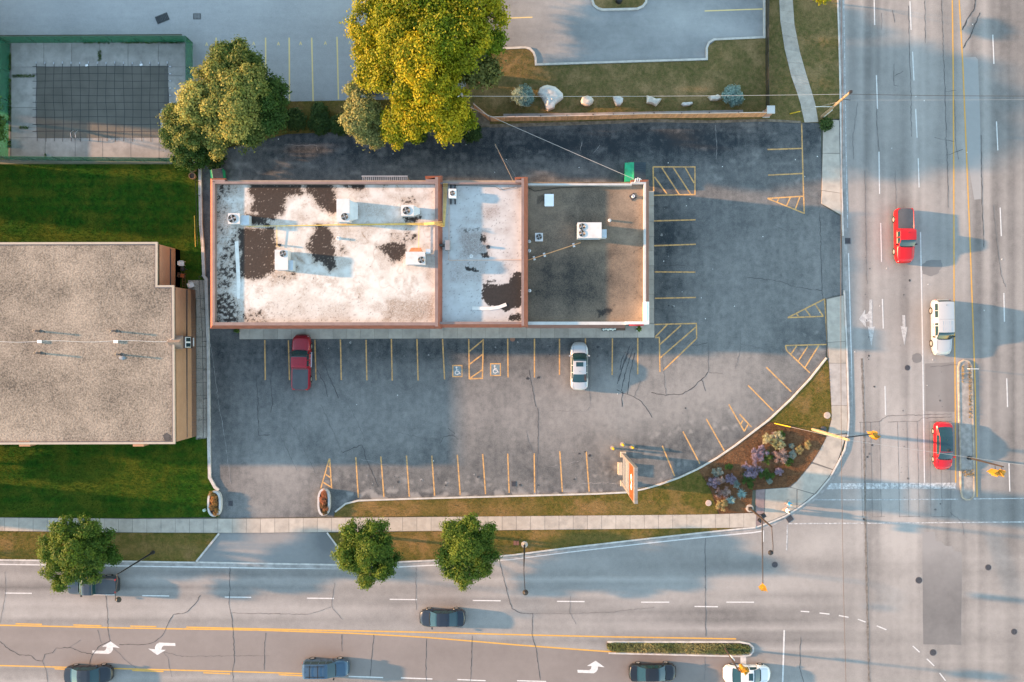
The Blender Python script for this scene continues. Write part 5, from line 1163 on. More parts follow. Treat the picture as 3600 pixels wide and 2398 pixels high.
def wheel_mesh(r, w):
    t = MB().lathe([(r * .62, -w / 2), (r * .97, -w / 2), (r, -w * .32), (r, w * .32), (r * .97, w / 2), (r * .62, w / 2)], (0, 0, 0), 20, 0, 'y', False).mesh('tyre', TYRE, 40)
    m = MB().lathe([(r * .64, -w * .46), (r * .60, w * .46), (r * .25, w * .40), (r * .12, w * .44), (r * .1, w * .30)], (0, 0, 0), 20, 0, 'y')
    for k in range(5):
        a = k * 2 * math.pi / 5; d = Vector((math.cos(a), 0, math.sin(a))); n = Vector((-d.z, 0, d.x)); y0 = w * .49
        m.add([d * r * .1 + n * r * .07 + Vector((0, y0, 0)), d * r * .1 - n * r * .07 + Vector((0, y0, 0)), d * r * .6 - n * r * .1 + Vector((0, y0, 0)), d * r * .6 + n * r * .1 + Vector((0, y0, 0))], [(0, 1, 2, 3)])
    return t, m.mesh('rim', RIM, 30)
WM = {r: wheel_mesh(r, .24) for r in (.33, .36, .39, .40)}

BOW = {'sedan': (.13, .17), 'coupe': (.14, .18), 'suv': (.08, .15), 'pickup': (.03, .13), 'capped': (.03, .13)}
def vehicle(name, label, cat, kind, x, y, L, Wd, heading, pm, opts=(), group=None):
    T = TYPES[kind]; hw = Wd / 2
    root = empty(name, W(x, y, 0.03), label, cat, group, heading)
    keys = set([0, .004, .012, .022, .03, .045, .06, .08, .1, .87, .90, .93, .945, .96, .972, .982, .99, .996, 1.0])
    for k in ('rear', 'roof', 'ws', 'bed'):
        if k in T: keys |= set(T[k])
    for a, b in T['side']: keys |= {a, b}
    keys |= {p[0] for p in T['top']}
    keys |= set(np.linspace(0.03, .97, 22))
    ks = sorted(keys); st = [ks[0]]
    for k in ks[1:]:
        if k - st[-1] > .0035: st.append(k)
    def halfw(u):
        e = min(u, 1 - u); c = .085 if u < .5 else .13
        k = 1 - (.40 if kind in ('sedan', 'coupe') else .30) * max(0, 1 - e / c) ** 2.6
        return hw * k * (1 - .05 * max(0, u - .8) / .2)
    def prof(u):
        w = halfw(u); zt = interp(T['top'], u); zb = min(interp(T['belt'], u), zt - .03)
        cab = min(1, max(0, (zt - zb - .12) / .30))            # 0 hood .. 1 full cabin
        wt = w * ((1 - cab) * .86 + cab * (T['rw'] / .80)); ws_ = w * ((1 - cab) * .955 + cab * .935)
        return [(w * .90, .24), (w * .985, .34), (w, .58), (w * .99, zb - .08), (ws_, zb), (wt + (ws_ - wt) * .12, zb + (zt - zb) * (.82 if cab > .5 else .6)), (wt, zt - .035), (wt * .6, zt + .008), (0, zt + .022)]
    rings = []
    for u in st:
        h = prof(u); X = (u - .5) * L
        bw = (BOW[kind][0] * (1 - 2 * u) * -1 if u < .5 else BOW[kind][1] * (2 * u - 1))
        if 'bed' in T and u < T['roof'][0] + .01: bw *= .25
        bx = lambda yy: X + bw * (1 - (yy / hw) ** 2)
        rings.append([(bx(yy), -yy, z) for yy, z in h] + [(bx(yy), yy, z) for yy, z in h[-2::-1]])
    nr = len(rings[0]); np_ = len(prof(.5))
    groups = {}
    def inz(u, z): return z[0] - 1e-4 <= u <= z[1] + 1e-4
    for i in range(len(st) - 1):
        um = (st[i] + st[i + 1]) / 2
        for j in range(nr - 1):
            jj = j if j < np_ - 1 else nr - 2 - j       # mirrored strip index 0..np-2
            key = 'body'
            if jj >= 6:
                if inz(um, T['ws']): key = 'windshield'
                elif inz(um, T['rear']): key = 'rear_window'
                elif 'bed' in T and inz(um, T['bed']): key = 'bed_cover'
                elif 'glassroof' in opts and inz(um, (T['roof'][0] + .01, T['roof'][1] - .012)): key = 'glass_roof'
            elif jj in (4, 5) :
                for q, z in enumerate(T['side']):
                    if inz(um, z) and jj == 4: key = ('side_window', q, j < np_ - 1)
            elif jj == 0: key = 'sill'
            groups.setdefault(key, []).append((i, j))
    def part(key, nm, m):
        fl = groups.get(key)
        if not fl: return None
        used = {}; vs = []; fs = []
        for i, j in fl:
            f = []
            for a, b in ((i, j), (i + 1, j), (i + 1, j + 1), (i, j + 1)):
                if (a, b) not in used: used[(a, b)] = len(vs); vs.append(rings[a][b])
                f.append(used[(a, b)])
            fs.append(tuple(f[::-1]))
        mb = MB().add(vs, fs)
        if key == 'body':
            for a in (0, len(st) - 1): mb.add(rings[a], [tuple(range(nr)) if a else tuple(range(nr - 1, -1, -1))])
        return mb.obj(nm, m, root, 32, world=False)
    part('body', 'body', pm); part('sill', 'sill', TRIM)
    part('windshield', 'windshield', CGLASS); part('rear_window', 'rear_window', CGLASS); part('bed_cover', 'bed_cover', TONN); part('glass_roof', 'glass_roof', CGLASS)
    for k in [k for k in groups if isinstance(k, tuple)]: part(k, 'side_window', CGLASS)
    MB().box((0, 0, .26), (L * .94, Wd * .86, .12)).obj('underbody', TRIM, root, world=False)
    r = T['wr']; ty, ri = WM[r]
    for u in T['wheels']:
        for s in (-1, 1):
            w = inst('wheel', ty, root, ((u - .5) * L, s * (hw - .085), r - .03), rot=(0, 0, 0 if s > 0 else math.pi)); w.name = 'wheel'
            inst('rim', ri, w, (0, 0, 0))
            arch = [((u - .5) * L + (r + .06) * math.cos(a), s * (hw + .004), r + (r + .06) * math.sin(a)) for a in np.linspace(.0, math.pi, 11)]
            MB().path(arch, .028, 5).obj('wheel_arch', pm, root, 40, world=False)
    for s in (-1, 1):
        xm = (T['ws'][1] - .035 - .5) * L; zb = interp(T['belt'], T['ws'][1] - .04)
        MB().box((xm, s * (hw + .10), zb + .08), (.14, .20, .14), s * .25).obj('wing_mirror', TRIM if 'dark_mirror' in opts else pm, root, world=False)
        xf = (.968 - .5) * L; wf = halfw(.968)
        MB().box((xf, s * (wf * .80), interp(T['belt'], .968) - .07), (.20, wf * .36, .14), -s * .5, top=(.8, .9)).obj('headlight', LAMPW, root, world=False)
        xr = (.012 - .5) * L; wr_ = halfw(.012)
        MB().box((xr + .03, s * (wr_ * .88), interp(T['belt'], .02) - .05), (.10, wr_ * .26, .18), s * .3).obj('tail_light', LAMPR, root, world=False)
        for q, z in enumerate(T['side'][-2:]):
            xd = ((z[0]) - .5) * L + .12; MB().box((xd, s * (hw + .012), interp(T['belt'], z[0]) - .14), (.16, .03, .035)).obj('door_handle', CHROME if 'chrome' in opts else TRIM, root, world=False)
    MB().box((.489 * L + .05, 0, .42), (.10, Wd * .50, .16), top=(.7, .95)).obj('front_bumper', TRIM, root, world=False)
    MB().box((-.493 * L, 0, .45), (.10, Wd * .74, .15)).obj('rear_bumper', TRIM if kind != 'capped' else CHROME, root, world=False)
    xw0 = (T['ws'][1] + .006 - .5) * L
    MB().path([(xw0 + BOW[kind][1] * (2 * T['ws'][1] - 1) * (1 - (y_ / hw) ** 2), y_, interp(T['top'], T['ws'][1]) + .03) for y_ in np.linspace(-hw * .68, hw * .68, 7)], .035, 5).obj('wiper_cowl', TRIM, root, world=False)
    if 'sunroof' in opts:
        u = T['roof'][1] - .07; MB().box(((u - .5) * L, 0, interp(T['top'], u) + .022), (.48, .78, .02)).obj('sunroof', CGLASS, root, world=False)
    if 'rack' in opts:
        for u in (.20, .38): MB().box(((u - .5) * L, 0, T['H'] + .10), (.06, Wd * .72, .04)).obj('roof_bar', TRIM, root, world=False)
        for s in (-1, 1): MB().box(((.32 - .5) * L, s * Wd * .30, T['H'] + .05), (L * .42, .04, .04)).obj('roof_rail', TRIM, root, world=False)
    if 'ribs' in opts:
        for uu in (.43, .54):
            for k in range(5): MB().box(((uu - .5) * L, (k - 2) * .22, T['H'] + .016), (.42, .05, .02)).obj('roof_rib', pm, root, world=False)
    if 'lines' in opts:
        for k in range(5): MB().box(((.51 - .5) * L, (k - 2) * .24, T['H'] + .012), (L * .15, .035, .014)).obj('roof_rib', pm, root, world=False)
    if 'steps' in opts:
        for s in (-1, 1): MB().tube((-.08 * L, s * (hw + .03), .36), (.20 * L, s * (hw + .03), .36), .05).obj('side_step', CHROME, root, world=False)
    def gap(pts, nm='panel_gap'):
        MB().path([((u - .5) * L + (BOW[kind][0] * (1 - 2 * u) * -1 if u < .5 else BOW[kind][1] * (2 * u - 1)) * (1 - (f * prof(u)[6][0] / hw) ** 2), f * prof(u)[6][0], prof(u)[6][1] + (.045 - .03 * abs(f)) * (1 if abs(f) < .95 else .3)) for u, f in pts], .009, 4).obj(nm, TRIM, root, world=False)
    u0 = T['ws'][1] + .03
    for s in (-.82, .82): gap([(u, s) for u in np.linspace(u0, .94, 6)])
    gap([(.94, f) for f in np.linspace(-.82, .82, 5)])
    if kind in ('sedan', 'coupe'):
        ur = T['rear'][0] - .012
        gap([(ur, f) for f in np.linspace(-.8, .8, 5)])
        for s in (-.8, .8): gap([(u, s) for u in np.linspace(.03, ur, 4)])
    for s in (-1, 1):
        for z in T['side']:
            MB().box(((z[1] + .008 - .5) * L, s * (hw + .002), .66), (.014, .012, .55)).obj('door_gap', TRIM, root, world=False)
    MB().tube(((T['roof'][0] + .06 - .5) * L, .0, T['H'] + .02), ((T['roof'][0] + .045 - .5) * L, 0, T['H'] + .07), .03, .015, 6).obj('aerial', TRIM, root, world=False)
    return root

UP, DN, LF, RT = math.pi / 2, -math.pi / 2, math.pi, 0.0
vehicle('pickup_truck', 'bright red pickup truck with black bed cover driving on the wide road', 'pickup truck', 'pickup', 3168, 830, 5.85, 1.95, DN + .01, paint('bright_red_paint', (.50, .004, .006), .1), ('dark_mirror',))
vehicle('capped_pickup', 'white pickup truck with matching bed cap and ribbed cab roof', 'pickup truck', 'capped', 3298, 1150, 5.95, 1.95, DN + .015, paint('white_truck_paint', (.40, .405, .41), .1), ('dark_mirror', 'ribs'))
vehicle('coupe_car', 'red car with dark glass roof waiting beside the raised median', 'car', 'coupe', 3305, 1564, 4.95, 1.86, DN, paint('coupe_red_paint', (.46, .005, .012), .1), ('glassroof',))
vehicle('pickup_truck', 'dark red pickup truck parked nose-in at the shop-front pavement', 'pickup truck', 'pickup', 1066, 1275, 5.95, 1.98, UP - .015, paint('dark_red_paint', (.27, .006, .016), .2), ('dark_mirror', 'chrome', 'steps', 'lines'))
vehicle('sedan_car', 'silver white sedan with black sunroof parked in a stall', 'car', 'sedan', 2035, 1287, 4.98, 1.86, UP, paint('silver_white_paint', (.44, .45, .46), .25), ('sunroof',))
vehicle('pickup_truck', 'dark grey pickup truck partly hidden below the street tree', 'pickup truck', 'pickup', 338, 2050, 5.5, 1.9, LF, paint('dark_grey_paint', (.045, .055, .068), .4), ('dark_mirror',))
vehicle('sedan_car', 'black car with chrome window trim driving west on the lower street', 'car', 'sedan', 1558, 2165, 4.75, 1.86, LF, paint('black_blue_paint', (.020, .028, .042), .35), ())
vehicle('sedan_car', 'black car cut off by the bottom left edge, driving east', 'car', 'sedan', 322, 2362, 4.95, 1.86, RT + .02, paint('black_paint', (.020, .026, .034), .35), ())
vehicle('suv_car', 'blue sport utility car with roof bars straddling the yellow line', 'car', 'suv', 1150, 2340, 4.9, 1.88, RT + .01, paint('slate_blue_paint', (.050, .095, .145), .35), ('rack', 'dark_mirror'))
vehicle('sedan_car', 'black sedan waiting in the turn lane beside the grassy median', 'car', 'sedan', 2290, 2355, 4.9, 1.86, RT + .015, paint('black_sedan_paint', (.014, .017, .023), .35), ())
vehicle('sedan_car', 'bright white sedan with black sunroof at the stop line', 'car', 'sedan', 2620, 2361, 4.85, 1.86, RT, paint('bright_white_paint', (.60, .61, .62), .05), ('sunroof',))
vehicle('suv_car', 'blue car parked under the big yellow tree, only one side showing', 'car', 'suv', 1314, 262, 4.6, 1.85, UP, paint('royal_blue_paint', (.02, .07, .22), .3), ())

# ------------------------------------------------------------------ trees and plants
def leaf_mesh(name, lobes, n_per_m2, size, material, yel=0.3, seed=1, clump=.8, flat=0.35, lumpy=0, holes=0):
    """leaf quads in clumps spread through the outer volume of the lobes [(x,y,z,rx,ry,rz,yellow)]"""
    g = np.random.default_rng(seed); P_, Nn, Cc = [], [], []
    if lumpy:
        big = lobes; lobes = []
        for (cx, cy, cz, rx, ry, rz, yl) in big:
            lobes.append((cx, cy, cz - rz * .15, rx * .62, ry * .62, rz * .6, yl * .6))
            for k in range(lumpy):
                d = g.normal(size=3); d /= np.linalg.norm(d); d[2] = abs(d[2]) * .9 - .1; s = g.uniform(.26, .48) * (.85 if lumpy > 13 else .8); q = g.uniform(.55, .95)
                lobes.append((cx + d[0] * rx * q, cy + d[1] * ry * q, cz + d[2] * rz * q, rx * s, ry * s, rz * s * 1.05, yl * g.uniform(.5, 1.5)))
    for (cx, cy, cz, rx, ry, rz, yl) in lobes:
        lt = g.uniform(-.16, .16)
        area = 4 * math.pi * ((rx * ry) ** 1.6 / 3 + (rx * rz) ** 1.6 / 3 + (ry * rz) ** 1.6 / 3) ** (1 / 1.6)
        nc = max(6, int(area / (clump * clump) * (1.1 if lumpy else 1.35)))
        d = g.normal(size=(nc, 3)); d /= np.linalg.norm(d, axis=1)[:, None]; d[:, 2] = np.where(d[:, 2] < -.25, -d[:, 2], d[:, 2])
        rad = .62 + .42 * g.random(nc) ** .7
        cc = np.array([cx, cy, cz]) + d * rad[:, None] * np.array([rx, ry, rz])
        for k in range(nc):
            cr = clump * (.45 + .55 * g.random()); m = max(6, int(n_per_m2 * cr * cr * 4))
            e = g.normal(size=(m, 3)); e /= np.linalg.norm(e, axis=1)[:, None]
            q = cc[k] + e * (cr * g.random(m) ** .45 * np.where(g.random(m) < .22, g.uniform(1.0, 1.7, m), 1.0))[:, None] * np.array([1, 1, .75])
            nn = e * .7 + d[k] * .5 + g.normal(size=(m, 3)) * .55 + np.array([0, 0, flat])
            P_.append(q); Nn.append(nn)
            tone = np.clip(.45 + lt + .35 * (g.random() - .5) + (.5 if size > .1 else 1.3) * (g.random(m) - .5), 0, 1)
            al = np.clip(yl * yel + (g.random() - .5) * .35 * yl + .3 * yl * (g.random(m) - .5), 0, 1)
            Cc.append(np.stack([tone, al, tone * 0, tone * 0 + 1], -1))
    p = np.concatenate(P_); nn = np.concatenate(Nn); col = np.concatenate(Cc)
    keep = np.ones(len(p), bool)
    for k in range(holes):      # gaps between the boughs
        L = lobes[g.integers(len(lobes))]; d = g.normal(size=3); d /= np.linalg.norm(d); d[2] = abs(d[2]); c = np.array(L[:3]) + d * np.array(L[3:6]) * .9
        r_ = clump * g.uniform(.5, 1.05); q = (p - c) / np.array([r_, r_ * g.uniform(.6, 1.2), r_ * 2.2]); keep &= (q * q).sum(1) > g.random(len(p)) * 1.5 + .1
    p = p[keep]; nn = nn[keep]; col = col[keep]; n = len(p)
    nn /= np.linalg.norm(nn, axis=1)[:, None] + 1e-9
    r = g.normal(size=(n, 3)); u = np.cross(nn, r); u /= np.linalg.norm(u, axis=1)[:, None] + 1e-9; v = np.cross(nn, u)
    s = size * (.6 + .8 * g.random(n))[:, None]
    V = np.empty((n, 4, 3)); V[:, 0] = p - u * s * .5; V[:, 1] = p - v * s * .33 + u * s * .05; V[:, 2] = p + u * s * .5; V[:, 3] = p + v * s * .33 + u * s * .05
    F = np.arange(n * 4).reshape(n, 4)
    return np_mesh(name, V.reshape(-1, 3), F, material, {'leaf': ('FLOAT_COLOR', 'POINT', np.repeat(col, 4, 0))})

BARK = mat('bark', (.13, .10, .075), .9, var=.3, vs=4)
def tree(name, label, base, lobes_px, material, dens=26, size=.26, yel=.3, seed=1, clump=.8, trunk=.2, group=None, zsc=1.0, twigs=0):
    """lobes_px: (px, py, r_px, height, yellow)"""
    b = W(*base, .08); root = empty(name, b, label, 'tree', group)
    lobes = []
    for l in lobes_px:
        q = P(l[0], l[1], l[3]); r = l[2] * .95 / S * (CAM_H - l[3]) / CAM_H
        lobes.append((q.x - b.x, q.y - b.y, q.z - b.z, r, r, r * .8 * zsc, l[4] if len(l) > 4 else 1.0))
    inst('crown', leaf_mesh('crown', lobes, dens, size, material, yel, seed, clump, .35, 15 if size > .18 else 13, int(len(lobes) * (.55 if size > .18 else 0))), root)
    g = random.Random(seed); top = max(l[2] for l in lobes); fork = top * .38
    MB().path([(0, 0, -.1), (.05, .02, fork * .5), (0, 0, fork)], [trunk * 1.25, trunk, trunk * .85], 9).obj('trunk', BARK, root, 40, world=False)
    for l in lobes:
        p = Vector((l[0], l[1], l[2])); s = Vector((0, 0, fork * g.uniform(.8, 1.0))); m = s.lerp(p, .5) + Vector((g.uniform(-.3, .3), g.uniform(-.3, .3), .3))
        MB().path([s, m, p], [trunk * .5, trunk * .3, trunk * .12], 6).obj('limb', BARK, root, 40, world=False)
        for k in range(3 + twigs):
            e = p + Vector((g.gauss(0, 1), g.gauss(0, 1), g.gauss(.3, .6))).normalized() * l[3] * g.uniform(.7, 1.02)
            MB().path([m.lerp(p, g.uniform(.2, 1)), e], [trunk * .14, .012], 5).obj('branch', BARK, root, world=False)
    return root
L_MAPLE = leafmat('maple_leaf', (.014, .050, .008), (.060, .130, .020), (.38, .35, .085))
L_YELLOW = leafmat('yellow_leaf', (.034, .082, .003), (.145, .220, .006), (.44, .345, .010))
L_PALE = leafmat('catalpa_leaf', (.085, .12, .03), (.21, .235, .07), (.38, .33, .12))
L_STREET = leafmat('linden_leaf', (.018, .052, .007), (.060, .125, .012), (.20, .25, .026))
L_BUSH = leafmat('bush_leaf', (.016, .04, .010), (.04, .085, .018), (.09, .13, .03))
L_SPRUCE = leafmat('spruce_needle', (.05, .10, .085), (.15, .24, .215), (.27, .38, .35))

tree('maple_tree', 'broad tree with golden seed clusters beside the green pool fence', (905, 405), [(770, 300, 92, 5.4), (850, 320, 100, 5.6, .8), (720, 380, 92, 5.0, 1.3), (820, 400, 102, 5.2, 1.2), (860, 220, 68, 4.8, .25), (925, 330, 80, 4.4, .1), (945, 420, 62, 3.8, .1), (780, 465, 75, 4.0, 1.2), (880, 460, 70, 3.8, .5), (790, 215, 60, 4.4, .3), (960, 380, 50, 3.6, .1)], L_MAPLE, 46, .22, .55, 11, .75, .28)
tree('maple_tree', 'smaller dark green tree at the pool fence corner', (720, 520), [(620, 420, 50, 4.4, .8), (665, 470, 62, 4.2, .7), (605, 475, 45, 3.6, .2), (640, 520, 55, 3.2, .2), (700, 525, 52, 3.0, .1), (690, 560, 40, 2.2, 0)], L_MAPLE, 60, .20, .4, 12, .6, .16)
tree('ash_tree', 'huge yellow-green tree reaching over the top edge of the picture', (1560, 260), [(1320, 60, 75, 8), (1400, 40, 90, 10, .7), (1510, 10, 95, 11, .6), (1620, 10, 90, 11, 1.1), (1710, 40, 78, 10, .9), (1300, 130, 72, 8, 1.2), (1400, 140, 90, 10, .8), (1560, 120, 85, 11.5, .6), (1660, 130, 85, 10.5, .8), (1720, 140, 50, 8, .1), (1305, 190, 62, 7.5, 1.1), (1390, 220, 75, 9, .9), (1480, 215, 90, 11, 1.6), (1600, 210, 75, 10, .5), (1310, 265, 58, 7.5, .9), (1400, 300, 75, 8.5, .9), (1500, 290, 75, 10, 1.7), (1570, 290, 55, 9, .9), (1420, -80, 110, 10), (1590, -80, 110, 10), (1330, -60, 80, 8), (1470, 100, 60, 10, .5), (1450, 30, 95, 4.5, .3), (1560, 60, 95, 4, .3), (1400, 150, 85, 4, .3), (1520, 180, 85, 4.5, .3), (1620, 120, 85, 4, .3), (1450, -60, 100, 4.5, .3), (1560, -90, 100, 4.5, .3), (1480, -150, 100, 5, .3), (1600, -170, 110, 7, .3)], L_YELLOW, 30, .24, .40, 13, .9, .42, twigs=4)  # low hidden lobes added to the crown to shade the motel lot
tree('ash_tree', 'pale branchy tree leaning over the dry lawn', (1690, 290), [(1640, 180, 50, 8, .1), (1690, 210, 55, 7.5, .1), (1660, 265, 48, 7, .2), (1715, 260, 45, 6.5, .1), (1620, 240, 40, 7, .2)], leafmat('sparse_leaf', (.07, .085, .02), (.15, .165, .045), (.25, .24, .09)), 13, .30, .3, 14, .8, .2, twigs=9)
tree('ash_tree', 'yellow tree with bare twigs overhanging the dark lane', (1560, 420), [(1450, 370, 62, 7.5, 1), (1530, 365, 68, 8, 1.2), (1600, 370, 62, 7.5, 1.3), (1400, 420, 48, 6.2, .7), (1470, 425, 58, 6.5, 1), (1560, 430, 62, 6.8, 1.2), (1620, 430, 50, 6, .9), (1390, 480, 42, 5, .7), (1430, 455, 45, 5.2, .6), (1580, 460, 40, 5, 1)], L_YELLOW, 36, .23, .50, 15, .75, .3, twigs=8)
tree('catalpa_tree', 'narrow tree with pale cream seed heads hanging over the dark lane', (1330, 425), [(1255, 330, 46, 6, .8), (1270, 385, 52, 6, 1), (1255, 430, 48, 5.2, 1), (1290, 460, 45, 4.6, .8), (1325, 485, 36, 4, .5), (1300, 410, 46, 5.4, .4)], L_PALE, 60, .21, .5, 16, .6, .2)
tree('street_tree', 'westernmost street tree, shading the dark grey pickup truck', (290, 1890), [(235, 1870, 58, 5.2, .9), (305, 1862, 58, 5, .5), (350, 1910, 52, 4.6, .2), (190, 1935, 55, 4.8, .8), (260, 1940, 66, 5.8, .7), (325, 1955, 58, 4.8, .3), (195, 1995, 45, 4, .8), (255, 2000, 48, 4.2, .8), (320, 2005, 45, 4, .4), (215, 2050, 26, 3.4, .9), (390, 1950, 34, 3.8, .1)], L_STREET, 56, .175, .42, 17, .55, .16, 'street trees')
tree('street_tree', 'middle street tree, beside the driveway opening', (1315, 1885), [(1245, 1880, 52, 5, .8), (1320, 1875, 52, 5, .5), (1225, 1940, 50, 4.8, .8), (1290, 1935, 58, 5.8, .6), (1350, 1930, 48, 4.8, .3), (1250, 1985, 46, 4.4, .7), (1310, 1990, 52, 4.6, .8), (1350, 1995, 42, 4, .6), (1295, 2030, 36, 3.6, .8), (1370, 1960, 36, 4, .2)], L_STREET, 56, .175, .45, 18, .55, .15, 'street trees')
tree('street_tree', 'easternmost street tree, between driveway and lamp post', (1650, 1880), [(1590, 1870, 50, 5, .6), (1650, 1845, 46, 5, .7), (1700, 1885, 48, 4.8, .4), (1575, 1930, 50, 4.6, .7), (1640, 1925, 60, 5.8, .7), (1705, 1945, 46, 4.4, .3), (1590, 1985, 48, 4.2, .8), (1650, 1990, 52, 4.6, .8), (1690, 1995, 38, 3.8, .6), (1630, 2030, 34, 3.6, .9)], L_STREET, 56, .175, .5, 19, .55, .15, 'street trees')
tree('maple_tree', 'dark tree cut by the left edge beside the pool fence', (10, 430), [(-50, 380, 60, 5, .1), (-30, 440, 55, 4.5, .1), (-70, 450, 60, 4.5)], L_MAPLE, 26, .28, .2, 20, .6, .18)
tree('young_tree', 'thin yellow-green sapling at the top edge beside the footpath', (2850, 5), [(2885, -14, 24, 4.0, 1), (2868, -34, 26, 4.2, 1)], L_YELLOW, 26, .22, .5, 24, .5, .07)

def shrub(name, label, x, y, rpx, h, material, seed, dens=60, size=.16, yel=.3, cat='shrub', group=None, n=7, spread=.55, clump=.35, z0=.1, leaves_name='foliage', elong=(1, 1)):
    g = random.Random(seed); b = W(x, y, z0); root = empty(name, b, label, cat, group); R0 = rpx / S
    lob = [(0, 0, h * .45, R0 * .62 * elong[0], R0 * .62 * elong[1], h * .5, 1)]
    for k in range(n):
        a = k * 2 * math.pi / n + g.uniform(-.3, .3); lob.append((math.cos(a) * R0 * spread * elong[0], math.sin(a) * R0 * spread * elong[1], h * g.uniform(.3, .5), R0 * .42 * g.uniform(.8, 1.1), R0 * .42, h * .38, g.uniform(.3, 1.4)))
    inst(leaves_name, leaf_mesh(leaves_name, lob, dens, size, material, yel, seed, clump, .35, 5 if size < .1 else 0), root)
    for k in range(4): 
        a = k * 1.6 + .4; MB().path([(0, 0, -.05), (math.cos(a) * R0 * .4, math.sin(a) * R0 * .4, h * .5)], [.02, .008], 5).obj('stem', BARK, root, world=False)
    return root
shrub('spruce_shrub', 'western blue spruce shrub beside the largest white boulder', 1840, 345, 37, 1.7, L_SPRUCE, 31, 90, .15, .4)
shrub('spruce_shrub', 'eastern blue spruce shrub beside the white pillar end of fence', 2570, 345, 37, 1.7, L_SPRUCE, 32, 90, .15, .6)
for i, (x, y, r, l) in enumerate([(1045, 425, 40, 'dark bush on the verge nearest the golden tree'), (1130, 395, 28, 'upper dark bush on the verge between the trees'), (1130, 440, 42, 'lower middle dark bush on the verge above the dark lane'), (1200, 445, 36, 'dark bush on the verge below the catalpa tree'), (1660, 470, 36, 'dark round bush at the foot of the wooden utility pole'), (1470, 480, 34, 'dark bush below the yellow overhanging tree'), (2900, 440, 22, 'leafy weed bush at the end of the curving footpath'), (1290, 400, 40, 'dark bush hidden at the foot of the catalpa tree'), (760, 560, 40, 'dark bush at the foot of the smaller pool tree')]):
    shrub('verge_bush', l, x, y, r, 1.3 if r > 25 else .7, L_BUSH, 40 + i, 60, .2, .3)
# flowers of the corner bed
def fmat(n, a, b, c): return leafmat(n, a, b, c)
F_PUR = fmat('purple_bloom', (.05, .07, .04), (.25, .19, .33), (.36, .29, .38)); F_PNK = fmat('pink_bloom', (.07, .07, .03), (.36, .20, .22), (.42, .33, .30))
F_YEL = fmat('cream_bloom', (.03, .07, .012), (.40, .37, .15), (.55, .52, .33)); F_GRN = fmat('herb_leaf', (.02, .05, .012), (.05, .11, .025), (.10, .16, .03))
F_TEAL = fmat('teal_leaf', (.07, .11, .09), (.16, .22, .20), (.25, .30, .27)); F_GREY = fmat('sage_leaf', (.13, .16, .13), (.26, .31, .27), (.36, .38, .33)); F_TAN = fmat('tan_grass_leaf', (.20, .17, .07), (.36, .30, .13), (.42, .33, .16))
zb3 = lambda u, v: (2440 + u * .2232, 1480 + v * .2232)
FL = [('flower_clump', 'upper large purple flower clump near the curved kerb', 1020, 500, 30, .7, F_PUR), ('flower_clump', 'central purple flower clump in the middle of the bed', 890, 760, 34, .7, F_PUR), ('flower_clump', 'small purple clump beside the western sage plant', 570, 910, 20, .5, F_PUR), ('flower_clump', 'violet flower clump at the western end of the bed', 290, 960, 20, .55, F_PUR),
      ('flower_clump', 'cream and yellow flower clump at the top of the bed', 1220, 270, 32, .7, F_YEL), ('flower_clump', 'cream flower patch spreading beside the pink clump', 1330, 370, 20, .5, F_YEL), ('flower_clump', 'pink and red flower clump in the right half of the bed', 1340, 540, 30, .7, F_PNK), ('flower_clump', 'small pink flower clump next to the topmost cream flowers', 1260, 220, 14, .55, F_PNK),
      ('flower_clump', 'dusty mauve flower clump above the tan ornamental grass', 440, 1120, 24, .7, F_PNK), ('flower_clump', 'small maroon clump behind the western violet flowers', 400, 930, 14, .5, F_PNK), ('flower_clump', 'lone small lavender clump on the open mulch', 1330, 790, 14, .4, F_PUR),
      ('herb_plant', 'green leafy plant between the two large purple clumps', 1140, 560, 22, .5, F_GRN), ('herb_plant', 'round green plant right of the central purple clump', 1100, 830, 18, .45, F_GRN), ('herb_plant', 'green plant below the central purple clump', 830, 900, 22, .45, F_GRN), ('herb_plant', 'single small green plant near the purple paver strip', 880, 1010, 11, .3, F_GRN), ('herb_plant', 'small green plant on the mulch below the curved kerb', 540, 715, 11, .3, F_GRN), ('herb_plant', 'dark green plant at the top edge of the bed', 1350, 210, 14, .4, F_GRN),
      ('herb_plant', 'tiny dark green plant left of the lavender clump', 1225, 860, 8, .25, F_GRN), ('herb_plant', 'green plant under the pink clump at the right', 1480, 640, 14, .35, F_GRN), ('herb_plant', 'yellowish green plant near the corner pavement', 1780, 370, 12, .35, F_TAN), ('sage_plant', 'grey sage plant at the western end of the bed', 360, 800, 20, .4, F_GREY), ('sage_plant', 'round grey green cushion plant right of the pink clump', 1540, 530, 14, .3, F_GREY), ('sage_plant', 'round tan cushion plant near the corner pavement', 1650, 445, 13, .3, F_TAN), ('sage_plant', 'tiny blue grey plant above the two cushion plants', 1525, 385, 7, .2, F_TEAL),
      ('teal_plant', 'small pale teal plant left of the spiky agave', 660, 990, 11, .3, F_TEAL), ('teal_plant', 'pale teal star-shaped plant on the open mulch', 1180, 945, 9, .25, F_TEAL), ('ornamental_grass', 'tan ornamental grass at the southwest corner of the bed', 420, 1310, 24, .7, F_TAN)]
for i, (n, l, u, v, r, h, m) in enumerate(FL):
    x, y = zb3(u, v); shrub(n, l, x, y, r, h, m, 60 + i, 210, .062, .6, 'plant', None, 5, .62, .16, .11, 'petals' if n == 'flower_clump' else 'foliage', (random.uniform(.8, 1.45), random.uniform(.8, 1.35)))
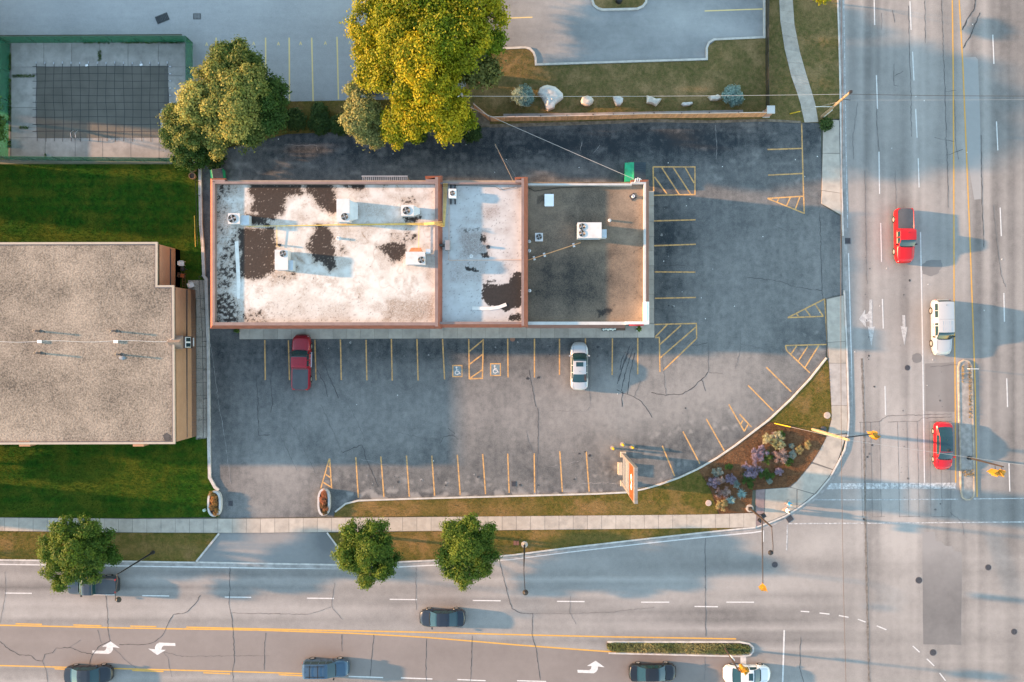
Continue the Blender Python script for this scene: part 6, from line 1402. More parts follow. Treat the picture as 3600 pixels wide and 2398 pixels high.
def spiky(label, x, y, rpx, h, m, seed, n=46, name='agave_plant'):
    g = random.Random(seed); b = W(x, y, .11); root = empty(name, b, label, 'plant'); R0 = rpx / S
    for k in range(n):
        a = g.uniform(0, 6.283); e = g.uniform(.1, 1.2); Lf = R0 * g.uniform(.75, 1.05); d = Vector((math.cos(a) * math.cos(e * .8), math.sin(a) * math.cos(e * .8), math.sin(e * .8) * h / R0)); n_ = Vector((-math.sin(a), math.cos(a), 0)) * .035
        tip = d * Lf; mid = d * Lf * .55 + Vector((0, 0, .06))
        MB().add([n_ * .6, -n_ * .6, mid - n_, tip, mid + n_], [(0, 1, 2, 4), (4, 2, 3)]).obj('blade', m, root, world=False)
AG = mat('agave_blue', (.145, .235, .225), .6, var=.15, vs=5, rnd=.15)
spiky('spiky blue agave standing alone left of the purple paver', *zb3(740, 1135), 24, .5, AG, 3); spiky('second spiky blue agave beside the tan grass', *zb3(570, 1240), 22, .5, AG, 4)

# ------------------------------------------------------------------ grass blades (uncountable)
def blades(name, label, poly, per_m2, h, w, material, z=.10, seed=0, clumpy=0.0):
    g = np.random.default_rng(seed); pts = np.array(w2(poly)); x0, y0 = np.maximum(pts.min(0), (-58, -39)); x1, y1 = np.minimum(pts.max(0), (58, 39))
    n = int((x1 - x0) * (y1 - y0) * per_m2); X = g.uniform(x0, x1, n); Y = g.uniform(y0, y1, n); k = sdf(X, Y, [tuple(p) for p in pts]) > (-.06 if h < .11 else w)
    if clumpy: k &= fbm(X * 1.3, Y * 1.3, seed + 5) > clumpy
    X = X[k]; Y = Y[k]; n = len(X)
    a = g.uniform(0, 6.283, n); hh = h * (.5 + g.random(n)); le = g.uniform(0, 6.283, n); lx = np.cos(le) * hh * .6; ly = np.sin(le) * hh * .6
    V = np.empty((n, 3, 3)); ww = w * (.6 + .8 * g.random(n))
    V[:, 0] = np.stack([X - np.cos(a) * ww, Y - np.sin(a) * ww, np.full(n, z)], -1); V[:, 1] = np.stack([X + np.cos(a) * ww, Y + np.sin(a) * ww, np.full(n, z)], -1); V[:, 2] = np.stack([X + lx, Y + ly, z + hh], -1)
    c = np.clip(np.stack([.5 + .5 * (g.random(n) - .5), sstep(.42, .68, fbm(X / 2.2, Y / 2.2, seed + 3)) * (.4 + .6 * g.random(n)), X * 0, X * 0 + 1], -1), 0, 1)
    me = np_mesh(name, V.reshape(-1, 3), np.arange(n * 3).reshape(n, 3), material, {'leaf': ('FLOAT_COLOR', 'POINT', np.repeat(c, 3, 0))})
    o = bpy.data.objects.new(name, me); COL.objects.link(o); tag(o, label, 'grass', kind='stuff'); return o
G_GREEN = leafmat('green_blade', (.010, .040, .003), (.030, .085, .005), (.10, .11, .010)); G_DRY = leafmat('dry_blade', (.085, .078, .022), (.165, .125, .045), (.26, .17, .075)); G_VRG = leafmat('verge_blade', (.07, .075, .014), (.15, .115, .028), (.25, .15, .05)); G_LONG = leafmat('long_blade', (.12, .15, .06), (.30, .33, .14), (.50, .43, .21))
blades('lawn_grass', 'short green mown grass around the brick building', GR['lawn'], 110, .08, .024, G_GREEN, seed=1)
blades('verge_grass', 'dry grass on the western street verge', GR['west_verge'], 60, .07, .022, G_VRG, seed=2); blades('verge_grass', 'dry grass strip below the curved white kerb', GR['south_strip'], 60, .07, .022, G_VRG, seed=3)
blades('verge_grass', 'dry grass wedge along the street between trees and lamp', GR['east_verge'], 60, .07, .022, G_VRG, seed=4); blades('verge_grass', 'grass triangle above the flower bed', GR['corner_triangle'], 70, .08, .022, G_VRG, seed=5)
blades('dry_grass', 'dry lawn with boulders behind the cedar fence', GR['motel_lawn'], 55, .06, .022, G_DRY, seed=6); blades('verge_grass', 'rough grass under the trees north of the dark lane', GR['shrub_verge'], 60, .10, .025, G_VRG, seed=7)
blades('bark_chips', 'loose brown bark chips covering the corner flower bed', BED, 260, .045, .03, leafmat('bark_chip', (.07, .032, .016), (.20, .10, .05), (.32, .18, .09)), z=.108, seed=44)
G_STRAW = leafmat('straw_blade', (.16, .12, .05), (.34, .26, .11), (.45, .34, .15))
MEDIAN = [(2132, 2262), (2150, 2255), (2600, 2262), (2632, 2268), (2640, 2282), (2630, 2297), (2600, 2299), (2150, 2290), (2134, 2280)]
blades('median_grass', 'long uncut grass filling the lower street median', MEDIAN, 420, .26, .03, G_LONG, z=.05, seed=8)
blades('weed_strip', 'green weeds along the inside foot of the pool fence', [(280, 141), (650, 138), (650, 156), (300, 155)], 200, .3, .04, leafmat('weed_leaf', (.02, .06, .01), (.05, .13, .02), (.10, .16, .03)), z=.03, seed=9, clumpy=.4)
blades('weed_strip', 'green weeds along the western foot of the pool fence', [(24, 190), (42, 190), (42, 520), (22, 520)], 200, .3, .04, MATS['weed_leaf'], z=.03, seed=10, clumpy=.38)
for i, (poly, l) in enumerate([([(44, 262), (125, 263), (125, 273), (44, 275)], 'weeds in the deck joint left of the pool cover'), ([(345, 180), (358, 180), (359, 215), (346, 216)], 'weeds in the deck joint above the pool cover'), ([(70, 443), (104, 445), (104, 455), (70, 455)], 'weeds in the deck joint at lower left of the pool'), ([(158, 540), (165, 540), (165, 558), (158, 558)], 'weeds in the bottom deck joint beside the lower pool fence')]):
    blades('weed_strip', l, poly, 500, .18, .03, MATS['weed_leaf'], z=.03, seed=20 + i)
blades('median_weeds', 'dry straw weeds along the western edge of the concrete median', [(3378, 1285), (3386, 1285), (3386, 1345), (3378, 1345)], 300, .22, .03, G_STRAW, z=.1, seed=31); blades('median_weeds', 'dry straw weeds along the eastern edge of the concrete median', [(3402, 1275), (3410, 1275), (3412, 1470), (3404, 1470)], 250, .2, .03, G_STRAW, z=.1, seed=32); blades('median_weeds', 'dry straw weeds near the southern tip of the concrete median', [(3378, 1650), (3424, 1650), (3424, 1675), (3378, 1675)], 120, .25, .03, G_STRAW, z=.1, seed=33)
blades('island_weeds', 'patchy dry grass in the motel lot island', GR['island'], 60, .06, .02, G_DRY, seed=34)

# ------------------------------------------------------------------ pool yard: deck, cover, fence
deck = bpy.data.objects['pool_yard_slab']
X5 = [40, 155, 253, 352, 451, 557, 652]; X6 = [40, 160, 265, 362, 461, 560, 652]
for a, b in zip(X5, X5[1:]): quad_slab(deck, w2([(a, 150), (b, 150), (b, 236), (a, 236)]), .0, .05 + random.uniform(-.003, .003), .02, 'deck_slab', DECK)
for a, b in zip(X6, X6[1:]): quad_slab(deck, w2([(a, 484), (b, 484), (b, 562), (a, 562)]), .0, .05 + random.uniform(-.003, .003), .02, 'deck_slab', DECK)
for a, b in ((236, 267), (267, 378), (378, 450), (450, 484)):
    quad_slab(deck, w2([(40, a), (132, a), (132, b), (40, b)]), .0, .05, .02, 'deck_slab', DECK); quad_slab(deck, w2([(560, a), (652, a), (652, b), (560, b)]), .0, .05, .02, 'deck_slab', DECK)
cov = empty('pool_cover', W(355, 360, .06), 'dark grey green pool cover held down by a grid of black straps', 'pool cover')
t = NT('pool_cover_fabric'); t.b.inputs['Roughness'].default_value = .7
o_ = t.mix(t.ramp(t.noise(.5, 4), .3, .7), (.076, .071, .057), (.100, .092, .074)); t.l(o_, t.b.inputs['Base Color']); t.bump(t.noise(1.0, 4, .6, t.pos((6, .8, 1))), .35, .03); COVM = t.m
sheet('cover_sheet', [(129, 237), (590, 232), (592, 300), (594, 384), (563, 386), (563, 484), (132, 487)], .075, COVM, .25, parent=cov, kind=None).location = -cov.location
for k in range(16):
    x = 129 + k * 30.7; y0, y1 = 222 + (k % 3), 497 + (k % 2) * 2
    if k >= 15: y1 = 390
    MB().ribbon(w2([(x + 5 * math.sin(v * .9 + k) * .35 + 2 * (v / 8 > .5), y0 + (y1 - y0) * v / 8) for v in range(9)]), .055, .083).obj('strap', BLACK, cov)
    MB().box(W(x, y0 - 1, .09), (.10, .22, .05)).obj('anchor_spring', STEEL, cov)
for k in range(10):
    y = 235 + k * 25.3; x1 = 600 if y < 386 else 572
    MB().ribbon(w2([(116 + (x1 - 116) * v / 8, y + 1.2 * math.sin(v + k)) for v in range(9)]), .055, .0865).obj('strap', BLACK, cov)
    MB().box(W(x1, y, .09), (.22, .1, .05)).obj('anchor_spring', STEEL, cov)
MB().box(W(585, 310, .081), (.4, 4.3, .01)).obj('cover_patch', mat('cover_patch_dark', (.075, .072, .062), .7), cov)
r = empty('pool_handrail', W(272, 478, .06), 'small steel pool handrail at the lower edge of the pool cover', 'handrail')
for dx in (-.25, .25): MB().path([(dx, -.4, 0), (dx, -.35, .75), (dx, .1, .85), (dx, .5, .3)], .03, 6).obj('rail', STEEL, r, world=False)
for i, (x, y) in enumerate([(307, 231), (498, 229)]):
    tag(MB().box(W(x, y, .1), (.3, .2, .08), .2).obj('skimmer_lid', WHITE, loc=W(x, y, .05)), ['western', 'eastern'][i] + ' small white lid on deck above pool cover', 'lid')
t = NT('green_windscreen'); t.b.inputs['Base Color'].default_value = (.03, .17, .10, 1); t.b.inputs['Roughness'].default_value = .8
tp = t.n('ShaderNodeBsdfTransparent'); mx = t.n('ShaderNodeMixShader'); mx.inputs[0].default_value = .42
tl = t.n('ShaderNodeBsdfTranslucent'); tl.inputs['Color'].default_value = (.03, .20, .12, 1); m2 = t.n('ShaderNodeMixShader'); m2.inputs[0].default_value = .3
t.l(t.b.outputs[0], m2.inputs[1]); t.l(tl.outputs[0], m2.inputs[2]); t.l(m2.outputs[0], mx.inputs[1]); t.l(tp.outputs[0], mx.inputs[2]); t.l(mx.outputs[0], t.out.inputs['Surface']); SCREEN = t.m
GPOST = mat('green_post', (.03, .09, .06), .5, var=.1)
def screen_fence(name, label, pts, h=1.9, m=SCREEN, post=GPOST, step=3.0, cat='fence', pr=.035):
    pw = [W(*p) for p in pts]; r = empty(name, pw[0], label, cat)
    for a, b in zip(pw, pw[1:]):
        n = max(1, round((b - a).length / step))
        for i in range(n):
            p, q = a.lerp(b, i / n), a.lerp(b, (i + 1) / n); d = (q - p).normalized(); nn = Vector((-d.y, d.x, 0)) * .008
            MB().add([p + nn + Vector((0, 0, .05)), q + nn + Vector((0, 0, .05)), q + nn + Vector((0, 0, h)), p + nn + Vector((0, 0, h)), p - nn + Vector((0, 0, .05)), q - nn + Vector((0, 0, .05)), q - nn + Vector((0, 0, h)), p - nn + Vector((0, 0, h))], [(0, 1, 2, 3), (7, 6, 5, 4), (3, 2, 6, 7), (0, 4, 5, 1)]).obj('screen_panel', m, r)
            MB().tube(p, p + Vector((0, 0, h + .05)), pr, n=7).obj('post', post, r)
        MB().tube(a + Vector((0, 0, h)), b + Vector((0, 0, h)), .025, n=6).obj('top_rail', post, r)
    MB().tube(pw[-1], pw[-1] + Vector((0, 0, h + .05)), pr, n=7).obj('post', post, r)
    return r
screen_fence('pool_fence', 'green screened fence along the top of the pool yard', [(-60, 153), (37, 152), (676, 149)])
screen_fence('pool_fence', 'green screened fence down the right side of the pool yard', [(678, 151), (680, 566)])
screen_fence('pool_fence', 'green screened fence along the bottom of the pool yard', [(678, 570), (-60, 562)])
screen_fence('pool_fence', 'green screened fence at the left edge of the pool yard', [(36, 156), (30, 558)])
t = NT('chain_link_black'); t.b.inputs['Base Color'].default_value = (.012, .013, .015, 1); t.b.inputs['Roughness'].default_value = .5
wv = t.n('ShaderNodeTexWave'); wv.inputs['Scale'].default_value = 2.2; t.l(t.pos((1, 1, 1)), wv.inputs['Vector']); wv.bands_direction = 'DIAGONAL'
tp = t.n('ShaderNodeBsdfTransparent'); mx = t.n('ShaderNodeMixShader'); t.l(t.math('GREATER_THAN', wv.outputs['Fac'], .78), mx.inputs[0]); t.l(t.b.outputs[0], mx.inputs[1]); t.l(tp.outputs[0], mx.inputs[2]); t.l(mx.outputs[0], t.out.inputs['Surface']); LINK = t.m
screen_fence('privacy_fence', 'black slatted chain link fence beside the curving footpath', [(2694, -60), (2692, 0), (2690, 195), (2692, 388)], 1.3, LINK, BLACK)
# thin black chain fence on the wall between the brick building and the plaza
def rail_fence(name, label, pts, h, step, m=BLACK, rad=.03, mesh=False):
    pw = [W(*p, .2) for p in pts]; r = empty(name, pw[0], label, 'fence')
    for a, b in zip(pw, pw[1:]):
        n = max(1, round((b - a).length / step))
        for i in range(n): p = a.lerp(b, i / n); MB().tube(p - Vector((0, 0, .2)), p + Vector((0, 0, h)), rad, n=6).obj('post', m, r)
        MB().tube(a + Vector((0, 0, h)), b + Vector((0, 0, h)), rad * .8, n=5).obj('top_rail', m, r); MB().tube(a + Vector((0, 0, .1)), b + Vector((0, 0, .1)), rad * .5, n=5).obj('bottom_rail', m, r)
    return r
rail_fence('wire_fence', 'low black rail fence between the lawn and the plaza alley', [(703, 640), (706, 690), (708, 800), (712, 868)], 1.1, 3.2)
rail_fence('wire_fence', 'low black rail fence along the patio of the brick building', [(716, 975), (729, 1200), (731, 1400), (732, 1535)], 1.1, 3.0)
YPIPE = mat('yellow_wire_guard', (.62, .38, .06), .6, var=.1)
o = MB().tube(P(683, 758, 1.15), P(687, 868, 1.15), .03, n=6).obj('rail_cover', YPIPE, loc=W(700, 760, 1)); tag(o, 'yellow plastic cover over the lawn rail fence', 'rail')
# cedar fence: posts, rails, single boards
fc = empty('cedar_fence', W(1720, 430), 'long reddish cedar board fence above the dark lane', 'fence')
BRD = MB().box((0, 0, .88), (.125, .022, 1.72)).mesh('board', CEDAR)
FPTS = [(1668, 382), (1724, 428), (1900, 426), (2080, 422), (2290, 416), (2480, 415), (2680, 412)]
tot = 0
for a, b in zip(FPTS, FPTS[1:]):
    A, B = W(*a, .1), W(*b, .1); d = (B - A); L = d.length; d.normalize(); ang = math.atan2(d.y, d.x); n = int(L / .135)
    for i in range(n):
        p = A + d * (i + .5) * L / n - fc.location; o = inst('board', BRD, fc, (p.x, p.y, p.z + random.uniform(-.015, .02)), ang); tot += 1
    m = max(1, round(L / 2.6)); nn = Vector((-d.y, d.x, 0)) * .06
    for i in range(m + 1): p = A + d * L * i / m; MB().box(p + nn + Vector((0, 0, .92)), (.11, .11, 1.9), ang).obj('post', mat('dark_post', (.10, .08, .08), .8), fc)
    for z in (.35, 1.5): MB().box((A + B) / 2 + nn * .6 + Vector((0, 0, z)), (L, .04, .09), ang).obj('rail', CEDAR, fc)
    MB().box((A + B) / 2 + Vector((0, 0, 1.80)), (L, .085, .035), ang).obj('cap_rail', mat('pale_cap', (.52, .38, .30), .8, var=.1), fc)
o = MB().strip(w2([(1770, 412), (2080, 408), (2610, 398)]), 0, .28, .08, .3).obj('timber_edging', mat('grey_timber', (.24, .22, .21), .9, var=.15), loc=W(1770, 412, .1)); tag(o, 'grey timber edging behind the cedar fence', 'edging')
pil = empty('gate_pillar', W(2695, 407), 'brick pillar with square white cap at the fence end', 'pillar')
pc = P(2711, 385, 2.0); MB().box((pc.x, pc.y, .95), (.62, .62, 1.9)).obj('shaft', brickmat('pillar_brick', (.42, .22, .16), (.36, .18, .13), (.4, .3, .25)), pil)
MB().box((pc.x, pc.y, 1.97), (.86, .86, .14), top=(.95, .95)).obj('cap', WCOPE, pil); MB().box((pc.x, pc.y, .16), (.74, .74, .12)).obj('plinth', WCOPE, pil)

# ------------------------------------------------------------------ boulders
STONE = mat('limestone', (.50, .46, .40), .9, var=.16, vs=2.5, bump=.5, bs=5, dirt=(.36, .27, .17, .6)); STONE2 = mat('grey_limestone', (.47, .46, .44), .9, var=.14, vs=2.0, bump=.5, bs=4, dirt=(.3, .29, .27, .4))
def boulder(label, poly, h, m, seed):
    w = w2(poly); cx = sum(p[0] for p in w) / len(w); cy = sum(p[1] for p in w) / len(w); g = random.Random(seed); bm_v = []; n = len(w)
    rings = [(0, .96), (h * .35, 1.0), (h * .72, .93), (h * .95, .74), (h, .45)]; vs = []; fs = []
    for i, (z, k) in enumerate(rings):
        for p in w: vs.append(((p[0] - cx) * k * g.uniform(.96, 1.04), (p[1] - cy) * k * g.uniform(.96, 1.04), z + (g.uniform(-.08, .08) * h if 0 < i else 0)))
    for i in range(len(rings) - 1):
        for j in range(n): fs.append((i * n + j, i * n + (j + 1) % n, (i + 1) * n + (j + 1) % n, (i + 1) * n + j))
    vs.append((0, 0, h * 1.02)); fs += [((len(rings) - 1) * n + j, (len(rings) - 1) * n + (j + 1) % n, len(vs) - 1) for j in range(n)]; fs.append(tuple(range(n - 1, -1, -1)))
    o = MB().add(vs, fs).obj('boulder', m, None, 28); o.location = (cx, cy, .07); tag(o, label, 'boulder', 'landscape boulders')
zc = lambda L: [(1800 + u * .3827, v * .3827) for u, v in L]
boulder('largest boulder, pale grey and kite-shaped, on the dry lawn', zc([(325, 790), (400, 815), (468, 870), (468, 915), (420, 950), (395, 975), (385, 1012), (330, 1030), (310, 1015), (295, 960), (275, 915), (235, 870), (250, 820), (290, 800)]), 1.0, STONE2, 1)
boulder('second boulder from the west, rounded and cream grey', zc([(625, 940), (640, 905), (690, 890), (730, 905), (750, 930), (735, 960), (705, 982), (665, 980), (635, 965)]), .7, STONE, 2)
boulder('third boulder from the west, narrow at the bottom', zc([(922, 900), (945, 892), (985, 893), (1018, 915), (1015, 945), (990, 980), (955, 980), (935, 945)]), .6, STONE2, 3)
boulder('yellowish wedge-shaped boulder, fourth from the west', zc([(1235, 885), (1270, 895), (1320, 915), (1372, 915), (1350, 950), (1318, 985), (1285, 965), (1232, 955)]), .55, STONE, 4)
boulder('small flat boulder nearest the cedar fence', zc([(1550, 965), (1560, 950), (1610, 945), (1655, 942), (1658, 960), (1620, 978), (1570, 983)]), .4, STONE2, 5)
boulder('easternmost boulder beside a blue spruce shrub', zc([(1792, 895), (1830, 885), (1860, 885), (1885, 875), (1915, 895), (1918, 915), (1880, 930), (1820, 932)]), .5, STONE, 6)

# ------------------------------------------------------------------ planters, medians
def oval(cx, cy, rx, ry, n=24, p=3.2):
    return [(cx + rx * math.copysign(abs(math.cos(a)) ** (2 / 2.4), math.cos(a)), cy + ry * math.copysign(abs(math.sin(a)) ** (2 / 2.9), math.sin(a))) for a in np.linspace(0, 2 * math.pi, n + 1)[:-1]]
F_MIX = leafmat('planter_leaf', (.06, .065, .015), (.17, .15, .04), (.40, .20, .07))
for i, (cx, cy, rx, ry, l, m) in enumerate([(759, 1768, 24, 45, 'western oval concrete planter at the driveway mouth', 0), (1142, 1763, 22, 47, 'eastern oval concrete planter below the painted triangle', 1)]):
    r = empty('planter', W(cx, cy, .02), l, 'planter')
    o_ = oval(cx, cy, rx, ry); n = len(o_); inn = oval(cx, cy, rx - 7, ry - 7); A = w2(o_); B = w2(inn); vs = []; fs = []
    for k in range(n): vs += [(*A[k], .0), (*A[k], .55), (*B[k], .55), (*B[k], .30)]
    for k in range(n):
        q = (k + 1) % n
        for s in range(3): fs.append((4 * k + s, 4 * q + s, 4 * q + s + 1, 4 * k + s + 1))
    MB().add(vs, fs).obj('rim', mat('planter_concrete', (.46, .44, .42), .9, var=.12, vs=3), r); MB().flat(B, .36).obj('soil', mat('soil', (.06, .04, .03), .95, var=.3), r)
    lob = [((random.uniform(-.3, .3)), (k - 3) * .36, .5, .28, .28, .22, random.uniform(0, 1.6)) for k in range(7)]
    inst('flowers', leaf_mesh('flowers', lob, 150, .10, F_MIX if not m else leafmat('planter_bloom', (.07, .05, .02), (.22, .15, .05), (.36, .14, .07)), .8, 90 + i, .2), r)
r = empty('utility_pedestal', W(722, 1792, .1), 'round pale green utility pedestal on the lawn beside planter', 'pedestal'); MB().lathe([(.17, 0), (.17, .3), (.12, .36), (.02, .38)], (0, 0, 0), 12).obj('cap', mat('pale_green', (.35, .45, .38), .6), r, world=False)
med = empty('concrete_median', W(3398, 1512), 'narrow raised concrete median with dry weeds in the wide road', 'median')
o_ = [(3371, 1292), (3376, 1276), (3388, 1269), (3402, 1273), (3411, 1285), (3413, 1310), (3421, 1725), (3418, 1743), (3408, 1753), (3396, 1754), (3385, 1747), (3380, 1730), (3374, 1500)]
MB().prism(w2(o_), 0, .10).obj('infill', mat('median_infill', (.27, .25, .23), .9, var=.2, vs=2), med); MB().strip(w2(o_), 0, .16, 0, .15, True).obj('kerb', mat('worn_median_kerb', (.34, .285, .22), .9, var=.25, vs=2, dirt=(.2, .17, .13, .6)), med)
disc(med, 'round_cover', 3400, 1505, 9, .1, .12, mat('rusty_cover', (.25, .12, .08), .8)).location -= med.location
md2 = empty('grass_median', W(2390, 2276), 'long grassy traffic median in the lower street', 'median')
MB().prism(w2(MEDIAN), 0, .06).obj('soil', MATS['soil'], md2); MB().strip(w2([(2136, 2258), (2600, 2258), (2632, 2264), (2645, 2276), (2645, 2288), (2634, 2301), (2600, 2304), (2140, 2293)]), -.02, .15, 0, .15).obj('kerb', KERB, md2)

# ------------------------------------------------------------------ utility poles, lamps, signals, wires
def pole(root, base, topc, r0, r1, m=WOODPOLE, n=10, name='pole'):
    MB().tube(base, topc, r0, r1, n).obj(name, m, root, 50)
u1 = empty('utility_pole', W(2888, 411, .1), 'wooden utility pole leaning over the road kerb beside the footpath', 'utility pole')
b, tt = W(2888, 411, .1), P(2992, 322, 9.2); pole(u1, b, tt, .16, .11)
MB().tube(b.lerp(tt, .02) + Vector((.12, -.1, 0)), b.lerp(tt, .33) + Vector((.14, -.12, 0)), .06).obj('conduit', VG, u1); MB().box(tt + Vector((0, 0, -.1)), (.25, .25, .3)).obj('pole_cap', DARKBROWN, u1)
MB().tube(b.lerp(tt, .42), P(2866, 375, 4.0), .03, n=6).obj('brace', VG, u1); MB().tube(b.lerp(tt, .72), P(2990, 352, 6.7), .035, n=6).obj('bracket', DARKBROWN, u1)
u2 = empty('utility_pole', W(1645, 416, .1), 'weathered wooden utility pole behind the yellow trees', 'utility pole'); b2, t2 = W(1645, 416, .1), P(1623, 331, 9.2); pole(u2, b2, t2, .17, .12, mat('grey_pole', (.28, .25, .21), .9, var=.25))
MB().tube(b2.lerp(t2, .03) + Vector((-.2, 0, 0)), b2.lerp(t2, .34) + Vector((-.2, 0, 0)), .07).obj('conduit', VG, u2); MB().lathe([(.18, 0), (.2, .1), (.18, .5), (.05, .6)], b2.lerp(t2, .36) + Vector((-.3, 0, 0)), 12).obj('transformer', VG, u2); MB().tube(t2 + Vector((0, 0, -.1)), P(1609, 340, 9.0), .03).obj('bracket', VG, u2)
u3 = empty('signal_pole', W(2857, 1509, .1), 'yellowish wooden pole carrying a traffic signal arm over the road', 'signal pole'); b3, t3 = W(2857, 1509, .1), P(2984, 1547, 10.2); pole(u3, b3, t3, .19, .13, mat('pale_pole', (.34, .26, .15), .85, var=.2, vs=3))
MB().lathe([(.32, 0), (.32, .25), (.2, .3)], W(2892, 1508, .1), 12).obj('ground_sleeve', VD, u3)
SIGY = mat('signal_yellow', (.42, .20, .012), .45, var=.05)
def signal(root, c, rz, m=SIGY, nb=3, tilt=0):
    """hanging signal head: housing, back plate, visors and lenses"""
    M = Matrix.Translation(c) @ Matrix.Rotation(rz, 4, 'Z') @ Matrix.Rotation(tilt, 4, 'Y')
    def add(mb, n, mm):
        mb.v = [tuple(M @ Vector(v)) for v in mb.v]; return mb.obj(n, mm, root)
    H_ = .36 * nb
    add(MB().box((0, 0, 0), (.30, .38, H_)), 'housing', m)
    add(MB().box((-.13, 0, 0), (.03, .62, H_ + .25)), 'back_plate', m)
    for k in range(nb):
        z = (k - (nb - 1) / 2) * .36
        add(MB().lathe([(.13, 0), (.13, .02), (.02, .03)], (0, 0, 0), 12, 0, 'y'), 'lens', [mat('lens_green', (.02, .12, .07), .3), mat('lens_amber', (.3, .16, .02), .3), mat('lens_red', (.25, .015, .01), .3)][k % 3]) if False else None
        add(MB().box((.16, 0, z), (.02, .24, .24)), 'lens', [mat('lens_green', (.02, .12, .07), .3, var=0), mat('lens_amber', (.3, .16, .02), .3, var=0), mat('lens_red', (.25, .015, .01), .3, var=0)][k % 3])
        vs = []
        for x in (.15, .40):
            for a in np.linspace(-.3, math.pi + .3, 9): vs.append((x, .15 * math.cos(a), z + .15 * math.sin(a)))
        add(MB().add(vs, [(i, i + 1, i + 10, i + 9) for i in range(8)]), 'visor', m)
a3 = P(2972, 1538, 8.2); e3 = P(3078, 1524, 7.2); MB().path([a3, a3.lerp(e3, .5) + Vector((0, 0, .15)), e3], .06, 6).obj('signal_arm', BLACK, u3); signal(u3, P(3066, 1526, 6.8), 0.5); signal(u3, P(3076, 1534, 6.6), 2.2)
g0, g1 = W(2722, 1488, .1), P(2980, 1546, 9.6); gw = empty('guy_wire', g0, 'taut guy wire with yellow guard beside the flower bed', 'guy wire')
MB().tube(g0, g0.lerp(g1, .24), .055, n=6).obj('guard', mat('guard_yellow', (.55, .36, .012), .5, var=.05), gw); MB().tube(g0.lerp(g1, .24), g1, .02, n=5).obj('wire', STEEL, gw)
g0 = W(2776, 401, .1); g1 = b.lerp(tt, .62); gw = empty('guy_wire', g0, 'guy wire with yellow guard beside the curving footpath', 'guy wire'); MB().tube(g0, g0.lerp(g1, .22), .05, n=6).obj('guard', MATS['guard_yellow'], gw); MB().tube(g0.lerp(g1, .22), g1, .015, n=5).obj('wire', STEEL, gw)
# median signal pole on the wide road
u4 = empty('signal_pole', W(3404, 1609, .1), 'dark signal pole on the concrete median with two yellow heads', 'signal pole'); b4 = W(3404, 1609, .1); t4 = P(3527, 1641, 6.6); 
b4b = P(3404, 1609, 0.1); MB().lathe([(.22, 0), (.22, .4), (.12, .5)], b4, 10).obj('base', BLACK, u4); pole(u4, b4, t4, .11, .08, DARKBROWN)
for q, xx_ in enumerate((3492, 3515)):
    c = P(xx_, 1660 + q * 3, 5.6); MB().tube(c + Vector((0, .35, .4)), P(xx_ + 6, 1638 + q * 3, 6.0), .03, n=5).obj('hanger', BLACK, u4); signal(u4, c, R(-60 + q * 100))
tag(MB().box(P(3421, 1297, 2.2), (1.0, .04, .5)).obj('road_sign', WHITE, loc=W(3400, 1297, .1)), 'thin white sign blade seen edge-on on the concrete median', 'sign'); MB().tube(W(3398, 1296, .1), P(3421, 1297, 2.4), .03).obj('sign_post', STEEL).parent = bpy.data.objects['road_sign']; bpy.data.objects['sign_post'].location = -bpy.data.objects['road_sign'].location
# corner mast: lamp and signal arm
u5 = empty('signal_mast', W(2634, 1786, .11), 'bronze corner mast with a lamp arm and a long signal arm', 'signal pole'); b5 = W(2634, 1786, .11); t5 = P(2713, 1852, 9.4); pole(u5, b5, t5, .13, .08, DARKBROWN); MB().lathe([(.42, 0), (.42, .12), (.2, .14)], b5, 16).obj('footing', CONC, u5); MB().box(b5 + Vector((0, 0, .3)), (.35, .35, .5)).obj('base_cover', BLACK, u5)
MB().path([t5, P(2715, 1880, 9.6), P(2718, 1920, 9.6), P(2717, 1948, 9.4)], .045, 6).obj('lamp_arm', DARKBROWN, u5); MB().lathe([(.03, .3), (.16, .25), (.26, 0), (.2, -.06), (.02, -.1)], P(2709, 1943, 9.3), 14).obj('lamp_head', BLACK, u5)
s0 = b5.lerp(t5, .60); s1 = P(2682, 2052, 6.2); MB().tube(s0, s1, .075, .05).obj('signal_arm', DARKBROWN, u5); signal(u5, P(2684, 2066, 5.8), R(200))
PSIG = mat('pedestrian_signal_black', (.02, .022, .026), .4, var=0)
for q, (x, y) in enumerate([(2684, 1813), (2672, 1829)]):
    c = P(x, y, 3.6); MB().box(c, (.42, .34, .5), R(30 + q * 20)).obj('pedestrian_signal', PSIG, u5); MB().path([b5.lerp(t5, .38), c + Vector((-.3, .15, .1)), c], .03, 5).obj('signal_bracket', BLACK, u5)
# lower median signal
u6 = empty('signal_pole', W(2548, 2277, .05), 'dark leaning signal pole rising from the grassy median', 'signal pole'); b6 = W(2548, 2277, .05); t6 = P(2598, 2360, 6.4); pole(u6, b6, t6, .11, .07, DARKBROWN); signal(u6, P(2610, 2350, 5.9), R(110)); signal(u6, P(2617, 2358, 5.7), R(20)); MB().tube(t6, P(2616, 2359, 6.3), .03, n=5).obj('hanger', BLACK, u6); MB().box(b6.lerp(t6, .45) + Vector((.15, .02, 0)), (.05, .5, .75), .8).obj('sign_plate', WHITE, u6)
